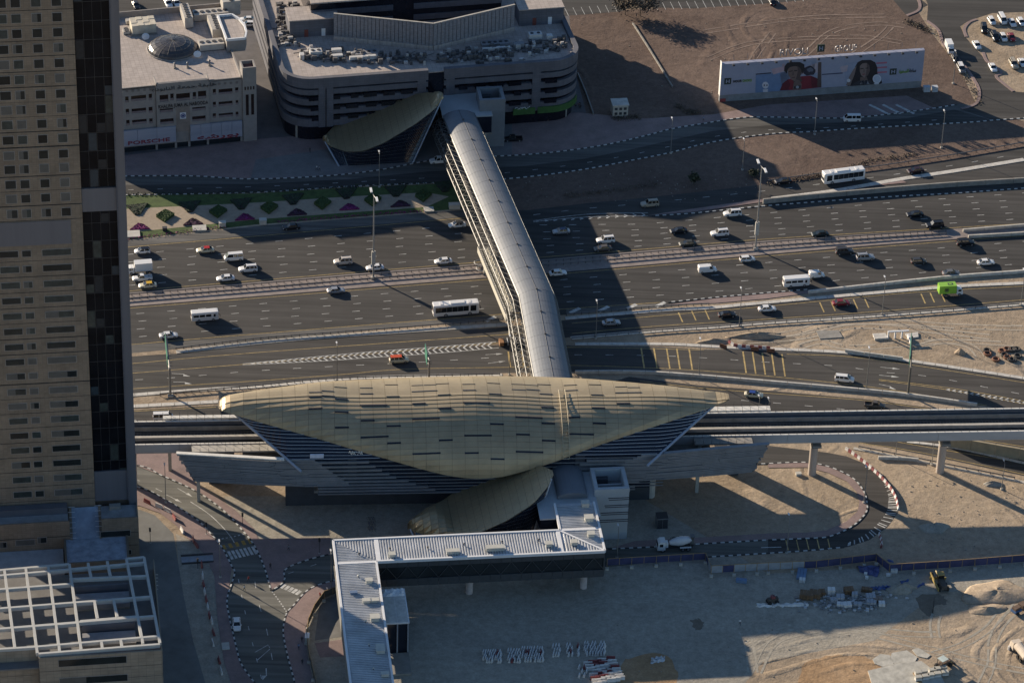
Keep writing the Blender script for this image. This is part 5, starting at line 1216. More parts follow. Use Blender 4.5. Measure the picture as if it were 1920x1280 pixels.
def ringband(z0, z1, out=0., nm='floor_band', mt=None, gap=True):
    pts = outline(-out); inn = outline(1.2); n = len(pts)
    for i in range(n):
        a, b = pts[i], pts[(i+1) % n]; c, d = inn[i], inn[(i+1) % n]
        if i == 8 and gap:                        # front side, split round the recess
            for u0, u1 in ((0, (gx0-a[0])/(b[0]-a[0])), ((gx1-a[0])/(b[0]-a[0]), 1)):
                A = (a[0]+(b[0]-a[0])*u0, a[1]); B = (a[0]+(b[0]-a[0])*u1, a[1]); Cc = (c[0]+(d[0]-c[0])*u0, c[1]); Dd = (c[0]+(d[0]-c[0])*u1, c[1])
                MB().hexa([(*A,z0),(*B,z0),(*Dd,z0),(*Cc,z0)], [(*A,z1),(*B,z1),(*Dd,z1),(*Cc,z1)]).obj(nm, mt or OB, ofc)
        else: MB().hexa([(*a,z0),(*b,z0),(*d,z0),(*c,z0)], [(*a,z1),(*b,z1),(*d,z1),(*c,z1)]).obj(nm, mt or OB, ofc)
for z0, z1 in ((4.6,7.0),(8.3,10.2),(11.5,13.4),(14.7,16.3)): ringband(z0, z1)
ringband(16.9, OH, .15, 'parapet')
MB().prism(outline(.8), OH-1.4, OH-1.1).obj('roof', ROOFT, ofc)
for x in (of.face(617,180,oyf).x, of.face(665,180,oyf).x-9, gx0-1.8, gx1+1.8, of.face(1006,150,oyf).x): MB().box(x-1.2, x+1.2, oyf-.12, oyf+1.1, 4.4, OH-3).obj('wall_pier', OB, ofc)
for k in range(14):
    x = oxl+9+(oxr-oxl-18)*k/13
    if gx0-3 < x < gx1+3: continue
    for z in (7.6, 10.8, 14.0): MB().box(x-1.4+random.uniform(-1,1), x+1.6, oyf-.05, oyf+1.0, z-1.1, z+.2).obj('window', OG, ofc)
for k in range(12):
    x = oxl+4+(oxr-oxl-8)*k/11; MB().cyl((x, oyf+1.6 if 2 < k < 9 else oyf+3), .5, 0, 4.7, 10).obj('column', CONC_D, ofc)
GRN = M('sign_band_green', (.04,.11,.025), rough=.6, var=.15)
pts = outline(-.25)
a0 = of.face(962, 200, oyf).x
for i in range(9, 15): MB().bar(pts[i], pts[i+1], .3, 3.6, 5.6).obj('sign_band', GRN, ofc)
MB().bar((a0, oyf-.25), (of.face(1003,200,oyf).x, oyf-.25), .3, 3.6, 5.6).obj('sign_band', GRN, ofc); MB().bar((of.face(1008,200,oyf).x, oyf-.25), pts[9], .3, 3.6, 5.6).obj('sign_band', GRN, ofc)
mb = MB(); q = of.face(980, 203, oyf-.5)
for k in range(11): mb.tube((q.x-2.2+k*.4, oyf-.48, q.z+.35*math.sin(k*2.1)), (q.x-1.9+k*.4, oyf-.48, q.z+.35*math.sin(k*1.3+1)), .1, 4)
mb.obj('sign_script', WTRIM, ofc, kind='stuff')
# rear upper storeys and side blocks on the roof
ub0, ub1 = of.px(600, 60, OH), of.px(905, 35, OH)
MB().box(ub0.x-2, ub1.x+6, ub0.y+4, oyb, OH-1.1, OH+7).obj('upper_storey', OG, ofc)
for x0, x1 in ((ub0.x-2, of.px(745,60,OH).x), (of.px(785,60,OH).x, ub1.x+6)):
    for z in (0, 3.6): MB().box(x0, x1, ub0.y+3.6, ub0.y+4, OH+z-.4, OH+z+1.3).obj('upper_band', OB, ofc)
MB().box(ub0.x-2, ub1.x+6, ub0.y+3.6, oyb, OH+7, OH+7.4).obj('upper_roof', ROOFT, ofc)
# louvred plant screen, V in plan
va, vb, vc = of.px(626,75,OH-1.1), of.px(812,94,OH-1.1), of.px(964,58,OH-1.1)
scr = thing('plant_screen', 'tall louvred V-shaped plant screen standing on the round office roof', 'plant screen', of.w(vb.x, vb.y, OH-1.1), of.a)
SCR = M('screen_grey', (.215,.215,.235), rough=.6, metal=.2, var=.2, scale=.8, stretch=((1,1,6),0))
for a, b, n in ((va, vb, 26), (vb, vc, 21)):
    a = a-vb; b = b-vb
    for k in range(n):
        p, q = a.lerp(b, k/n), a.lerp(b, (k+.88)/n); MB().bar((p.x, p.y), (q.x, q.y), .3, 1.4, 8.2+.02*(k % 2)).obj('screen_panel', SCR, scr)
    MB().bar((a.x, a.y+.25), (b.x, b.y+.25), .12, 1.2, 8.1).obj('backing', DARK, scr); MB().bar((a.x, a.y), (b.x, b.y), .9, 0, 1.38).obj('base_wall', ROOFT, scr)
    MB().bar((a.x, a.y+.15), (b.x, b.y+.15), .5, 8.25, 8.45).obj('top_rail', CONC, scr)
    for k in range(6): p = a.lerp(b, (k+.5)/6); MB().tube((p.x, p.y+.4, 7.8), (p.x, p.y+5, 0), .12, 5).obj('stay', STEEL, scr)
# roof rooms and plant, scattered as in the photograph
for x, y, w, d, h, l in ((585,56,14,8,5.2,'roof room with door at the left of the round office roof'),(1010,36,13,7,5.0,'shaded roof room at the right of the round office roof')):
    t = rthing('roof_room', l, 'roof room', x, y, OH-1.1, of); MB().box(-w/2,w/2,-d/2,d/2,0,h).obj('walls', OB, t); MB().box(-w/2-.15,w/2+.15,-d/2-.15,d/2+.15,h,h+.3).obj('roof', ROOFT, t)
    MB().box(-w*.2,-w*.2+1.1,-d/2-.08,-d/2+.02,0,2.3).obj('door', M('door_red', (.15,.04,.03)), t); MB().box(w*.15,w*.15+1.1,-d/2-.08,-d/2+.02,0,2.3).obj('door', WTRIM, t)
for x, y, w, d, h, l in ((592,106,3.4,2.2,2.0,'white air handling unit on the office roof, left end'),(631,101,2.8,1.3,1.6,'white roof unit in a pair, upper one, left side of office roof'),(633,112,2.8,1.3,1.6,'white roof unit in a pair, lower one, left side of office roof'),(682,113,8,1.0,1.4,'long white beam cover left of the plant screen'),(686,104,6.5,2.6,1.2,'grey flat hatch left of the plant screen point'),
  (928,86,8,2.6,1.2,'grey flat hatch right of the plant screen point'),(930,97,8,.8,1.4,'long white beam cover right of the plant screen'),(1003,74,3.8,2.2,2.0,'white air handling unit on the office roof, right end'),(972,90,3,1.5,1.6,'blue grey roof unit near the right end of the office roof'),(566,110,1.2,1.6,1.6,'small white box at the left end of the office roof'),(1030,76,1.6,1.6,1.8,'small white box at the right end of the office roof')):
    t = rthing('roof_unit', l, 'roof unit', x, y, OH-1.1, of); MB().box(-w/2,w/2,-d/2,d/2,.25,h).obj('casing', M('unit_white', (.52,.51,.49), rough=.6) if 'white' in l else M('unit_grey', (.22,.22,.23)), t); MB().box(-w/2+.1,w/2-.1,-d/2+.1,d/2-.1,0,.25).obj('base', DARK, t)
    for k in range(max(1, int(w/1.6))): 
        if d > 1.9: MB().cyl((-w/2+w*(k+.5)/max(1,int(w/1.6)), 0), .5, h, h+.15, 10).obj('fan', DARK, t)
rng = random.Random(3); pc = MB(); pw = MB()
for _ in range(420):
    x = rng.choice([rng.uniform(548,800), rng.uniform(820,1062), rng.uniform(520,560)]); y = rng.uniform(84, 122) if x > 560 else rng.uniform(10, 90)
    if abs(y-interp([(520,88),(640,112),(810,122),(900,112),(1062,84)], x)) > 15 and x > 560: y = interp([(560,104),(640,104),(810,115),(900,100),(1062,80)], x)+rng.uniform(-10, 10)
    p = of.px(x, y, OH-1.1); s = rng.uniform(.2, .7)
    (pw if rng.random() < .25 else pc).box(p.x-s, p.x+s, p.y-s*.6, p.y+s*.6, OH-1.1, OH-1.1+rng.uniform(.4, 1.7))
    if rng.random() < .4:
        q = Vector((p.x+rng.uniform(-4,4), p.y+rng.uniform(-2,2), OH-.6)); pc.tube((p.x, p.y, OH-.6), q, .12, 4)
pc.obj('roof_pipework', M('pipe_dark', (.10,.095,.095), var=.3, scale=2), ofc, kind='stuff'); pw.obj('roof_ductwork', M('duct_pale', (.42,.40,.38), var=.2), ofc, kind='stuff')
# ------------------------------------------------ billboard
bf = Frame(P(1349, 192), pang((1349,192),(1727,165))); BH = hz(1349, 192, 121); BW = bf.px(1727, 165).x
bb = thing('billboard', 'very long white billboard with two portraits and watch pictures on the sand', 'billboard', bf.o, bf.a)
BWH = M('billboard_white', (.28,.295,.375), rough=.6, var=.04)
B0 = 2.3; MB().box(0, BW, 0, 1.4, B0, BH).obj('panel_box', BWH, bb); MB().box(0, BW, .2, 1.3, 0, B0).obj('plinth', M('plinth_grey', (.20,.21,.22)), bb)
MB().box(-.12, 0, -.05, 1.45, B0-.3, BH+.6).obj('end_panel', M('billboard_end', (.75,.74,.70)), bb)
bx = lambda x, y: bf.face(x, y)
def bpoly(px, col, nm, k, off=None):
    mb = MB(); p = [bx(*q) for q in px]; y = -.02-.012*k
    mb.q(*[(v.x, y, max(B0, min(BH, v.z))) for v in p]); mb.obj(nm, M('print_%s_%d' % (nm, int(col[0]*999)), col, rough=.6, var=.08, scale=.5), bb)
def bov(cx, cy, rx, ry, n=22, wob=0., tilt=0.): return [(cx+rx*math.cos(2*math.pi*k/n+tilt)*(1+wob*math.sin(3*k)), cy-ry*math.sin(2*math.pi*k/n+tilt)*(1+wob*math.cos(5*k))) for k in range(n)]
BL_ = (.13,.20,.33)
bpoly([(1417,141),(1480,135),(1480,172),(1416,176)], BL_, 'blue_field', 1); bpoly([(1417,138.5),(1446,136),(1446,138),(1417,140.5)], (.03,.035,.06), 'text_bar', 2)
bpoly([(1414,176),(1540,165),(1540,167),(1414,178)], (.025,.025,.04), 'base_bar', 3); bpoly([(1540,165),(1660,159),(1660,161.5),(1540,167)], (.025,.025,.04), 'base_bar', 3)
bpoly([(1446,130),(1472,124),(1470,134),(1450,140)], (.42,.30,.33), 'pale_print', 2); bpoly([(1497,130),(1532,118),(1534,136),(1505,140)], (.40,.33,.36), 'pale_print', 2)
bpoly([(1462,120),(1530,114),(1531,150),(1464,158)], (.24,.27,.36), 'print_background', 1)
for k in range(9): xx = 1466+k*7; bpoly([(xx,121+(k*5)%13),(xx+6,119+(k*7)%11),(xx+5,124+(k*5)%14),(xx+1,126+(k*3)%13)], ((.33,.25,.27),(.16,.17,.22),(.36,.36,.4))[k%3], 'print_fleck', 2)
bpoly([(1462,170),(1467,157),(1477,149),(1490,146),(1504,143),(1520,142),(1532,147),(1540,155),(1540,164),(1500,168)], (.17,.018,.03), 'red_jacket', 3)
bpoly([(1520,143),(1532,147),(1540,155),(1540,164),(1522,165)], (.095,.012,.02), 'red_jacket_fold', 4); bpoly([(1462,170),(1467,157),(1477,149),(1482,158),(1478,169)], (.10,.012,.022), 'red_jacket_fold', 4)
bpoly(bov(1517,133,12,9,wob=.12), (.022,.022,.038), 'dark_hood', 4); bpoly(bov(1519,131,6,4,wob=.2), (.12,.13,.17), 'hood_print', 5)
bpoly([(1484,146),(1500,142),(1504,152),(1490,158)], (.085,.055,.05), 'neck_print', 5)
bpoly([(1476,128),(1480,123),(1490,120),(1499,122),(1503,130),(1502,140),(1497,148),(1490,152),(1483,149),(1478,140)], (.165,.11,.095), 'face_print', 6)
bpoly([(1494,121),(1499,122),(1503,130),(1502,140),(1497,148),(1491,152),(1494,142),(1496,132)], (.075,.05,.048), 'face_side_print', 7)
bpoly([(1470,133),(1471,124),(1476,118),(1486,116.5),(1500,116.5),(1508,121),(1508,133),(1503,140),(1502,130),(1497,125),(1489,124),(1481,126),(1477,130),(1475,138)], (.018,.015,.018), 'hair_print', 8)
bpoly([(1479,133.4),(1486,132.2),(1486,133.8),(1479,135)], (.02,.015,.015), 'brow_print', 8); bpoly([(1488.5,132),(1495,131.2),(1495,132.8),(1489,133.6)], (.02,.015,.015), 'brow_print', 8); bpoly([(1484,145),(1491,144.2),(1490,146),(1485,146.5)], (.09,.045,.045), 'mouth_print', 8); bpoly([(1486,134),(1488,134),(1489,141),(1485,141.5)], (.11,.075,.065), 'nose_print', 8)
bpoly([(1486,168),(1488,156),(1493,149),(1499,151),(1503,158),(1502,167)], (.14,.095,.085), 'hand_print', 8); bpoly([(1488,167),(1501,165),(1501,160),(1489,161.5)], (.02,.02,.03), 'watch_strap', 9); bpoly(bov(1495,163.3,3,2.6), (.3,.3,.33), 'watch_face', 10)
bpoly(bov(1435,160,6,6.5), (.50,.50,.54), 'watch_case', 2); bpoly(bov(1433,160,1.4,1.5), (.03,.03,.05), 'watch_dial', 3); bpoly(bov(1438,160,1.4,1.5), (.03,.03,.05), 'watch_dial', 3); bpoly([(1430,168),(1440,167),(1439,175),(1431,176)], (.45,.45,.5), 'watch_band', 2)
bpoly([(1534,117),(1540,116.5),(1540,163),(1532,164)], (.09,.065,.06), 'frame_print', 4)
bpoly([(1541,139),(1580,136),(1580,138.3),(1541,141)], (.05,.055,.10), 'text_bar', 2); bpoly([(1575,126),(1590,122),(1588,134),(1578,136)], (.40,.27,.31), 'pale_print', 2)
for y in (117.5,126,135): bpoly([(1643,y),(1663,y-1.5),(1663,y+1.6),(1643,y+3)], (.36,.12,.17), 'red_bars', 2)
bpoly([(1583,118),(1668,112),(1668,158),(1585,162)], (.25,.28,.37), 'print_background', 1)
bpoly([(1588,162),(1596,154),(1602,140),(1603,126),(1608,117),(1616,113),(1632,112.5),(1641,117),(1645,127),(1645,138),(1652,147),(1654,156),(1650,160)], (.018,.014,.018), 'dark_hair', 3)
bpoly([(1612,124),(1617,119),(1625,118),(1630,123),(1631,133),(1627,141),(1621,146),(1615,142),(1612,134)], (.20,.145,.13), 'face_print', 6)
bpoly([(1625,118),(1630,123),(1631,133),(1627,141),(1622,146),(1624,134),(1625,126)], (.10,.07,.066), 'face_side_print', 7); bpoly([(1613,145),(1624,143),(1628,152),(1612,156)], (.13,.09,.08), 'neck_print', 5); bpoly([(1596,160),(1608,152),(1632,150),(1640,158)], (.03,.03,.04), 'dress_print', 6)
bpoly([(1613,128.4),(1619,127.6),(1619,129.2),(1613,130)], (.02,.014,.014), 'brow_print', 8); bpoly([(1622.5,127.2),(1628,126.8),(1628,128.4),(1622.5,128.8)], (.02,.014,.014), 'brow_print', 8); bpoly([(1616.5,138.6),(1622,138),(1621,140.2),(1617,140.6)], (.18,.05,.06), 'mouth_print', 8); bpoly([(1619,130),(1620.6,130),(1621.4,135.6),(1618,136)], (.14,.10,.09), 'nose_print', 8)
bpoly([(1586,160),(1592,144),(1600,130),(1606,124),(1602,140),(1597,152),(1594,161)], (.19,.14,.13), 'hand_print', 5); bpoly(bov(1591,151,3.4,3.2), (.5,.5,.52), 'watch_case', 8)
for k in range(3): bpoly([(1612+k*6,158),(1615+k*6,151),(1618+k*6,158)], (.42,.42,.46), 'collar_print', 6)
bpoly(bov(1644,148,8,8.4), (.55,.56,.62), 'watch_case', 7); bpoly(bov(1644,148,6,6.3), (.40,.44,.52), 'watch_dial', 8); bpoly([(1638,156),(1648,155.5),(1647,163),(1639,163.4)], (.5,.52,.58), 'watch_band', 6)
for px, sg in (((1364.5,152.5), 0), ((1674.5,134.5), 1)):
    c = bx(*px); mb = MB(); h = 1.0
    MB().box(c.x-h, c.x+h, -.10, -.03, c.z-h, c.z+h).obj('logo_square', M('logo_dark', (.03,.04,.03)), bb)
    for d in (-.42, .42): MB().box(c.x+d-.14, c.x+d+.14, -.14, -.10, c.z-.55, c.z+.55).obj('logo_bar', BWH, bb)
    MB().box(c.x-.3, c.x+.3, -.14, -.101, c.z-.1, c.z+.1).obj('logo_bar', BWH, bb)
GRL = M('letter_green', (.16,.28,.05)); 
a, b, cc = bx(1374.5,153), bx(1390.5,152), bx(1409.5,150.5)
t = text_on(bb, 'HOUR', 1.05, DK, ((a.x+b.x)/2, -.12, b.z), (R(90),0,0), bold=.03); t.scale.x = (b.x-a.x)/t.dimensions.x
t = text_on(bb, 'CHOICE', 1.05, GRL, ((cc.x+b.x)/2+.1, -.12, b.z), (R(90),0,0), bold=.03); t.scale.x = (cc.x-b.x-.2)/t.dimensions.x
a, b, cc = bx(1685,134), bx(1704.5,133), bx(1717.5,132.5)
t = text_on(bb, ar_join('الصفوة'), 1.5, GRL, ((a.x+b.x)/2, -.12, b.z), (R(90),0,0), bold=.03); t.scale.x = (b.x-a.x-.3)/max(.5, t.dimensions.x)
t = text_on(bb, ar_join('ساعة'), 1.5, DK, ((cc.x+b.x)/2, -.12, b.z), (R(90),0,0), bold=.03); t.scale.x = (cc.x-b.x)/max(.5, t.dimensions.x)
zt = BH; LTW = M('letter_steel', (.22,.21,.22), metal=.2, rough=.5)
for txt, xa_, xb_, y in (('RIVOLI',1461,1514,112),('GROUP',1563,1605,107)):
    a, b = bf.face(xa_, y+5, 1.5), bf.face(xb_, y+1, 1.5); t = text_on(bb, txt, 2.9, LTW, ((a.x+b.x)/2, 1.5, zt+1.5), (R(90),0,0), ext=.15); t.scale.x = (b.x-a.x)/t.dimensions.x
a = bf.face(1538, 103, 1.5); MB().box(a.x-1.1, a.x+1.1, 1.3, 1.7, zt+1.1, zt+3.4).obj('logo_square', M('logo_dark', (.03,.04,.03)), bb)
for d in (-.42,.42): MB().box(a.x+d-.13, a.x+d+.13, 1.24, 1.3, zt+1.6, zt+2.9).obj('logo_bar', BWH, bb)
MB().box(a.x-.3, a.x+.3, 1.24, 1.299, zt+2.15, zt+2.35).obj('logo_bar', BWH, bb)
for k in range(14):
    x = 3+(BW-6)*k/13; MB().tube((x, 0, BH), (x, -1.6, BH+.5), .06, 4).obj('lamp_arm', DARK, bb); MB().box(x-.35, x+.35, -2.0, -1.4, BH+.2, BH+.65).obj('floodlight', DARK, bb); MB().tube((x+1, 2.6, BH-.1), (x+1, 2.6, BH+1.6), .08, 4).obj('stay', STEEL, bb)
a = bx(1357, 189); MB().box(a.x-1, a.x+.6, .05, .2, a.z-.6, a.z+.6).obj('notice', M('notice_red', (.28,.05,.05)), bb)
# ------------------------------------------------ vehicles: each kind is built once, then copied with all its parts
def paint(name, col, rough=.3, metal=0.): return M('paint_'+name, col, rough=rough, metal=metal, var=0, spec=.5)
WP_ = paint('white', (.70,.69,.67)); SI_ = paint('silver', (.40,.40,.40), .35, .4); BK_ = paint('black', (.012,.012,.014)); DG_ = paint('dark_grey', (.05,.048,.048)); GR_ = paint('grey', (.17,.165,.16), .35, .3)
CR_ = paint('cream', (.62,.57,.42)); RD_ = paint('red', (.20,.02,.025)); TRD = paint('taxi_red', (.42,.03,.02)); TOR = paint('taxi_orange', (.55,.09,.025)); TYE = paint('taxi_yellow', (.62,.38,.03)); TBL = paint('taxi_blue', (.03,.06,.24)); BE_ = paint('beige', (.38,.33,.25)); GN_ = paint('lime', (.27,.50,.06)); BR_ = paint('brown', (.10,.085,.07))
CG = M('car_glass', (.012,.014,.016), rough=.08, var=0, spec=.7); TY = M('tyre', (.02,.02,.02), rough=.9, var=0); RIMM = M('rim', (.35,.35,.36), rough=.4, metal=.6, var=0); HL = M('headlamp', (.60,.60,.58), rough=.15, var=0); TL = M('tail_lamp', (.25,.01,.01), rough=.3, var=0)
PLST = M('black_plastic', (.025,.025,.026), rough=.7, var=0)
KINDS_ = {}
def ring(x, w, z0, zb, zs, tw=.86):
    return [(x, -w*.9, z0), (x, w*.9, z0), (x, w, z0+.18), (x, w, zs), (x, w*tw, zb), (x, -w*tw, zb), (x, -w, zs), (x, -w, z0+.18)]
def wheel_parts(xs, w, r=.33):
    return [(x, s*(w-.12), r) for x in xs for s in (-1, 1)]
def build_kind(kind):
    """list of (part name, mesh, slot) with slot 'paint', 'roof' or None"""
    if kind in KINDS_: return KINDS_[kind]
    out = []
    spec = {   # length, half width, belt, hood, cabin base (back, front), cabin top (back, front), height, nose drop
     'sedan': (4.75, .91, .93, .86, (-1.75, 1.15), (-1.12, .30), 1.45), 'hatch': (4.2, .87, .95, .90, (-2.0, 1.15), (-1.62, .30), 1.52),
     'suv': (4.95, .97, 1.15, 1.08, (-2.38, 1.05), (-2.15, .42), 1.88), 'mpv': (4.95, .95, 1.12, 1.02, (-2.38, 1.55), (-2.15, .65), 1.78),
     'van': (5.0, .94, 1.25, 1.20, (-2.45, 2.15), (-2.38, 1.35), 2.15), 'panelvan': (5.0, .96, 1.25, 1.05, (.35, 1.65), (.38, .85), 1.98), 'smallvan': (4.2, .90, 1.15, .98, (.05, 1.30), (.10, .55), 1.85), 'pickup': (5.2, .92, 1.08, 1.02, (-.65, 1.2), (-.40, .55), 1.75)}
    if kind in spec:
        L, w, zb, zh, cb, ct, H = spec[kind]; x0, x1 = -L/2, L/2; z0 = .22; mb = MB()
        rear = zb if kind != 'pickup' else .62
        if kind in ('panelvan', 'smallvan'):
            R_ = [ring(x0, w*.94, z0+.1, H-.12, H-.5, .8), ring(x0+.15, w, z0, H, H-.32, .82), ring(cb[0], w, z0, H, H-.32, .82), ring(cb[0]+.02, w, z0, zb, zb-.12), ring(cb[1], w, z0, zh+.06, zh-.1), ring(x1-.35, w*.97, z0, zh-.12, zh-.28), ring(x1, w*.85, z0+.1, zh-.35, zh-.45)]
        elif kind == 'pickup':
            R_ = [ring(x0, w*.97, z0+.15, .62, .58), ring(cb[0]-.15, w, z0, .62, .58), ring(cb[0]-.14, w, z0, zb, zb-.12), ring(cb[1], w, z0, zh+.06, zh-.1), ring(x1-.3, w*.97, z0, zh-.06, zh-.2), ring(x1, w*.88, z0+.1, zh-.3, zh-.4)]
        else:
            R_ = [ring(x0, w*.86, z0+.12, rear-.16, rear-.3), ring(x0+.22, w*.96, z0, rear-.02, rear-.14), ring(cb[0], w, z0, zb, zb-.12), ring(cb[1], w, z0, zh+.07, zh-.08), ring((cb[1]+x1)/2, w*.98, z0, zh, zh-.14), ring(x1-.3, w*.94, z0, zh-.1, zh-.26), ring(x1, w*.8, z0+.12, zh-.32, zh-.42)]
        mb.loft(R_)
        if kind == 'pickup':
            for s in (-1, 1): mb.box(x0+.02, cb[0]-.1, s*(w-.06)-.05, s*(w-.06)+.05, .6, 1.05)
            mb.box(x0, x0+.1, -w+.05, w-.05, .6, 1.04)
        rw, bw = w*.74, w*.90; zt = H-.04
        def cab(f): return None
        B = [(cb[0], -bw, zb-.01), (cb[1], -bw, zh+.04), (cb[1], bw, zh+.04), (cb[0], bw, zb-.01)]; T = [(ct[0], -rw, zt), (ct[1], -rw, zt), (ct[1], rw, zt), (ct[0], rw, zt)]
        for a, b in zip(B, T): mb.tube((a[0]*.995, a[1]*1.01, a[2]), b, .055, 4)      # pillars
        xm = (cb[0]+cb[1])/2-.1
        for s in (-1, 1):
            for xq in ([xm] if kind in ('sedan', 'hatch') else [xm+.35, xm-.75] if kind in ('suv', 'mpv', 'van') else []): mb.hexa([(xq-.07,s*bw*1.01-.02,zb-.02),(xq+.07,s*bw*1.01-.02,zb-.02),(xq+.07,s*bw*1.01+.02,zb-.02),(xq-.07,s*bw*1.01+.02,zb-.02)], [(xq-.06,s*rw*1.01-.02,zt),(xq+.06,s*rw*1.01-.02,zt),(xq+.06,s*rw*1.01+.02,zt),(xq-.06,s*rw*1.01+.02,zt)])
            mb.box(cb[1]-.35, cb[1]-.15, s*w*1.0 if s > 0 else -w*1.0-.16, s*w+.16 if s > 0 else -w, zb-.02, zb+.14)
        out.append(('body', mb.mesh('car_body', [WP_]), 'paint'))
        out.append(('windows', MB().hexa(B, T).mesh('car_windows', [CG]), None))
        rx0, rx1 = (ct[0]-.02, ct[1]+.04)
        rm = MB(); rm.loft([[(x, -rw*1.04*k, zt-.03), (x, rw*1.04*k, zt-.03), (x, rw*.9*k, zt+.05), (x, -rw*.9*k, zt+.05)] for x, k in ((rx0, .94), (rx0+.2, 1), (rx1-.15, 1), (rx1, .96))])
        out.append(('roof', rm.mesh('car_roof', [WP_]), 'roof'))
        if kind == 'suv': out.append(('roof_rack', MB().box(ct[0]+.2, ct[1]-.2, -rw*.88, -rw*.80, H+.02, H+.08).box(ct[0]+.2, ct[1]-.2, rw*.80, rw*.88, H+.02, H+.08).mesh('roof_rack', [PLST]), None))
        wx = (x0+.85, x1-.92); r = .37 if kind in ('suv', 'pickup', 'van') else .33
        for s in (-1, 1):
            out.append(('headlight', MB().box(x1-.26, x1-.06, s*w*.72-.16, s*w*.72+.16, zh-.34, zh-.20).mesh('headlight', [HL]), None)); out.append(('tail_light', MB().box(x0-.02, x0+.12, s*w*.72-.14, s*w*.72+.14, (zb if kind != 'pickup' else .9)-.34, (zb if kind != 'pickup' else .9)-.14).mesh('tail_light', [TL]), None))
        out.append(('number_plate', MB().box(x0-.03, x0+.01, -.26, .26, .48, .60).mesh('number_plate', [HL]), None))
    else:
        def bus(L, w, H, zw0, zw1, front, units, r, flat=.06, door=True):
            x0, x1 = -L/2, L/2; z0 = .35; mb = MB()
            def rg(x, k, dz=0): return [(x,-w*k,z0+dz),(x,w*k,z0+dz),(x,w*k,H*.90-dz),(x,w*k*.88,H-dz*.6),(x,-w*k*.88,H-dz*.6),(x,-w*k,H*.90-dz)]
            mb.loft([rg(x0,.95,.12), rg(x0+.18,1), rg(x1-.6,1), rg(x1-.12,.97,.06), rg(x1,.90,.25)])
            out.append(('body', mb.mesh('bus_body', [WP_]), 'paint'))
            n = int((L-front-1.0)/1.45)
            for s in (-1, 1):
                for k in range(n):
                    a = x0+.5+(L-front-.9)*k/n; b = x0+.5+(L-front-.9)*(k+1)/n-(.05 if flat < .1 else .22)
                    out.append(('side_window', MB().box(a, b, s*w-.03, s*w+.03, zw0, zw1).mesh('side_window', [CG]), None))
                out.append(('front_side_window', MB().box(x1-front, x1-.75, s*w-.03, s*w+.03, zw0-.15, zw1).mesh('front_side_window', [CG]), None))
                out.append(('skirt_line', MB().box(x0+.3, x1-.5, s*w-.01, s*w+.015, .75, .80).mesh('skirt_line', [GR_]), None))
            out.append(('windscreen', MB().hexa([(x1-.55,-w*.93,zw0-.25),(x1+.03,-w*.86,zw0-.2),(x1+.03,w*.86,zw0-.2),(x1-.55,w*.93,zw0-.25)], [(x1-.5,-w*.9,H*.93),(x1-.05,-w*.84,H*.92),(x1-.05,w*.84,H*.92),(x1-.5,w*.9,H*.93)]).mesh('windscreen', [CG]), None))
            out.append(('rear_window', MB().box(x0-.03, x0+.1, -w*.75, w*.75, zw0+.1, zw1).mesh('rear_window', [CG]), None))
            for a, b, h in units: out.append(('roof_unit', MB().box(a, b, -w*.55, w*.55, H-.02, H+h).mesh('roof_unit', [WP_]), 'paint'))
            for s in (-1, 1): out.append(('mirror', MB().tube((x1-.1, s*w*.95, H*.85), (x1+.35, s*(w+.2), H*.72), .05, 5).box(x1+.25, x1+.4, s*(w+.2)-.14, s*(w+.2)+.14, H*.55, H*.74).mesh('mirror', [PLST]), None)); out.append(('headlight', MB().box(x1-.2, x1+.0, s*w*.7-.2, s*w*.7+.2, .75, .95).mesh('headlight', [HL]), None)); out.append(('tail_light', MB().box(x0-.03, x0+.1, s*w*.85-.1, s*w*.85+.1, .9, 1.3).mesh('tail_light', [TL]), None))
            return (x0+L*.27, x1-L*.2), w, r
        if kind == 'coach': wx, w, r = bus(12.0, 1.25, 3.5, 1.4, 2.95, 2.3, [(-1.5, 2.3, .18), (3.2, 4.0, .1), (-4.2, -3.4, .1)], .5); 
        elif kind == 'minibus': wx, w, r = bus(7.0, 1.03, 2.7, 1.45, 2.1, 1.3, [], .38, .2)
        elif kind in ('boxtruck', 'greentruck'):
            L = 6.6; wx, w, r = (-1.9, 2.3), 1.05, .42; mb = MB()
            out.append(('cargo_box', MB().box(-3.3, 1.35, -1.1, 1.1, .95, 3.3).mesh('cargo_box', [WP_]), 'roof'))
            mb.loft([[(1.5,-1,.5),(1.5,1,.5),(1.5,1,2.15),(1.5,-1,2.15)],[(2.3,-1,.45),(2.3,1,.45),(2.3,.95,2.2),(2.3,-.95,2.2)],[(3.1,-.98,.4),(3.1,.98,.4),(2.85,.9,2.1),(2.85,-.9,2.1)],[(3.25,-.95,.5),(3.25,.95,.5),(3.2,.9,1.35),(3.2,-.9,1.35)]])
            out.append(('cab', mb.mesh('truck_cab', [WP_]), 'paint')); out.append(('chassis', MB().box(-3.2, 2.8, -.5, .5, .55, .95).mesh('chassis', [PLST]), None))
            out.append(('windscreen', MB().hexa([(2.95,-.86,1.35),(3.24,-.86,1.35),(3.24,.86,1.35),(2.95,.86,1.35)],[(2.7,-.82,2.08),(2.95,-.82,2.05),(2.95,.82,2.05),(2.7,.82,2.08)]).mesh('windscreen', [CG]), None))
            for s in (-1, 1): out.append(('side_window', MB().box(1.9, 2.75, s*.985-.03, s*.985+.03, 1.4, 1.95).mesh('side_window', [CG]), None)); out.append(('headlight', MB().box(3.2, 3.28, s*.7-.15, s*.7+.15, .7, .9).mesh('headlight', [HL]), None))
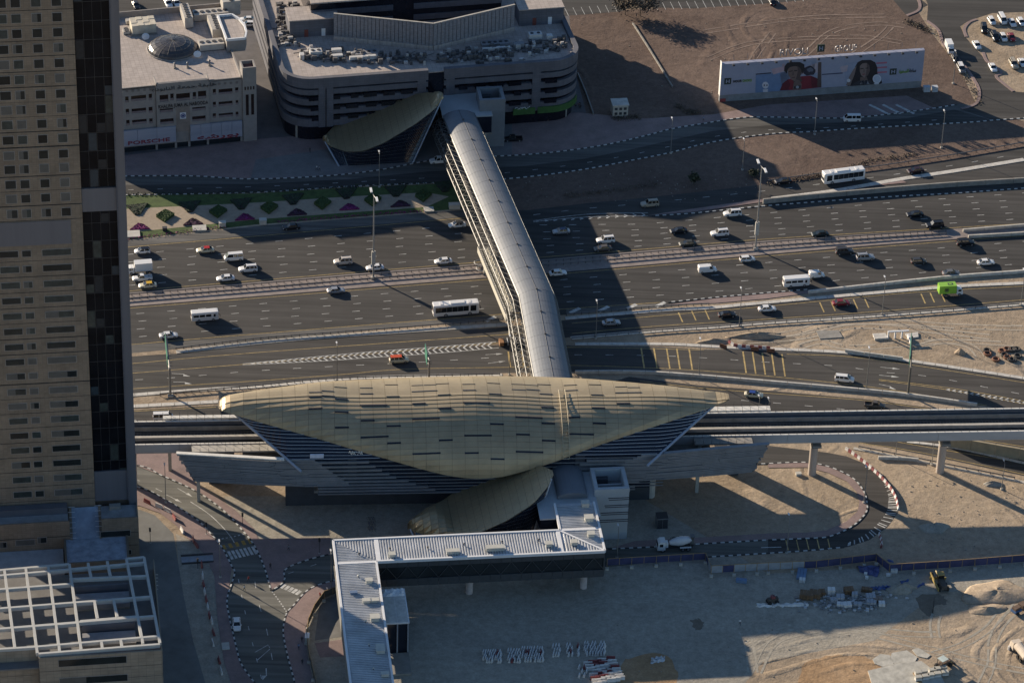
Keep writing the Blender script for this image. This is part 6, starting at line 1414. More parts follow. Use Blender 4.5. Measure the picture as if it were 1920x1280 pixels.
            if kind == 'greentruck':
                for s in (-1, 1):
                    rr = MB(); c = (-1.3, s*1.12, 2.1)
                    for k in range(16): a, b = 2*math.pi*k/16, 2*math.pi*(k+1)/16; rr.tube((c[0]+.55*math.cos(a), c[1], c[2]+.55*math.sin(a)), (c[0]+.55*math.cos(b), c[1], c[2]+.55*math.sin(b)), .09, 4)
                    out.append(('emblem', rr.box(-1.6, -1.0, s*1.12-.03, s*1.12+.03, 1.85, 2.35).mesh('emblem', [DG_]), None))
                out.append(('roof_emblem', MB().box(-.9, .5, -.5, .5, 3.3, 3.33).mesh('roof_emblem', [DG_]), None)); out.append(('roof_emblem_centre', MB().box(-.6, .2, -.25, .25, 3.33, 3.35).mesh('roof_emblem_centre', [GN_]), None))
        elif kind == 'smalltruck':
            wx, w, r = (-1.6, 1.7), .95, .38
            out.append(('cargo_box', MB().box(-2.7, .9, -.95, .95, .85, 2.7).mesh('cargo_box', [WP_]), 'roof')); mb = MB()
            mb.loft([[(1,-.9,.45),(1,.9,.45),(1,.85,1.95),(1,-.85,1.95)],[(1.8,-.9,.42),(1.8,.9,.42),(1.7,.82,1.95),(1.7,-.82,1.95)],[(2.5,-.88,.45),(2.5,.88,.45),(2.4,.84,1.2),(2.4,-.84,1.2)]]); out.append(('cab', mb.mesh('truck_cab', [WP_]), 'paint'))
            out.append(('windscreen', MB().hexa([(2.0,-.8,1.2),(2.42,-.8,1.2),(2.42,.8,1.2),(2.0,.8,1.2)],[(1.6,-.76,1.88),(1.78,-.76,1.86),(1.78,.76,1.86),(1.6,.76,1.88)]).mesh('windscreen', [CG]), None)); out.append(('chassis', MB().box(-2.6, 2.2, -.45, .45, .45, .85).mesh('chassis', [PLST]), None))
        elif kind == 'mixer':
            wx, w, r = (-3.2, -1.9, 2.9), 1.15, .5
            mb = MB(); mb.loft([[(2.3,-1.2,.7),(2.3,1.2,.7),(2.3,1.15,2.9),(2.3,-1.15,2.9)],[(3.6,-1.2,.6),(3.6,1.2,.6),(3.5,1.12,2.9),(3.5,-1.12,2.9)],[(4.2,-1.15,.6),(4.2,1.15,.6),(4.05,1.1,2.5),(4.05,-1.1,2.5)]]); out.append(('cab', mb.mesh('mixer_cab', [WP_]), 'paint'))
            out.append(('windscreen', MB().box(4.1, 4.2, -1, 1, 1.6, 2.4).mesh('windscreen', [CG]), None))
            for s in (-1, 1): out.append(('side_window', MB().box(2.9, 3.7, s*1.19-.03, s*1.19+.03, 1.65, 2.4).mesh('side_window', [CG]), None)); out.append(('mudguard', MB().box(-3.9, -1.2, s*1.0-.25, s*1.0+.25, 1.02, 1.1).mesh('mudguard', [WP_]), None))
            out.append(('chassis', MB().box(-4.3, 3.8, -.5, .5, .65, 1.0).mesh('chassis', [PLST]), None))
            dr = []; 
            for t, rr in ((0,.5),(.12,.75),(.35,1.08),(.6,1.1),(.85,.85),(1,.5)):
                x = 1.2-5.2*t; z = 1.95+.75*t; dr.append([(x+.13*rr*math.sin(a), rr*math.cos(a), z+rr*math.sin(a)) for a in [2*math.pi*k/18 for k in range(18)]])
            out.append(('drum', MB().loft(dr).mesh('drum', [paint('drum_grey', (.52,.52,.53))]), None)); lm = MB()
            for k in range(9):
                x = .6-k*.37; lm.box(x, x+.25, -1.28, -1.12, 2.35+k*.03, 2.5+k*.03+.08*(k % 3))
            out.append(('drum_script', lm.mesh('drum_script', [PLST]), None)); out.append(('front_stand', MB().box(1.6, 2.1, -.7, .7, 1.0, 2.3).mesh('front_stand', [WP_]), 'paint')); out.append(('chute', MB().box(-4.6, -4.0, -.5, .5, 1.5, 2.9).tube((-4.3,0,2.2), (-4.9,0,1.0), .25, 6).mesh('chute', [GR_]), None)); out.append(('hopper', MB().hexa([(-4.4,-.4,3.0),(-3.8,-.4,3.0),(-3.8,.4,3.0),(-4.4,.4,3.0)],[(-4.7,-.7,3.7),(-3.7,-.7,3.7),(-3.7,.7,3.7),(-4.7,.7,3.7)]).mesh('hopper', [GR_]), None))
            for k in range(2): out.append(('ladder', MB().box(-3.9, -3.8, -.6+k*1.0, -.5+k*1.0, 1, 3.2).mesh('ladder', [GR_]), None))
    wm = MB()
    wm.loft([[(r*math.cos(a), y, r*math.sin(a)) for a in [2*math.pi*k/14 for k in range(14)]] for y in (-.11, .11)]); wme = wm.mesh('wheel', [TY])
    rme = MB().loft([[(r*.62*math.cos(a), y, r*.62*math.sin(a)) for a in [2*math.pi*k/10 for k in range(10)]] for y in (-.125, .125)]).mesh('rim', [RIMM])
    KINDS_[kind] = (out, [(x, s*(w-.10), r) for x in wx for s in (-1, 1)], wme, rme)
    return KINDS_[kind]
def mat_inst(o, mat): o.material_slots[0].link = 'OBJECT'; o.material_slots[0].material = mat
PROTO = {}
def vehicle(kind, px, slope, face, label, pnt=WP_, roof=None, cat='car', group=None, name=None, z=.02, vec=None):
    name = name or {'sedan':'car','hatch':'car','suv':'suv','mpv':'minivan','van':'van','panelvan':'panel_van','smallvan':'small_van','pickup':'pickup_truck','coach':'coach','minibus':'minibus','boxtruck':'box_truck','greentruck':'box_truck','smalltruck':'box_truck','mixer':'concrete_mixer_truck'}[kind]
    p = P(*px); 
    if vec: q = P(px[0]+vec[0], px[1]+vec[1])
    else: q = P(px[0]+(20 if face == 'R' else -20), px[1]+(20 if face == 'R' else -20)*slope)
    a = math.atan2(q.y-p.y, q.x-p.x)
    parts, wheels, wme, rme = build_kind(kind)
    key = kind
    if key not in PROTO:
        root = thing(name, label, cat, (p.x, p.y, z), a, group)
        for nm, me, slot in parts: o = link(nm, me, root); o['slot'] = slot or ''
        for x, y, r in wheels:
            wo = link('wheel', wme, root, loc=(x, y, r)); link('rim', rme, wo)
        PROTO[key] = root
    else:
        src = PROTO[key]; root = src.copy(); COL.objects.link(root); root.name = name; root.location = (p.x, p.y, z); root.rotation_euler = (0, 0, a)
        root['label'] = label; root['category'] = cat
        if 'group' in root: del root['group']
        if group: root['group'] = group
        for ch in list(src.children):
            c = ch.copy(); COL.objects.link(c); c.parent = root
            for g_ in ch.children: d = g_.copy(); COL.objects.link(d); d.parent = c
    for c in root.children:
        if c.get('slot') == 'paint': mat_inst(c, pnt)
        if c.get('slot') == 'roof': mat_inst(c, roof or pnt)
    return root
UC, LC = 'vehicles on the upper carriageway', 'vehicles on the lower carriageway'
us_, ls_ = -.083, -.083
V = vehicle
V('hatch',(267,474),us_,'L','white hatchback with black roof, farthest left on the upper carriageway',WP_,BK_,'car',UC)
V('sedan',(385,472),us_,'L','cream taxi with a red roof on the upper carriageway',CR_,TRD,'taxi',UC,name='taxi')
V('van',(438,487),us_,'L','white passenger van on the left upper carriageway, behind the red roofed taxi',WP_,None,'van',UC)
V('suv',(465,508),us_,'L','white suv just below the white passenger van',WP_,None,'suv',UC)
V('boxtruck',(262,511),us_,'L','white box truck beside the office tower on the upper carriageway',WP_,WP_,'truck',UC)
V('pickup',(267,525),us_,'L','white pickup between the box truck and the yellow roofed taxi',WP_,None,'pickup',UC)
V('sedan',(277,538),us_,'L','cream taxi with a yellow roof beside the median',CR_,TYE,'taxi',UC,name='taxi')
V('sedan',(423,525),us_,'L','white sedan near the median below the white suv and van',WP_,None,'car',UC)
V('suv',(643,494),us_,'L','pearl white suv left of the tall lamp mast',paint('pearl',(.55,.50,.44)),None,'suv',UC)
V('sedan',(703,505),us_,'L','white sedan passing behind the foot of the tall lamp mast',WP_,None,'car',UC)
V('sedan',(831,493),us_,'L','white sedan with sunroof near the median, left of the footbridge',WP_,None,'car',UC)
V('sedan',(857,425),us_,'L','white sedan with black roof in the top lane beside the footbridge',WP_,BK_,'car',UC)
V('sedan',(546,429),us_,'L','black sedan in the shade by the flower bed edge',BK_,None,'car',UC)
V('sedan',(1052,437),us_,'L','silver sedan with dark blue roof just right of the footbridge',SI_,paint('navy',(.03,.04,.09)),'car',UC)
V('suv',(1135,454),us_,'L','white suv with black sunroof above a dark sedan',WP_,None,'suv',UC)
V('sedan',(1130,469),us_,'L','dark sedan directly below the white suv with sunroof',BR_,None,'car',UC)
V('sedan',(1272,436),us_,'L','black sedan in the shaded middle lanes left of the right lamp mast',BK_,None,'car',UC)
V('sedan',(1289,460),us_,'L','dark olive sedan beside the median guard rail',paint('olive',(.05,.048,.035)),None,'car',UC)
V('suv',(1349,441),us_,'L','white suv below another white suv, left of the right lamp mast',WP_,None,'suv',UC)
V('suv',(1373,404),-.075,'L','white suv in the top lane beside the pink island',WP_,None,'suv',UC)
V('suv',(1218,386),-.09,'L','beige suv on the exit road above the chevron marks',BE_,None,'suv',UC)
V('sedan',(1468,343),-.11,'L','black sedan in front of the white coach on the exit road',BK_,None,'car',UC)
V('coach',(1580,339),-.13,'L','white coach with black windows on the exit road',WP_,None,'coach',UC)
V('sedan',(1716,323),-.14,'L','dark maroon sedan behind the white coach on the exit road',paint('maroon',(.035,.014,.014)),None,'car',UC)
V('sedan',(1715,405),-.07,'L','black sedan far right on the upper carriageway, ahead of a black suv',BK_,None,'car',UC)
V('suv',(1752,426),-.07,'L','black suv far right beside the upper median edge',BK_,None,'suv',UC)
V('sedan',(1537,442),-.07,'L','dark green sedan close to the median right of the lamp mast',paint('dark_green',(.015,.022,.02)),None,'car',UC)
V('sedan',(630,548),ls_,'R','silver sedan on the lower carriageway beside the median',SI_,None,'car',LC)
V('minibus',(384,599),ls_,'R','white minibus on the lower carriageway at the left',WP_,None,'minibus',LC)
V('sedan',(316,632),ls_,'R','white sedan behind the green gantry sign at the left',WP_,None,'car',LC)
V('coach',(854,588),ls_,'R','white coach with black window band left of the footbridge',WP_,None,'coach',LC)
V('sedan',(1046,515),ls_,'R','white sedan emerging from under the footbridge',WP_,None,'car',LC)
V('panelvan',(1326,509),ls_,'R','white panel van on the lower carriageway',WP_,None,'van',LC)
V('hatch',(1401,489),ls_,'R','small white hatchback in front of the right lamp mast',WP_,None,'car',LC)
V('minibus',(1492,535),-.075,'R','white minibus beside the pink island at the right',WP_,None,'minibus',LC)
V('smallvan',(1531,519),-.075,'R','small white delivery van just ahead of the minibus',WP_,None,'van',LC)
V('suv',(1583,475),-.075,'R','dark grey suv followed closely by a silver one, near the median',DG_,None,'suv',LC)
V('suv',(1622,486),-.075,'R','silver suv just ahead of the dark grey suv',SI_,None,'suv',LC)
V('hatch',(1722,493),-.07,'R','dark grey hatchback in the middle lanes at the right',DG_,None,'car',LC)
V('sedan',(1783,515),-.07,'R','grey sedan near the white barrier above the green truck',GR_,None,'car',LC)
V('suv',(1810,459),-.07,'R','black suv beside the lower median barrier',BK_,None,'suv',LC)
V('sedan',(1848,495),-.07,'R','white sedan farthest right on the lower carriageway',WP_,None,'car',LC)
RC = 'vehicles on the ramp'
V('sedan',(1438,582),-.07,'R','white sedan on the ramp right of the black sedan',WP_,None,'car',RC)
V('sedan',(1363,593),-.075,'R','black sedan on the ramp beside a street lamp',BK_,None,'car',RC)
V('sedan',(1146,608),-.075,'R','silver sedan on the shaded ramp right of the footbridge',SI_,None,'car',RC)
V('sedan',(1577,571),-.07,'R','dark red sedan on the yellow bars of the ramp',RD_,None,'car',RC)
V('greentruck',(1781,552),-.06,'R','lime green box truck with white cab on the ramp',WP_,GN_,'truck',RC)
FC = 'vehicles on the frontage and slip roads'
V('mpv',(748,678),-.065,'R','cream taxi with orange roof behind the station shell',CR_,TOR,'taxi',FC,name='taxi')
V('mpv',(1583,714),.10,'R','white minivan on the frontage road right of the station',WP_,None,'minivan',FC)
V('sedan',(1413,743),.08,'R','cream taxi with blue roof beside the right tip of the station',CR_,TBL,'taxi',FC,name='taxi')
V('pickup',(1640,763),.09,'R','dark brown pickup half hidden behind the viaduct parapet',BR_,None,'pickup',FC)
V('van',(306,787),-.03,'R','white van with roof dish beside the left viaduct',WP_,None,'van',FC)
V('sedan',(444,1173),0,'R','white sedan coming towards the viewer on the near street',WP_,None,'car',vec=(1.5,20))
V('mixer',(1264,1029),-.05,'L','white concrete mixer truck on the turning road by the walkway',WP_,None,'mixer truck')
V('van',(1597,227),0,'L','white van in the billboard shade on the service road',WP_,None,'van')
V('suv',(822,305),-.1,'L','white suv beside the footbridge on the service road',WP_,None,'suv')
V('pickup',(962,264),-.03,'L','dark pickup parked on the paving by the lift tower',BK_,None,'pickup')
PG = 'vehicles parked by the link road'; dv = (8,17)
V('smalltruck',(1780,96),0,'R','white box truck parked beside the link road kerb',WP_,WP_,'truck',PG,vec=dv)
V('hatch',(1791,114),0,'R','black hatchback behind the white box truck by the link road',BK_,None,'car',PG,vec=dv)
V('suv',(1802,133),0,'R','dark suv with white bonnet, last at the link road kerb',GR_,WP_,'suv',PG,vec=dv)
V('sedan',(1831,88),0,'R','white sedan driving down the link road',WP_,None,'car',PG,vec=(9,14))
V('sedan',(1861,130),0,'R','white sedan on the link road beside the sandy island',WP_,None,'car',PG,vec=(9,16))
V('suv',(1900,124),0,'R','beige suv parked on the sand by the link road',BE_,None,'suv',PG,vec=(9,16))
V('sedan',(1916,121),0,'R','white sedan parked right of the beige suv',WP_,None,'car',PG,vec=(9,16))
V('hatch',(1859,43),0,'R','white hatchback, first of the front row parked on the sand',WP_,None,'car',PG,vec=(9,14))
V('van',(1879,41),0,'R','white van in the front row parked on the sand',WP_,None,'van',PG,vec=(9,16))
V('sedan',(1897,46),0,'R','white sedan right of the white van in the parked row',WP_,None,'car',PG,vec=(9,14))
V('hatch',(1914,45),0,'R','white hatchback, last in the parked row at the frame edge',WP_,None,'car',PG,vec=(9,14))
V('suv',(1845,58),0,'R','black suv parked alone left of the second row',BK_,None,'suv',PG,vec=(3,16))
V('suv',(1865,73),0,'R','black suv, first of the second row parked on the sand',BK_,None,'suv',PG,vec=(8,15))
V('hatch',(1881,74),0,'R','white hatchback between a black suv and a red car',WP_,None,'car',PG,vec=(8,15))
V('sedan',(1896,73),0,'R','dark red sedan parked in the second row on the sand',RD_,None,'car',PG,vec=(8,15))
V('sedan',(255,13),0,'R','dark sedan parked behind the showroom, nearest the tower',DG_,None,'car',vec=(7,15)); V('suv',(316,11),0,'R','white suv parked behind the showroom roof edge',WP_,None,'suv',vec=(7,15)); V('sedan',(331,9),0,'R','white sedan right of the white suv behind the showroom',WP_,None,'car',vec=(7,15))
V('sedan',(464,40),0,'L','white sedan in the gap between showroom and round office, upper one',WP_,None,'car'); V('hatch',(466,49),0,'L','white hatchback in the gap between showroom and round office, lower one',WP_,None,'car')
V('sedan',(1447,6),0,'R','black sedan in the striped car park at the top edge',BK_,None,'car',vec=(-7,-14))
# ------------------------------------------------ flower garden between service road and highway
GRASS = M('lawn_green', (.055,.085,.022), rough=.95, var=.25, scale=.6, world=True, bump=.05, bscale=5)
GRAV = M('garden_gravel', (.31,.25,.185), rough=.95, var=.12, scale=.8, world=True)
gt_ = [(60,375),(232,367),(480,363),(655,352),(872,343)]; gb_ = [(60,466),(236,450),(480,421),(885,390)]
sheet('lawn', gt_+gb_[::-1], .03, GRASS)
zt = lambda x, f: (x, interp(gt_, x)*(1-f)+interp(gb_, x)*f)
sheet('gravel_bed', [zt(60,.34)]+[zt(x, .30) for x in range(200, 840, 60)]+[zt(842,.5)]+[zt(x, .84) for x in range(800, 180, -60)]+[zt(60,.82)], .04, GRAV)
rl = random.Random(11)
def leaf_quads(mb, pts, s, m=0):
    for p in pts:
        n = Vector((rl.uniform(-1,1), rl.uniform(-1,1), rl.uniform(.1,1.2))).normalized(); a = n.orthogonal().normalized()*s*rl.uniform(.6,1.3); b = n.cross(a)*rl.uniform(.5,.9)
        mb.q(p-a-b, p+a-b, p+a+b, p-a+b, m=m)
HG = M('hedge_green', (.045,.078,.022), var=.35, scale=2, rough=.9); HG2 = M('hedge_green_light', (.06,.10,.03), var=.3, scale=2, rough=.9); PUR = M('petunia_purple', (.19,.02,.115), var=.3, scale=2, rough=.9); PUR2 = M('petunia_dark', (.055,.018,.045), var=.3, scale=2, rough=.9); DGN = M('bed_dark_green', (.022,.036,.016), var=.3, scale=2, rough=.9)
def bed(nm, label, cat, px, h, mats, n, group):
    """clipped planting: an irregular leafy prism over a ground outline"""
    pts = [P(*q) for q in px]; c = sum(pts, Vector())/len(pts); L = [p-c for p in pts]; t = thing(nm, label, cat, c, 0, group)
    mb = MB(); mb.prism([(p.x*.98, p.y*.98) for p in L], 0, h*.92); mb.obj('body', mats[0], t)
    mb = MB(); q = []
    for _ in range(n):
        i = rl.randrange(len(L)); a, b = L[i], L[(i+1) % len(L)]; u = rl.random(); e = a.lerp(b, u)
        if rl.random() < .62: k = math.sqrt(rl.random()); q.append(Vector((e.x*k, e.y*k, h*(.9+rl.uniform(0,.1)))))
        else: q.append(Vector((e.x*.97, e.y*.97, rl.uniform(.05, h))))
    leaf_quads(mb, q, .12); me = mb.mesh('foliage', mats)
    if len(mats) > 1: me.polygons.foreach_set('material_index', [1 if rl.random() < .4 else 0 for _ in me.polygons])
    link('foliage', me, t, kind='stuff')
hx = [(310,406),(409,398),(505,390.5),(605,382.5),(699,376),(794,368)]
for i, (x, y) in enumerate(hx):
    w = 17.5-i*.3; bed('diamond_hedge', f"clipped green diamond hedge in the gravel garden, {['first right of the tower, sunlit','second from the tower, sunlit','third from the tower, half shaded','fourth from the tower, shaded','behind the tall lamp mast','nearest the footbridge'][i]}", 'hedge', [(x-w,y+1),(x-1,y+12),(x+w,y-2),(x,y-10)], .85, [HG, HG2], 700, 'diamond hedges')
for i, (x, y) in enumerate([(257,390),(356,385),(452,380),(549,371),(649,360),(742,356),(834,347)]):
    bed('garden_bed', f"dark green wedge bed hanging from the lawn, {['beside the tower','between first and second diamond hedge','between second and third diamond hedge','between third and fourth diamond hedge','left of the tall lamp mast','right of the tall lamp mast','nearest the footbridge'][i]}", 'flower bed', [(x-21,y-4),(x+21,y-8),(x+6,y+13),(x-4,y+14)], .4, [DGN, PUR2], 420, 'wedge beds along the lawn')
for i, (x, y) in enumerate([(262,428),(362,419),(459,410),(557,401),(655,391),(751,385)]):
    m_ = [PUR, PUR2] if i in (0, 2, 4) else [PUR2, DGN]
    bed('flower_bed', f"{'bright purple' if i in (0,4) else 'purple' if i == 2 else 'dark violet'} triangular flower bed, {['beside the tower','below the second diamond hedge','below the third diamond hedge','below the fourth diamond hedge','left of the tall lamp mast','right of the tall lamp mast'][i]}", 'flower bed', [(x-19,y+4.5),(x+19,y+2),(x+7,y-6),(x-3,y-8)], .4, m_, 420, 'triangular flower beds')
mb = MB(); q = [p+Vector((rl.uniform(-.5,.5), rl.uniform(-.5,.5), rl.uniform(.05,.45))) for p in resample(gline([(60,471),(236,449),(480,420.5),(800,396)]), .12) if math.sin(p.x*.11) > -.75]
leaf_quads(mb, q, .15); tag(mb.obj('flower_border', PUR, kind='stuff'), 'low purple flower border along the highway edge', 'flowers')
mb = MB(); q = [p+Vector((rl.uniform(-.5,.5), rl.uniform(-.4,.4), rl.uniform(.05,.6))) for p in resample(gline([(60,372),(232,366),(480,361.5),(655,351),(868,342)]), .14)]
leaf_quads(mb, q, .17); tag(mb.obj('low_hedge', DGN, kind='stuff'), 'low dark hedge line along the service road kerb', 'hedge')
def box_thing(nm, label, cat, px, w, d, h, mat, rot=ROADANG, group=None, lid=None, z=0., parts=()):
    p = P(*px); t = thing(nm, label, cat, (p.x, p.y, z), rot, group)
    MB().box(-w/2, w/2, -d/2, d/2, 0, h).obj('casing', mat, t); MB().box(-w/2-.06, w/2+.06, -d/2-.06, d/2+.06, h, h+.08).obj('lid', lid or mat, t)
    for k in range(2): MB().box(-w/2+w*k/2+.05, -w/2+w*(k+1)/2-.05, -d/2-.04, -d/2, .1, h*.9).obj('door', lid or mat, t)
    return t
CAB = M('cabinet_cream', (.46,.44,.39), rough=.7, var=.08)
for x, y, w, d, h, l in ((250,440,3.4,3.2,.3,'flat pale utility slab at the garden edge beside the tower'),(309,432,1.2,1.0,.9,'small dark utility box at the garden edge'),(374,429,3.6,2.6,.3,'flat pale utility slab below the second diamond hedge'),(417,424,1.8,1.4,1.3,'white utility cabinet on the garden edge'),(493,419,1.9,1.5,1.3,'grey utility cabinet below the third diamond hedge'),(804,394,2.6,2.2,.3,'flat pale utility slab right of the lamp mast in the garden'),(852,390,3.0,1.5,1.3,'pale utility cabinet row beside the footbridge')):
    box_thing('utility_cabinet' if h > .5 else 'utility_slab', l, 'utility box', (x, y), w, d, h, CAB if 'dark' not in l else DARK)
# ------------------------------------------------ lamps, masts, signs
POLE = M('lamp_pole', (.21,.205,.19), rough=.6, metal=.1, var=.05)
def lamp(xb, yb, yt, label, ang=ROADANG, group='street lamps', mat=POLE):
    h = hz(xb, yb, yt); p = P(xb, yb); t = thing('street_lamp', label, 'street lamp', (p.x, p.y, 0), ang, group)
    MB().tube((0,0,.3), (0,0,h), .12, 7, 0, .07).obj('pole', mat, t); MB().box(-.3,.3,-.3,.3,0,.35).obj('base', CONC, t)
    MB().tube((0,0,h-.05), (0,1.3,h+.15), .06, 5).obj('arm', mat, t); MB().box(-.16,.16,.8,1.7,h+.08,h+.24).obj('lamp_head', WTRIM, t)
for a in ((1257.5,288,226,'street lamp on the sandy side of the service road, in the office shade'),(1392,319,265,'street lamp on the sand at the shadow edge above the highway'),(1527,252.5,190,'street lamp below the billboard beside the service road'),(1765,277.5,212,'street lamp on the sand right of the billboard shade'),(1787,157,100,'street lamp beside the vehicles parked by the link road'),
  (1117,635,569,'street lamp beside the silver sedan on the shaded ramp'),(1386,611,545,'street lamp beside the black sedan on the ramp'),(1654,590,524,'street lamp on the ramp strip, between red sedan and green truck'),(1914,572,510,'street lamp at the right frame edge beside the ramp'),(632,715,648,'thin street lamp behind the left half of the gold shell'),
  (1310,706,640,'street lamp behind the right half of the gold shell'),(1624,733,657,'street lamp on the white barrier right of the white minivan'),(1878,917,868,'street lamp on the sand right of the second viaduct pier'),(1475,1037,970,'street lamp beside the yellow bars of the turning road'),(413,1082,1020,'street lamp on the pavement below the zebra crossing'),
  (311,942,876,'street lamp on the near kerb of the curved street'),(621,1107,1038,'street lamp beside the left corner of the walkway'),(1157,1046,990,'street lamp beside the right corner of the walkway'),(711,351,289,'street lamp between service road and flower garden'),(955,703,635,'street lamp left of the footbridge at the yellow bars'),
  (1423,766,747,'short lamp post right of the station tip, left one'),(1441,772,752,'short lamp post right of the station tip, right one'),(1679,858,825,'thin lamp pole under the viaduct, left of the second pier'),(1747,871,824,'thin lamp pole just left of the second viaduct pier'),(1620,942,880,'dark lamp pole on the inner kerb of the turning road')): lamp(*a)
def mast(xb, yb, yt, label):
    h = hz(xb, yb, yt); p = P(xb, yb); t = thing('lamp_mast', label, 'lamp mast', (p.x, p.y, .1), ROADANG, 'tall lamp masts')
    MB().tube((0,0,.5), (0,0,h), .26, 9, 0, .12).obj('pole', M('mast_grey', (.30,.28,.25), rough=.6), t); MB().box(-.6,.6,-.5,.5,0,.6).obj('base', CONC, t)
    MB().box(-.5,.5,-.35,.35,4.5,8.2).obj('equipment_box', M('mast_box', (.38,.37,.34)), t); MB().cyl((0,0), .55, 8.2, 8.5, 10).obj('collar', CONC, t)
    for s in (-1, 1): MB().tube((0,0,h), (-.5*s,2.4*s,h+.3), .09, 5).obj('arm', STEEL, t); MB().box(-.5*s-.28,-.5*s+.28,2.4*s-1.1,2.4*s+1.1,h+.22,h+.48).obj('lamp_head', WTRIM, t)
mast(700, 523, 368, 'tall twin lamp mast on the median left of the footbridge'); mast(1416.5, 467.5, 314, 'tall twin lamp mast on the median right of the footbridge')
def gantry(xb, yb, span, label, h=8.5, ang=ROADANG, col=POLE):
    p = P(xb, yb); t = thing('cantilever_sign', label, 'road sign', (p.x, p.y, 0), ang, 'cantilever road signs')
    MB().tube((0,0,.3), (0,0,h), .32, 9, 0, .25).obj('post', col, t); MB().box(-.7,.7,-.7,.7,0,.35).obj('base', CONC, t)
    for z in (h-.4, h-2.0): MB().tube((0,0,z), (0,span,z), .2, 7).obj('arm', col, t)
    MB().box(-.34,-.22,span*.28,span,h-2.9,h+.7).obj('sign_panel', M('sign_green', (.02,.09,.06)), t); MB().box(-.22,-.14,span*.28,span,h-2.9,h+.7).obj('sign_back', STEEL, t)
    mb = MB()
    for k in range(7): y = span*.3+k*span*.1; mb.box(-.14, .9, y, y+.08, h-2.6, h-2.5)
    mb.obj('catwalk_bracket', STEEL, t, kind='stuff')
gantry(319.5, 742, 15, 'green cantilever road sign seen edge on beside the tower'); gantry(1702, 741, 15, 'dark cantilever road sign seen edge on at the right', ang=R(-6), col=M('sign_post_dark', (.13,.12,.10)))
gantry(804, 724, 6.5, 'green cantilever road sign seen edge on behind the gold shell', 8)
for x, y, yt, l in ((387,1001,980,'traffic signal on the near kerb of the curved street'),(455,986,962,'traffic signal on the far kerb of the curved street'),(282,1017,990,'traffic signal beside the side street at the tower'),(371,1067,1047,'small sign post on the sandy verge by the covered trench'),(599,1037,1009,'striped sign post at the fork beside the walkway')):
    h = hz(x, y, yt); p = P(x, y); t = thing('signal_post', l, 'signal post', (p.x, p.y, 0), R(20)); MB().tube((0,0,0),(0,0,h),.07,6).obj('post', DARK, t); MB().box(-.2,.2,-.18,.18,h-.9,h+.1).obj('signal_head', PLST, t); MB().box(-.22,.22,-.2,.2,0,.12).obj('base', CONC, t)
# crash cushions at gore points
for x, y, l in ((936,645,'orange and black crash cushion at the end of the chevron gore'),):
    p = P(x, y); t = thing('crash_cushion', l, 'crash cushion', (p.x, p.y, 0), ROADANG); MB().box(0,1.1,-1.1,1.1,0,1.1).obj('nose', M('cushion_orange', (.28,.14,.06)), t)
    for k in range(6): MB().box(1.2+k*1.05, 1.2+k*1.05+.85, -.95, .95, .1, 1.0).obj('cell', PLST, t); MB().box(1.2+k*1.05+.86, 1.2+k*1.05+1.03, -1.05, 1.05, .1, 1.15).obj('rib', WTRIM, t)
for x, y, l in ((907,497,'upper rounded barrier end on the median beside the gantry'),(911,508,'lower rounded barrier end on the median beside the gantry')):
    p = P(x, y); t = thing('barrier_end', l, 'barrier end', (p.x, p.y, .1), ROADANG); mb = MB(); mb.path([Vector((1.6*math.cos(a)*1.6, 1.6*math.sin(a), .8)) for a in [R(60+24*k) for k in range(9)]], .16, 5); mb.obj('rail', PALE, t)
    for a in (R(80), R(180), R(240)): MB().box(2.5*math.cos(a)-.08, 2.5*math.cos(a)+.08, 1.6*math.sin(a)-.08, 1.6*math.sin(a)+.08, 0, .8).obj('post', DARK, t)
# ------------------------------------------------ people
def person_mesh():
    me = bpy.data.meshes.new('person'); 
    V_ = {'hip':(0,0,.93,.135),'waist':(0,0,1.1,.125),'chest':(0,0,1.33,.155),'neck':(.01,0,1.5,.055),'head':(.03,0,1.62,.10),'top':(.03,0,1.72,.075),
      'sl':(0,.18,1.42,.06),'el':(-.06,.24,1.17,.045),'hl':(.06,.25,.95,.035),'fl':(.10,.25,.86,.022),'sr':(0,-.18,1.42,.06),'er':(-.02,-.24,1.16,.045),'hr':(-.12,-.25,.93,.035),'fr':(-.13,-.25,.84,.022),
      'tl':(0,.09,.85,.09),'kl':(.18,.10,.50,.065),'al':(.20,.10,.09,.045),'ol':(.34,.10,.04,.035),'tr':(0,-.09,.85,.09),'kr':(-.06,-.10,.50,.065),'ar':(-.32,-.10,.14,.045),'or':(-.22,-.10,.05,.035)}
    E_ = [('hip','waist'),('waist','chest'),('chest','neck'),('neck','head'),('head','top'),('chest','sl'),('sl','el'),('el','hl'),('hl','fl'),('chest','sr'),('sr','er'),('er','hr'),('hr','fr'),('hip','tl'),('tl','kl'),('kl','al'),('al','ol'),('hip','tr'),('tr','kr'),('kr','ar'),('ar','or')]
    K = list(V_); me.from_pydata([V_[k][:3] for k in K], [(K.index(a), K.index(b)) for a, b in E_], []); o = bpy.data.objects.new('person', me); COL.objects.link(o)
    sk = o.modifiers.new('s', 'SKIN'); ly = me.skin_vertices[0] if me.skin_vertices else None
    if ly is None:
        bm = bmesh.new(); bm.from_mesh(me); bm.verts.layers.skin.verify(); bm.to_mesh(me); bm.free(); ly = me.skin_vertices[0]
    for i, k in enumerate(K): ly.data[i].radius = (V_[k][3], V_[k][3]*(1.15 if k in ('hip','waist','chest') else 1)); ly.data[i].use_root = (k == 'hip')
    o.modifiers.new('d', 'SUBSURF').levels = 1
    dg = bpy.context.evaluated_depsgraph_get(); r = bpy.data.meshes.new_from_object(o.evaluated_get(dg)); bpy.data.objects.remove(o); r.name = 'person_body'; return r
pm = person_mesh(); zmin = min(v.co.z for v in pm.vertices)
for v in pm.vertices: v.co.z -= zmin
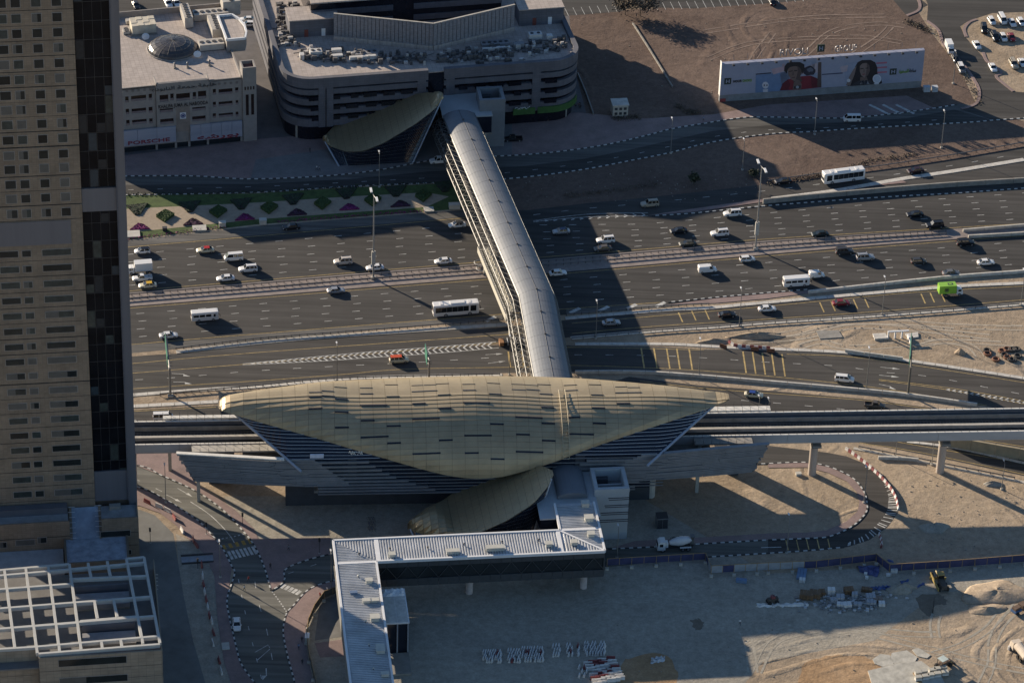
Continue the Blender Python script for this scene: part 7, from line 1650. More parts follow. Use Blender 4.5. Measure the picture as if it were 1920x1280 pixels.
SKIN = M('skin_brown', (.22,.12,.08), var=0); HAIR = M('hair_black', (.012,.010,.010), var=0); TROU = M('trousers_dark', (.03,.032,.045), var=0)
for mt in (TROU, WTRIM, SKIN, HAIR): pm.materials.append(mt)
for f_ in pm.polygons:
    c = f_.center; z = c.z+zmin
    f_.material_index = 0 if z < .95 and abs(c.y) < .2 else (3 if z > 1.66 or (z > 1.57 and c.x < .0) else (2 if z > 1.49 or (abs(c.y) > .19 and z < 1.0) else 1))
    f_.use_smooth = True
SH = {k: M('shirt_'+k, c, var=0) for k, c in {'white':(.62,.62,.62),'red':(.32,.03,.035),'blue':(.22,.28,.40),'dark':(.045,.045,.055),'grey':(.24,.24,.25)}.items()}
for x, y, d, s_, l in ((466,1090,(-12,-6),'red','person in red top walking on the sunlit street'),(458,1107,(12,4),'white','person in white shirt walking on the sunlit street'),(541,1032,(10,6),'grey','person in grey shirt walking on the paved island'),(507,1066,(4,12),'dark','person in dark clothes standing near the island tip'),
  (613,1110,(-10,6),'white','person in white shirt on the pavement by the fence corner'),(600,1121,(-10,8),'red','person in red shirt on the pavement by the fence'),(566,1204,(-3,12),'dark','person in dark shirt by the pale gate post'),(560,1217,(-3,12),'blue','person in pale blue shirt on the pavement below the gate post'),(567,1246,(2,12),'dark','person in dark clothes lowest on the pavement'),
  (1387,1171,(4,10),'white','person in white helmet and dark trousers on the site track'),(1319,228,(-12,2),'blue','person in blue shirt beside the service road kerb'),(581,287,(2,10),'dark','person in dark clothes on the plaza by the dark pod'),(594,320,(8,2),'white','person in white on the plaza, left of a pair'),(599,321,(8,2),'grey','person in grey on the plaza, right of a pair')):
    p = P(x, y); q = P(x+d[0], y+d[1]); zz = Zp+.005 if not (450 < x < 470 or x == 1387) else .03
    o = link('person', pm, None, l, 'person', None, None, (p.x, p.y, zz), math.atan2(q.y-p.y, q.x-p.x)); o.material_slots[1].link = 'OBJECT'; o.material_slots[1].material = SH[s_]
# ------------------------------------------------ building site, hoarding, barriers
BLU = M('hoarding_blue', (.045,.048,.115), rough=.6, var=.15, scale=.4); GRYH = M('hoarding_grey', (.30,.31,.33), rough=.6, var=.12); TIMB = M('timber', (.30,.20,.10), rough=.8, var=.2)
def hoarding(label, px, h, cols):
    pts = gline(px, False); root = thing('hoarding', label, 'hoarding', pts[0]); k = 0
    for a, b in zip(pts, pts[1:]):
        L = (b-a).length; n = max(1, round(L/2.85)); d = (b-a)/n
        for i in range(n):
            p, q = a+d*i-pts[0], a+d*(i+1)-pts[0]; e = d.normalized()*.04
            MB().bar(p+e, q-e, .08, .12, h+random.uniform(-.04, .04)).obj('panel', cols(k), root)
            MB().bar(p-d.normalized()*.06, p+d.normalized()*.06, .16, 0, h+.1).obj('post', TIMB, root)
            if i % 2 == 0: MB().box(p.x-.4, p.x+.4, p.y-1.9, p.y-1.2, 0, .55).obj('ballast_block', CONC, root); MB().tube((p.x, p.y, h*.8), (p.x, p.y-1.5, .5), .05, 4).obj('brace', TIMB, root)
            k += 1
        MB().bar(a-pts[0], b-pts[0], .12, h-.02, h+.10).obj('top_rail', TIMB, root)
hoarding('blue and grey hoarding from the walkway to the first bend', [(1138,1060),(1322,1049),(1333,1074)], 2.0, lambda k: GRYH if k in (9,10,12,14,16) else BLU)
hoarding('hoarding with grey panels left and dark blue panels right, middle stretch', [(1333,1074),(1440,1068),(1530,1064),(1642,1051),(1667,1071)], 2.1, lambda k: GRYH if k < 8 and k != 1 else BLU)
hoarding('plain dark blue hoarding running to the right frame edge', [(1667,1071),(1780,1064),(1920,1053),(2000,1046)], 2.1, lambda k: BLU)
hoarding('curved dark fence beside the pink pavement, left of the walkway', [(640,1108),(608,1120),(590,1145),(578,1172),(575,1200),(580,1235),(592,1285)], 1.9, lambda k: M('fence_dark', (.07,.07,.07), rough=.8) )
# red and white plastic barriers
BR_W = M('barrier_white', (.62,.60,.57), rough=.5, var=.06); BR_R = M('barrier_red', (.22,.06,.06), rough=.5, var=.06)
def barrier_mesh(mat, L=1.0, h=.85):
    return MB().loft([[(x,-.25,0),(x,.25,0),(x,.25,.2),(x,.10,.5),(x,.09,h),(x,-.09,h),(x,-.10,.5),(x,-.25,.2)] for x in (-L/2, L/2)]).mesh('barrier', [mat])
bw, brd = barrier_mesh(BR_W), barrier_mesh(BR_R); bwl, brl = barrier_mesh(BR_W, 2.0, 1.0), barrier_mesh(BR_R, 2.0, 1.0)
def barrier(me, p, a, label, group): return link('traffic_barrier', me, None, label, 'traffic barrier', group, None, (p.x, p.y, p.z), a)
def row(px, step, first, label, group, long=False, rnd=.03, z=0.):
    pts = resample(gline(px), step); k = first
    for p, q in zip(pts, pts[1:]):
        m_ = p.lerp(q, .5); m_.z = z; c = ('white', 'red')[k % 2]
        barrier((bwl if long else bw) if k % 2 == 0 else (brl if long else brd), m_, math.atan2((q-p).y, (q-p).x)+random.uniform(-rnd, rnd), f'{c} {label}', f'{c} {group}'); k += 1
row([(1585,842),(1605,856),(1628,874),(1650,894),(1668,914),(1680,935),(1685,958)], 1.12, 0, 'block of the curved barrier line along the turning road', 'blocks of the curved barrier line')
row([(1648,1002),(1653,1016),(1651,1031)], .9, 0, 'block of the short barrier line below the turning road', 'blocks of the short barrier line')
row([(1366,642),(1376,649),(1390,651),(1450,655)], 1.05, 1, 'block of the barrier line around the sand pit', 'blocks at the sand pit')
for i, (x, y, ex, ey, c, l) in enumerate([(272,941,280,945,'r','red barrier lying beside the tower wall'),(293,949,303,953,'w','white barrier on the pavement by the tower, first one'),(310,957,318,961,'w','white barrier on the pavement by the tower, second one'),(324,968,330,977,'r','bright red barrier standing askew on the curved pavement'),(339,992,344,1001,'w','white barrier at the shadow edge on the pavement'),(362,1010,364,1018,'r','red barrier above the covered trench, upper one'),(366,1020,371,1027,'r','red barrier above the covered trench, lower one'),(378,1056,379,1065,'r','red barrier just below the covered trench'),(380,1075,380,1087,'w','sunlit white barrier on the sandy verge'),(381,1093,383,1102,'r','red barrier below the sunlit white one'),(383,1106,385,1117,'w','white barrier in the verge line, second from the sunlit one'),(386,1120,388,1130,'r','red barrier in the verge line, opposite the road bend'),(389,1134,391,1145,'w','white barrier in the verge line, opposite the white sedan'),(392,1150,394,1160,'r','red barrier in the verge line, right of the grid roof'),(396,1160,399,1172,'w','white barrier in the verge line below the white sedan level'),(399,1182,402,1192,'r','red barrier in the verge line above the pale slab'),(397,1200,401,1214,'w','white barrier in the verge line beside the pale slab'),(409,1233,413,1246,'r','red barrier low on the verge'),(413,1253,417,1267,'w','white barrier lowest on the verge')]):
    a, b = P(x, y), P(ex, ey); m_ = a.lerp(b, .5); m_.z = .105 if y < 1015 else .02; barrier(bwl if c == 'w' else brl, m_, math.atan2((b-a).y, (b-a).x), l, None)
for x, y, ex, ey, l in ((1349,650,1363,655,'brown plastic barrier lying at the frontage road edge'),(1408,657,1422,658,'first brown plastic barrier at the sand pit'),(1438,660,1452,661,'second brown plastic barrier at the sand pit')):
    a, b = P(x, y), P(ex, ey); o = barrier(brl, a.lerp(b, .5)+Vector((0,0,.12)), math.atan2((b-a).y, (b-a).x), l, None)
    o.material_slots[0].link = 'OBJECT'; o.material_slots[0].material = M('barrier_brown', (.16,.07,.04))
# stored barriers standing in blocks
def block(x0, x1, y0, y1, nx, ny, where, skip=0.):
    for i in range(nx):
        for j in range(ny):
            if rl.random() < skip: continue
            x = x0+(x1-x0)*(i+.5*(j % 2))/max(1, nx-.5); y = y0+(y1-y0)*j/max(1, ny-1)
            p = P(x+rl.uniform(-.8,.8), y+rl.uniform(-.6,.6)); p.z = .012
            barrier(bw if rl.random() < .93 else brd, p, R(80)+rl.uniform(-.12,.12), f'stored barrier {where}', f'stored barriers {where}')
block(907,939,1224,1240,8,4,'in the first cluster from the walkway', .06); block(953,975,1222,1240,5,4,'in the second cluster from the walkway', .1); block(979,1018,1218,1238,9,4,'in the third cluster from the walkway', .06)
block(1037,1050,1213,1229,3,3,'in the small group in the middle', .1); block(1063,1072,1212,1228,2,4,'in the narrow pair of rows', 0); block(1083,1087,1212,1228,1,4,'in the single row', 0); block(1096,1134,1208,1227,8,5,'in the last cluster towards the right', .08)
block(1086,1100,1252,1268,2,3,'at the left end of the low stack', .0)
for i in range(6):
    for j in range(8):
        if rl.random() < .12: continue
        x, y = 1102+i*8.6+j*2.6, 1246+j*5.4-i*2.0+rl.uniform(-.8,.8); p = P(x, y); p.z = .012; k = rl.random() < .55
        barrier(bwl if k else brl, p, R(6)+rl.uniform(-.1,.1), f"{'white' if k else 'red'} barrier in the checkered stack at the bottom", 'checkered stack of barriers')
# tyre tracks, soil patches, slabs, heaps
TRK = M('track_pale', (.33,.30,.245), var=.2, scale=.8, world=True, rough=.95); TRK2 = M('track_sand', (.40,.345,.27), var=.15, scale=.8, world=True, rough=.95)
tb = MB(); TZ_ = [0.]
def track(px, gap=1.9, w=.5, m=0, z=.010):
    g_ = resample(gline(px, True, 10), 1.0)
    for o in (-gap/2, gap/2):
        # ragged: broken into pieces of changing width
        i = 0
        while i < len(g_)-2:
            n = rl.randint(4, 12); TZ_[0] += 2e-4; strip(tb, g_[i:i+n+1], w*rl.uniform(.55,1.25), z+TZ_[0], m, o+rl.uniform(-.12,.12)); i += n+(rl.randint(0,2) if rl.random() < .4 else 0)
for px in ([(1030,1150),(1120,1126),(1220,1120),(1310,1130),(1372,1158),(1402,1200),(1412,1260)], [(1000,1158),(1120,1131),(1230,1124),(1330,1140),(1390,1180)], [(1395,1215),(1445,1182),(1520,1172),(1600,1176),(1700,1187),(1760,1188)], [(1395,1225),(1470,1180),(1560,1174),(1650,1192),(1750,1218),(1860,1245),(1950,1262)], [(1750,1225),(1800,1210),(1850,1180),(1880,1145),(1900,1120)], [(1840,1285),(1858,1245),(1862,1200),(1885,1160),(1925,1130)], [(1420,1260),(1455,1200),(1540,1178)], [(1755,1195),(1752,1170),(1758,1148)], [(1545,1160),(1540,1170),(1552,1180),(1600,1186)]): track(px)
for px in ([(1380,635),(1480,625),(1560,606),(1680,604),(1800,612),(1920,615)], [(1400,640),(1500,632),(1600,612),(1720,618),(1860,632)], [(1500,650),(1540,640),(1580,650),(1640,650),(1760,640),(1900,645)], [(1720,650),(1770,640),(1820,650),(1840,672)]): track(px, 2.0, .55, 1)
for px in ([(1420,150),(1500,110),(1560,60),(1640,45),(1700,50)], [(1380,160),(1420,100),(1450,60)], [(1320,60),(1500,35),(1660,30)], [(1330,110),(1420,80),(1600,70),(1690,80)], [(1590,110),(1650,70),(1670,50)]): track(px, 2.0, .45, 2)
tb.obj('tyre_track', [TRK, TRK2, M('track_red', (.205,.15,.118), var=.2, world=True, rough=.95)], kind='structure')
def patch(nm, px, mat, z=.008, jag=3.2):
    q = catmull(px+[px[0]], 5); q = [(x+rl.uniform(-jag, jag), y+rl.uniform(-jag, jag)*.6) for x, y in q[:-1]]; return sheet(nm, q, z, mat)
ORG = sand_material('soil_orange', (.35,.225,.125), (.41,.28,.17), (.30,.20,.12), .5, .2); DMP = sand_material('soil_damp', (.17,.14,.108), (.205,.172,.135), (.145,.12,.095), .4, .25)
patch('soil_patch', [(1508,1240),(1560,1228),(1620,1230),(1650,1250),(1640,1290),(1505,1290)], ORG, .016); patch('soil_patch', [(1715,1118),(1745,1112),(1770,1118),(1775,1132),(1752,1135),(1748,1152),(1735,1150)], DMP, .016)
patch('soil_patch', [(1296,1162),(1312,1160),(1318,1172),(1304,1180)], DMP, .014)
patch('soil_patch', [(1395,640),(1440,632),(1480,628),(1492,636),(1470,646),(1400,650)], DMP, .016)
patch('soil_patch', [(1170,1235),(1240,1225),(1270,1260),(1250,1290),(1160,1290)], ORG, .008)
SLB = M('old_slab', (.42,.40,.345), rough=.9, var=.2, scale=.5)
def slab(label, px, h, mat=SLB, nm='concrete_slab', cat='slab'):
    pts = [P(*q) for q in px]; c = sum(pts, Vector())/len(pts); t = link(nm, MB().prism([(p.x-c.x, p.y-c.y) for p in pts], 0, h).mesh(nm, [mat]), None, label, cat, None, None, c); return t
slab('large pale concrete slab in the bottom right corner of the site', [(1627,1258),(1690,1243),(1728,1240),(1765,1268),(1780,1300),(1640,1300)], .25)
slab('broken pale slab above the large one, middle piece', [(1672,1224),(1700,1219),(1720,1232),(1716,1240),(1678,1246),(1668,1235)], .15); slab('broken pale slab above the large one, left piece', [(1636,1236),(1650,1226),(1668,1228),(1676,1246),(1655,1250),(1640,1244)], .15); slab('broken pale slab beside the loader', [(1710,1218),(1722,1215),(1745,1228),(1738,1234),(1720,1230)], .15)
t = slab('grey concrete pad with two covers on the sand by the ramp', [(1530,621),(1572,620),(1580,633),(1537,636)], .2, CONC_D)
slab('small pale concrete pad left of the portal frame', [(1636,628),(1660,627),(1665,636),(1640,638)], .5, PALE); slab('small pale concrete pad right of the portal frame', [(1697,627),(1721,624),(1722,633),(1704,635)], .3, PALE)
p = P(1682, 634); t = thing('portal_frame', 'white portal frame standing on the sand by the ramp', 'frame', p, ROADANG)
for x in (-2.4, -.6, 1.2): MB().box(x-.2, x+.2, -.2, .2, 0, 2.0).obj('post', WTRIM, t)
MB().box(-2.6, 2.9, -.25, .25, 2.0, 2.3).obj('beam', WTRIM, t); MB().box(2.7, 3.1, -3, .2, 0, 1.0).obj('side_beam', WTRIM, t)
def heap(label, cx, cy, rx, ry, h, mat, nm='sand_heap', cat='heap', seed=1):
    r_ = random.Random(seed); c = P(cx, cy); A, B = P(cx+rx, cy)-c, P(cx, cy-ry)-c; ra, rb = A.length, B.length; mb = MB(); N, K = 26, 9; ph = [r_.uniform(0, 6.3) for _ in range(6)]
    rings = []
    for k in range(K):
        f = 1-k/(K-1)*.97; rg = []
        for i in range(N):
            a = 2*math.pi*i/N; q = 1+.16*math.sin(2*a+ph[0])+.1*math.sin(3*a+ph[1])+.08*math.sin(5*a+ph[2]); z = h*(1-f**1.3)*(1+.12*math.sin(3*a+2*f+ph[3])+.06*math.sin(7*a+3*f+ph[4])) if k else -.05
            rg.append((ra*f*q*math.cos(a), rb*f*q*math.sin(a), max(z, -.05)+ (r_.uniform(-.03,.04) if k else 0)))
        rings.append(rg)
    o = MB().loft(rings).obj(nm, mat, None, loc=c, rot=ROADANG); tag(o, label, cat); o.data.polygons.foreach_set('use_smooth', [True]*len(o.data.polygons)); return o
heap('brown spoil heap behind the blue tarpaulin', 1690, 1105, 32, 9, 1.6, SAND_G, seed=2); heap('pale sand mound at the right frame edge of the site', 1868, 1112, 60, 26, 1.1, SAND, seed=3); heap('smaller sand mound below the big one at the right', 1850, 1142, 34, 12, .7, SAND, seed=4)
heap('low sand ridge behind the sand pit by the ramp', 1420, 630, 60, 6, 1.1, SAND, seed=5); heap('low sand ridge at the shadow edge of the ramp', 1340, 640, 40, 5, .8, SAND, seed=6); heap('small sand heap beside the old tyres', 1800, 662, 10, 5, 1.3, SAND, seed=7)
heap('low earth heap beside the turning road in the shade', 1752, 990, 26, 12, 1.4, SAND_G, seed=8); heap('rubble heap on the sand below the slip road', 1862, 908, 18, 5, 1.0, CONC_D, seed=9)
# loose materials
for i, (x, y, w, d, h, c, l) in enumerate([(1512,1120,3.2,2.2,1.5,'t','leftmost brown pallet stack on the site'),(1528,1118,2.6,2.2,1.4,'t','second brown pallet stack on the site'),(1541,1115,1.4,1.6,1.3,'t','narrow brown pallet stack beside the pallet row'),(1591,1112,2.2,1.8,1.5,'t','lone timber crate stack behind the white blocks'),(1625,1108,2.6,1.2,.9,'t','brown timber bundle under the blue tarpaulin'),
   (1558,1113,1.8,1.4,1.6,'w','white round topped bin among the pallets'),(1575,1124,1.9,1.8,1.2,'g','grey pallet of blocks in the middle of the rubble'),(1563,1127,1.7,1.4,.9,'g','grey pallet of blocks beside the white bin'),(1602,1119,1.4,1.3,1.3,'g','upright grey block pack behind the rubble'),(1576,1135,1.9,1.3,.8,'w','white block pack at the front of the rubble'),(1588,1136,2.0,1.6,.9,'w','white block pack right beside another at the front'),(1608,1134,1.9,1.2,.7,'g','low grey block pack in the rubble'),(1632,1122,2.2,1.8,1.1,'g','grey block pack towards the right of the rubble'),(1634,1131,2.2,1.6,.9,'g','flat grey block pack right of the rubble'),(1646,1126,2.0,1.4,1.0,'b','brown block pack at the right of the rubble'),(1653,1134,1.5,1.4,.9,'w','lone white cube right of the rubble'),
   (1503,1077,2.2,4.2,.5,'u','blue grey panel stack leaning by the hoarding'),(1504,1090,1.5,1.2,.9,'w','white sack pile below the hoarding'),(1390,1090,2.6,1.2,.7,'u','blue skip shaped tub on the site'),(1676,1072,1.6,1.0,.9,'w','white box at the hoarding corner'),(1623,1077,.8,.7,.6,'w','small white block by the blue sheet, upper one'),(1625,1084,.8,.7,.6,'w','small white block by the blue sheet, lower one'),(1665,1079,.9,.7,.6,'w','small white block below the hoarding corner')]):
    mat = {'t':M('pallet_wood', (.16,.095,.05), var=.25),'w':BR_W,'g':M('block_grey', (.33,.34,.36), var=.1),'b':M('block_brown', (.20,.15,.12)),'u':M('panel_blue', (.15,.22,.33))}[c]
    p = P(x, y); t = thing('material_stack', l, 'material stack', (p.x, p.y, .012), R(rl.uniform(-12, 12))); n = max(1, int(w/.7)); nz = max(1, int(h/.5))
    for k in range(nz):
        for j in range(n): MB().box(-w/2+w*j/n+.03, -w/2+w*(j+1)/n-.03, -d/2, d/2, h*k/nz+.02, h*(k+1)/nz-.02).obj('unit', mat, t)
rb = MB(); rb2 = MB()
for _ in range(330):
    x = rl.gauss(1585, 40); y = 1130+rl.gauss(0, 9)-(x-1585)*.04; s = rl.uniform(.1, .4); p = P(x, y); (rb if rl.random() < .6 else rb2).box(p.x-s, p.x+s, p.y-s*.7, p.y+s*.7, 0, s*rl.uniform(.5,1.2))
tag(rb.obj('rubble', M('rubble_grey', (.22,.21,.20), var=.3, scale=2), kind='stuff'), 'scattered grey rubble among the pallets', 'rubble'); tag(rb2.obj('litter', M('litter_pale', (.45,.45,.45), var=.2), kind='stuff'), 'scattered pale litter among the pallets', 'litter')
st_ = MB()
for _ in range(420):
    x, y = rl.choice([(rl.uniform(760,1900), rl.uniform(1070,1280)), (rl.uniform(1500,1900), rl.uniform(612,650)), (rl.uniform(1700,1900), rl.uniform(900,1040)), (rl.uniform(1090,1720), rl.uniform(30,180)), (rl.uniform(980,1420), rl.uniform(320,380))]); s = rl.uniform(.05,.16); p = P(x, y); st_.box(p.x-s, p.x+s, p.y-s, p.y+s, 0, s*1.1)
tag(st_.obj('stones', M('stone_grey', (.26,.23,.19), var=.3, scale=1), kind='stuff'), 'scattered stones over the sand lots', 'stones')
def crumple(label, px, h, mat, nm, cat, seed, nx=18, ny=5):
    r_ = random.Random(seed); (a, b, c, d) = [P(*q) for q in px]; mb = MB(); o = (a+b+c+d)/4
    G = [[(a.lerp(b, i/nx)).lerp(d.lerp(c, i/nx), j/ny)-o+Vector((r_.uniform(-.2,.2), r_.uniform(-.3,.3), .02+(r_.uniform(.05, h) if 0 < j < ny else .02))) for i in range(nx+1)] for j in range(ny+1)]
    for j in range(ny):
        for i in range(nx): mb.q(G[j][i], G[j][i+1], G[j+1][i+1], G[j+1][i])
    t = mb.obj(nm, mat, None, loc=o); tag(t, label, cat)
TARP = M('tarp_blue', (.05,.09,.24), rough=.5, var=.2)
crumple('crumpled white plastic sheet on the site', [(1418,1138),(1515,1136),(1515,1131),(1420,1132)], .5, BR_W, 'plastic_sheet', 'sheet', 1); crumple('wavy blue tarpaulin beside the spoil heap', [(1622,1107),(1670,1104),(1670,1099),(1625,1101)], .7, TARP, 'tarpaulin', 'tarpaulin', 2); crumple('heap of folded dark blue sheets by the hoarding bend', [(1612,1072),(1645,1082),(1650,1060),(1606,1062)], .9, M('sheet_navy', (.05,.06,.16), rough=.5, var=.25), 'tarpaulin', 'tarpaulin', 3, 8, 6); crumple('narrow blue tarpaulin strip on top of the spoil heap', [(1690,1093),(1704,1089),(1702,1086),(1688,1090)], .4, TARP, 'tarpaulin', 'tarpaulin', 4, 6, 3); crumple('straight blue tarpaulin strip right of the spoil heap', [(1720,1103),(1734,1094),(1731,1092),(1717,1100)], .25, TARP, 'tarpaulin', 'tarpaulin', 5, 6, 3); crumple('small blue sheet beyond the hoarding bend', [(1664,1052),(1677,1056),(1674,1050),(1662,1048)], .3, TARP, 'tarpaulin', 'tarpaulin', 6, 5, 3); crumple('heap of white and grey bags on the site', [(1220,1243),(1246,1240),(1246,1231),(1222,1233)], .8, M('bag_grey', (.42,.44,.46), var=.3, scale=2), 'bag_heap', 'bags', 7, 8, 5)
# tyres on the sand
tyb = random.Random(5)
for i in range(13):
    x, y = 1850+tyb.random()*62, 653+tyb.random()*24; p = P(x, y); k = i % 3 == 0
    mb = MB(); Rr, rr = .85, .27
    mb.loft([[((Rr+rr*math.cos(b))*math.cos(a), (Rr+rr*math.cos(b))*math.sin(a), rr+rr*math.sin(b)) for b in [2*math.pi*j/8 for j in range(8)]] for a in [2*math.pi*j/16 for j in range(17)]], caps=False)
    mb.obj('old_tyre', M('tyre_brown', (.20,.085,.045), var=.2) if k else M('tyre_dark', (.045,.04,.036)), None, label=f"{'rusty brown' if k else 'dark'} tyre lying in the heap on the sand", cat='tyre', group=f"{'brown' if k else 'dark'} tyres on the sand", loc=(p.x, p.y, .01))
# machines
YEQ = M('machine_yellow', (.30,.22,.07), rough=.6, var=.2); 
def wheels(t, xs, w, r, mat=TY):
    for x in xs:
        for s in (-1, 1): MB().loft([[(x+r*math.cos(a), s*w+y, r+r*math.sin(a)) for a in [2*math.pi*k/16 for k in range(16)]] for y in (-.2, .2)]).obj('wheel', mat, t)
def heading(px, d): p = P(*px); q = P(px[0]+d[0], px[1]+d[1]); return p, math.atan2(q.y-p.y, q.x-p.x)
p, a = heading((1762,1094), (-6,-12)); t = thing('grader', 'old yellow earth grader parked on the site below the hoarding', 'machine', p, a); wheels(t, (-2.8,-1.4,3.2), 1.0, .6)
MB().hexa([(-3.4,-.7,.8),(-.6,-.7,.8),(-.6,.7,.8),(-3.4,.7,.8)],[(-3.3,-.65,1.8),(-.6,-.65,2.0),(-.6,.65,2.0),(-3.3,.65,1.8)]).obj('engine_cover', M('machine_dark', (.07,.06,.05), var=.3), t); MB().box(-.6,.7,-.7,.7,1.0,2.9).obj('cab', CG, t); MB().box(-.7,.8,-.8,.8,2.9,3.05).obj('cab_roof', YEQ, t); MB().tube((.6,0,1.5),(3.4,0,1.3),.22,6).obj('boom', YEQ, t); MB().bar((1.2,-1.9),(2.0,1.9),.2,.15,.85).obj('blade', YEQ, t); MB().box(-3.3,3.2,1.3,1.5,.4,1.3).obj('side_plate', YEQ, t)
p, a = heading((1768,1250), (10,-5)); t = thing('backhoe_loader', 'small loader with pale canopy casting a shadow beside the slab', 'machine', p, a); wheels(t, (-1.3,1.4), .9, .55)
MB().box(-1.2,1.7,-.5,.5,.7,1.5).obj('body', M('machine_rust', (.14,.09,.06), var=.2), t); MB().box(-1.2,.6,-.9,.9,2.5,2.65).obj('canopy', M('canopy_pale', (.50,.56,.52)), t)
for x in (-1.1,.5):
    for s in (-.8,.8): MB().box(x-.05,x+.05,s-.05,s+.05,1.0,2.5).obj('post', DARK, t)
MB().tube((1.6,-.5,1.2),(2.7,-.5,.5),.1,5).tube((1.6,.5,1.2),(2.7,.5,.5),.1,5).obj('loader_arm', YEQ, t, kind='stuff'); MB().hexa([(2.5,-1,.1),(3.1,-1,.1),(3.1,1,.1),(2.5,1,.1)],[(2.4,-1,.8),(2.7,-1,.8),(2.7,1,.8),(2.4,1,.8)]).obj('bucket', DARK, t); MB().tube((-1.2,0,1.2),(-2.4,0,2.2),.12,5).obj('backhoe_arm', DARK, t)
p, a = heading((1448,1130), (-10,2)); t = thing('compactor', 'small dark compactor on the site left of the pallets', 'machine', p, a); wheels(t, (-.9,.9), .6, .5); MB().box(-1.3,1.2,-.5,.5,.6,1.5).obj('body', M('machine_dark', (.07,.06,.05), var=.3), t); MB().box(-.5,.4,-.45,.45,1.5,2.1).obj('seat_frame', BR_R, t); MB().tube((-.4,.3,2.1),(.2,-.3,2.4),.06,4).obj('handle', DARK, t)
p, a = heading((1912,1228), (-8,-10)); t = thing('tank_truck', 'cream tank truck at the right frame edge of the site', 'truck', p, a); wheels(t, (-2.2,-.9,2.6), 1.05, .5)
MB().loft([[(x, 1.15*math.cos(b), 1.95+.95*math.sin(b)) for b in [2*math.pi*k/16 for k in range(16)]] for x in (-3.4,1.2)]).obj('tank', M('truck_cream', (.55,.47,.38)), t); MB().loft([[(1.5,-1.1,.6),(1.5,1.1,.6),(1.5,1.05,2.6),(1.5,-1.05,2.6)],[(3.1,-1.1,.6),(3.1,1.1,.6),(2.9,1.0,2.5),(2.9,-1.0,2.5)],[(3.3,-1.05,.6),(3.3,1.05,.6),(3.25,1.0,1.6),(3.25,-1.0,1.6)]]).obj('cab', M('truck_cream', (.55,.47,.38)), t); MB().hexa([(3.0,-.95,1.6),(3.28,-.95,1.6),(3.28,.95,1.6),(3.0,.95,1.6)],[(2.8,-.9,2.4),(2.98,-.9,2.4),(2.98,.9,2.4),(2.8,.9,2.4)]).obj('windscreen', CG, t); MB().box(-3.3,3.0,-.5,.5,.6,1.0).obj('chassis', PLST, t)
p = P(1892,1217); t = thing('drum_bollard', 'white drum standing left of the tank truck', 'drum', p); MB().cyl((0,0),.35,0,.9,12).obj('body', BR_W, t); MB().cyl((0,0),.37,.9,.95,12).obj('lid', BR_W, t)
p, a = heading((1910,1146), (12,-6)); t = thing('site_machine', 'blue machine with rusty parts at the right frame edge', 'machine', p, a); wheels(t, (-1.2,1.3), .8, .45); MB().box(-2,.2,-.8,.8,.6,1.2).obj('body', M('machine_blue', (.06,.12,.25)), t); MB().box(.3,1.9,-.8,.8,.6,1.9).obj('cab', M('machine_rust', (.14,.09,.06), var=.2), t); MB().box(-1.8,0,-.6,.6,1.2,1.8).obj('load', M('machine_rust', (.14,.09,.06), var=.2), t)
for i in range(10):
    x, y = 1722+i % 5*12+rl.uniform(-2,2), 1266+i//5*9-(i % 5)*2.4; p = P(x, y); t = thing('block_stack', 'pale block stack in the row on the big slab', 'block stack', (p.x, p.y, .26), R(12), 'pale block stacks on the slab')
    for k in range(2): MB().box(-.75, .75, -.5, .5, k*.52, k*.52+.48).obj('block', SLB if k else BR_W, t)
for i in range(4):
    a, b = P(1712+i*3, 1262+i*2), P(1726+i*3, 1288+i*2); d = b-a; link('plank', MB().box(0, d.length, -.13, .13, 0, .1).mesh('plank', [TIMB]), None, 'timber plank lying at the edge of the big slab', 'plank', 'timber planks on the slab', None, (a.x, a.y, .26+.01*i), math.atan2(d.y, d.x))
# small buildings and cabinets
p = P(1163, 219); t = thing('substation', 'small pale square substation hut on the shaded sand', 'hut', p, ROADANG); H = hz(1163, 219, 198)
MB().box(-2.2,2.2,-.1,3.6,0,H).obj('walls', M('hut_cream', (.44,.40,.33)), t); MB().box(-2.4,2.4,-.3,3.8,H,H+.25).obj('roof', PALE, t)
for x in (-1.3,0,1.3):
    for z in (.7, 2.2): MB().box(x-.4,x+.4,-.16,-.1,z,z+.8).obj('louvre', DARK, t)
for x, w, l in ((1737,1.9,'larger white cabinet right of the billboard'),(1752,1.6,'smaller white cabinet right of the billboard')): box_thing('utility_cabinet', l, 'utility box', (x, 171), w, 1.4, 1.5, BR_W, lid=M('cab_grey', (.4,.42,.45)))
box_thing('ventilation_box', 'open topped grey ventilation box on the sand below the station', 'vent box', (1240,985), 2.6, 2.6, 3.0, LOUV, lid=DARK); box_thing('utility_slab', 'pale utility slab on the verge beside the near street', 'utility box', (423,1212), 1.6, 2.4, .25, CAB); box_thing('utility_slab', 'small pale box in the shade beside the first viaduct pier', 'utility box', (1497,890), 1.3, 1.0, .6, CAB)
p, q = P(340,1050), P(400,1046); t = thing('trench_cover', 'grey steel plates over a trench in the sandy verge', 'trench cover', p, math.atan2((q-p).y, (q-p).x)); L = (q-p).length
for k in range(4): MB().box(L*k/4+.03, L*(k+1)/4-.03, -1.1, 1.1, .02, .16).obj('plate', M('plate_steel', (.24,.26,.29), rough=.5, metal=.2), t)
for s in (-1.6, 1.5): MB().box(0, L, s, s+.35, 0, .3).obj('timber_edge', DARK, t)
p = P(497, 858)
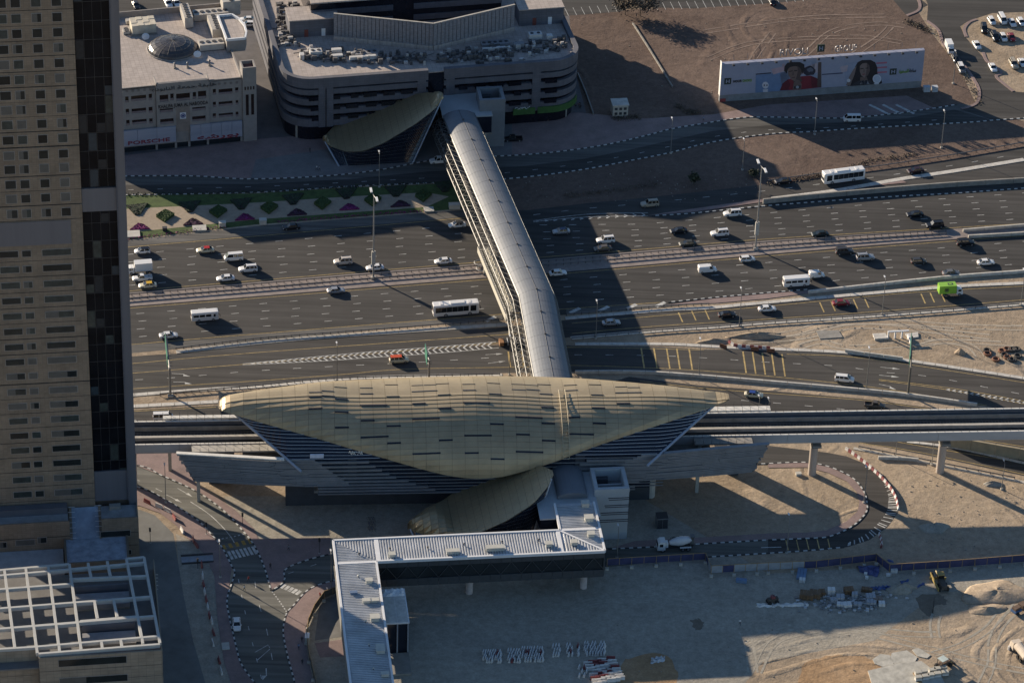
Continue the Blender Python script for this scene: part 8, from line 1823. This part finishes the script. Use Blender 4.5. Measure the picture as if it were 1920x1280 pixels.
# parked bicycles under the station
for i in range(9):
    x, y = 692+(i % 3)*4.5, 975+(i//3)*9; p = P(x, y); t = thing('bicycle', 'bicycle parked in the shade under the station', 'bicycle', p, R(-60+rl.uniform(-20,20)), 'bicycles parked under the station')
    for x_ in (-.5,.5):
        mb = MB(); mb.path([Vector((x_+.33*math.cos(k*.7), 0, .33+.33*math.sin(k*.7))) for k in range(10)], .025, 4); mb.obj('wheel', TY, t)
    MB().path([Vector(v) for v in ((-.5,0,.33),(-.1,0,.8),(.4,0,.8),(.5,0,.33))], .03, 4).obj('frame', TBL if i % 2 else GR_, t); MB().tube((.4,-.25,.95),(.4,.25,.95),.025,4).obj('handlebar', DARK, t); MB().box(-.25,.0,-.07,.07,.84,.9).obj('saddle', PLST, t)
# gate post and plant strip in the yard left of the walkway
p = P(576, 1203); t = thing('gate_post', 'pale sunlit gate post where the curved fence meets the wall', 'post', p); MB().box(-.45,.45,-.9,.9,0,1.9).obj('post', PALE, t); MB().box(-.5,.5,-1,1,1.9,2.0).obj('cap', WTRIM, t)
sheet('yard_paving', [(590,1205),(700,1190),(720,1225),(600,1232)], .02, PINK); sheet('yard_floor', [(600,1125),(650,1110),(700,1185),(590,1200)], .015, M('yard_grey', (.16,.155,.145), world=True, var=.15, scale=.4))
def trunk_tree(label, x, y, h, r, dens, col, grp=None, leaf=.3):
    p = P(x, y); t = thing('tree', label, 'tree', p, rl.uniform(0, 6), grp); mb = MB(); mb.tube((0,0,0),(.1,0,h*.45),.16,6,0,.1); tips = []
    for k in range(7):
        a = k*.9+rl.random(); e = Vector((math.cos(a)*r*.6, math.sin(a)*r*.6, h*(.6+.3*rl.random()))); mb.tube((.1,0,h*.42), e, .07, 5, 0, .03); tips.append(e)
    mb.obj('trunk', M('bark', (.10,.075,.055)), t); q = []
    for _ in range(dens):
        c = rl.choice(tips); q.append(c+Vector((rl.gauss(0, r*.28), rl.gauss(0, r*.28), rl.gauss(0, h*.11))))
    mb = MB(); leaf_quads(mb, q, leaf); mb.obj('crown', col, t, kind='stuff')
DRY = M('foliage_dry', (.10,.08,.058), var=.3, scale=1, rough=.9); OLV = M('foliage_olive', (.045,.052,.028), var=.3, scale=1, rough=.9)
trunk_tree('large bare looking tree at the top edge beside the car park', 1200, 30, 7, 5.5, 2200, DRY, None, .2); trunk_tree('smaller dry tree left of the large one at the top edge', 1172, 28, 5, 3.5, 1100, DRY, None, .2); trunk_tree('dark bushy tree on the sand above the upper carriageway', 1301, 345, 2.8, 1.3, 380, OLV); trunk_tree('bush on the sand near the right lamp mast', 1412, 330, 1.6, 1.4, 260, OLV)
mb = MB()
for _ in range(2600):
    f_ = rl.random(); k = rl.choice([[(1755,60),(1790,110),(1820,160),(1835,195)], [(1700,40),(1745,60)], [(1265,198),(1290,210),(1310,212)], [(1150,222),(1200,222)], [(1590,318),(1640,300),(1720,290)], [(1060,368),(1130,361),(1230,346)], [(1440,345),(1540,330)]])
    i = rl.randrange(len(k)-1); x = k[i][0]+(k[i+1][0]-k[i][0])*f_+rl.gauss(0, 4); y = k[i][1]+(k[i+1][1]-k[i][1])*f_+rl.gauss(0, 2.5); p = P(x, y); leaf_quads(mb, [p+Vector((rl.gauss(0,.2), rl.gauss(0,.2), rl.uniform(.05,.5)))], .16)
tag(mb.obj('scrub', DRY, kind='stuff'), 'low dry scrub and weeds along the sandy verges', 'scrub')

for i in range(16):
    x, y = rl.uniform(985, 1085), 0; y = interp([(985,226),(1085,212)], x)-rl.uniform(2, 14)*(1 if x < 1060 else 2.2); p = P(x, y); t = thing('cafe_table', 'dark cafe table with chairs on the terrace of the round office', 'cafe table', (p.x, p.y, Zp), rl.uniform(0, 3), 'cafe tables beside the round office')
    MB().cyl((0,0), .06, 0, .72, 6).obj('leg', DARK, t); MB().cyl((0,0), .5, .72, .77, 12).obj('table_top', M('table_maroon', (.12,.05,.045)), t)
    for a_ in range(3): c, s_ = math.cos(a_*2.1), math.sin(a_*2.1); MB().box(c*.85-.22, c*.85+.22, s_*.85-.22, s_*.85+.22, .1, .48).box(c*1.02-.2, c*1.02+.2, s_*1.02-.2, s_*1.02+.2, .48, .85).obj('chair', M('chair_dark', (.06,.05,.05)), t)
slabs('boundary_wall', 'low dark boundary wall running up the reddish sand lot', [(1186,45),(1215,90),(1262,166)], .35, .5, 4, CONC_D, 'wall', 'block')
slabs('boundary_wall', 'low wall along the terrace edge beside the round office', [(1083,140),(1098,175),(1116,226)], .35, .7, 4, CONC_D, 'wall', 'block')
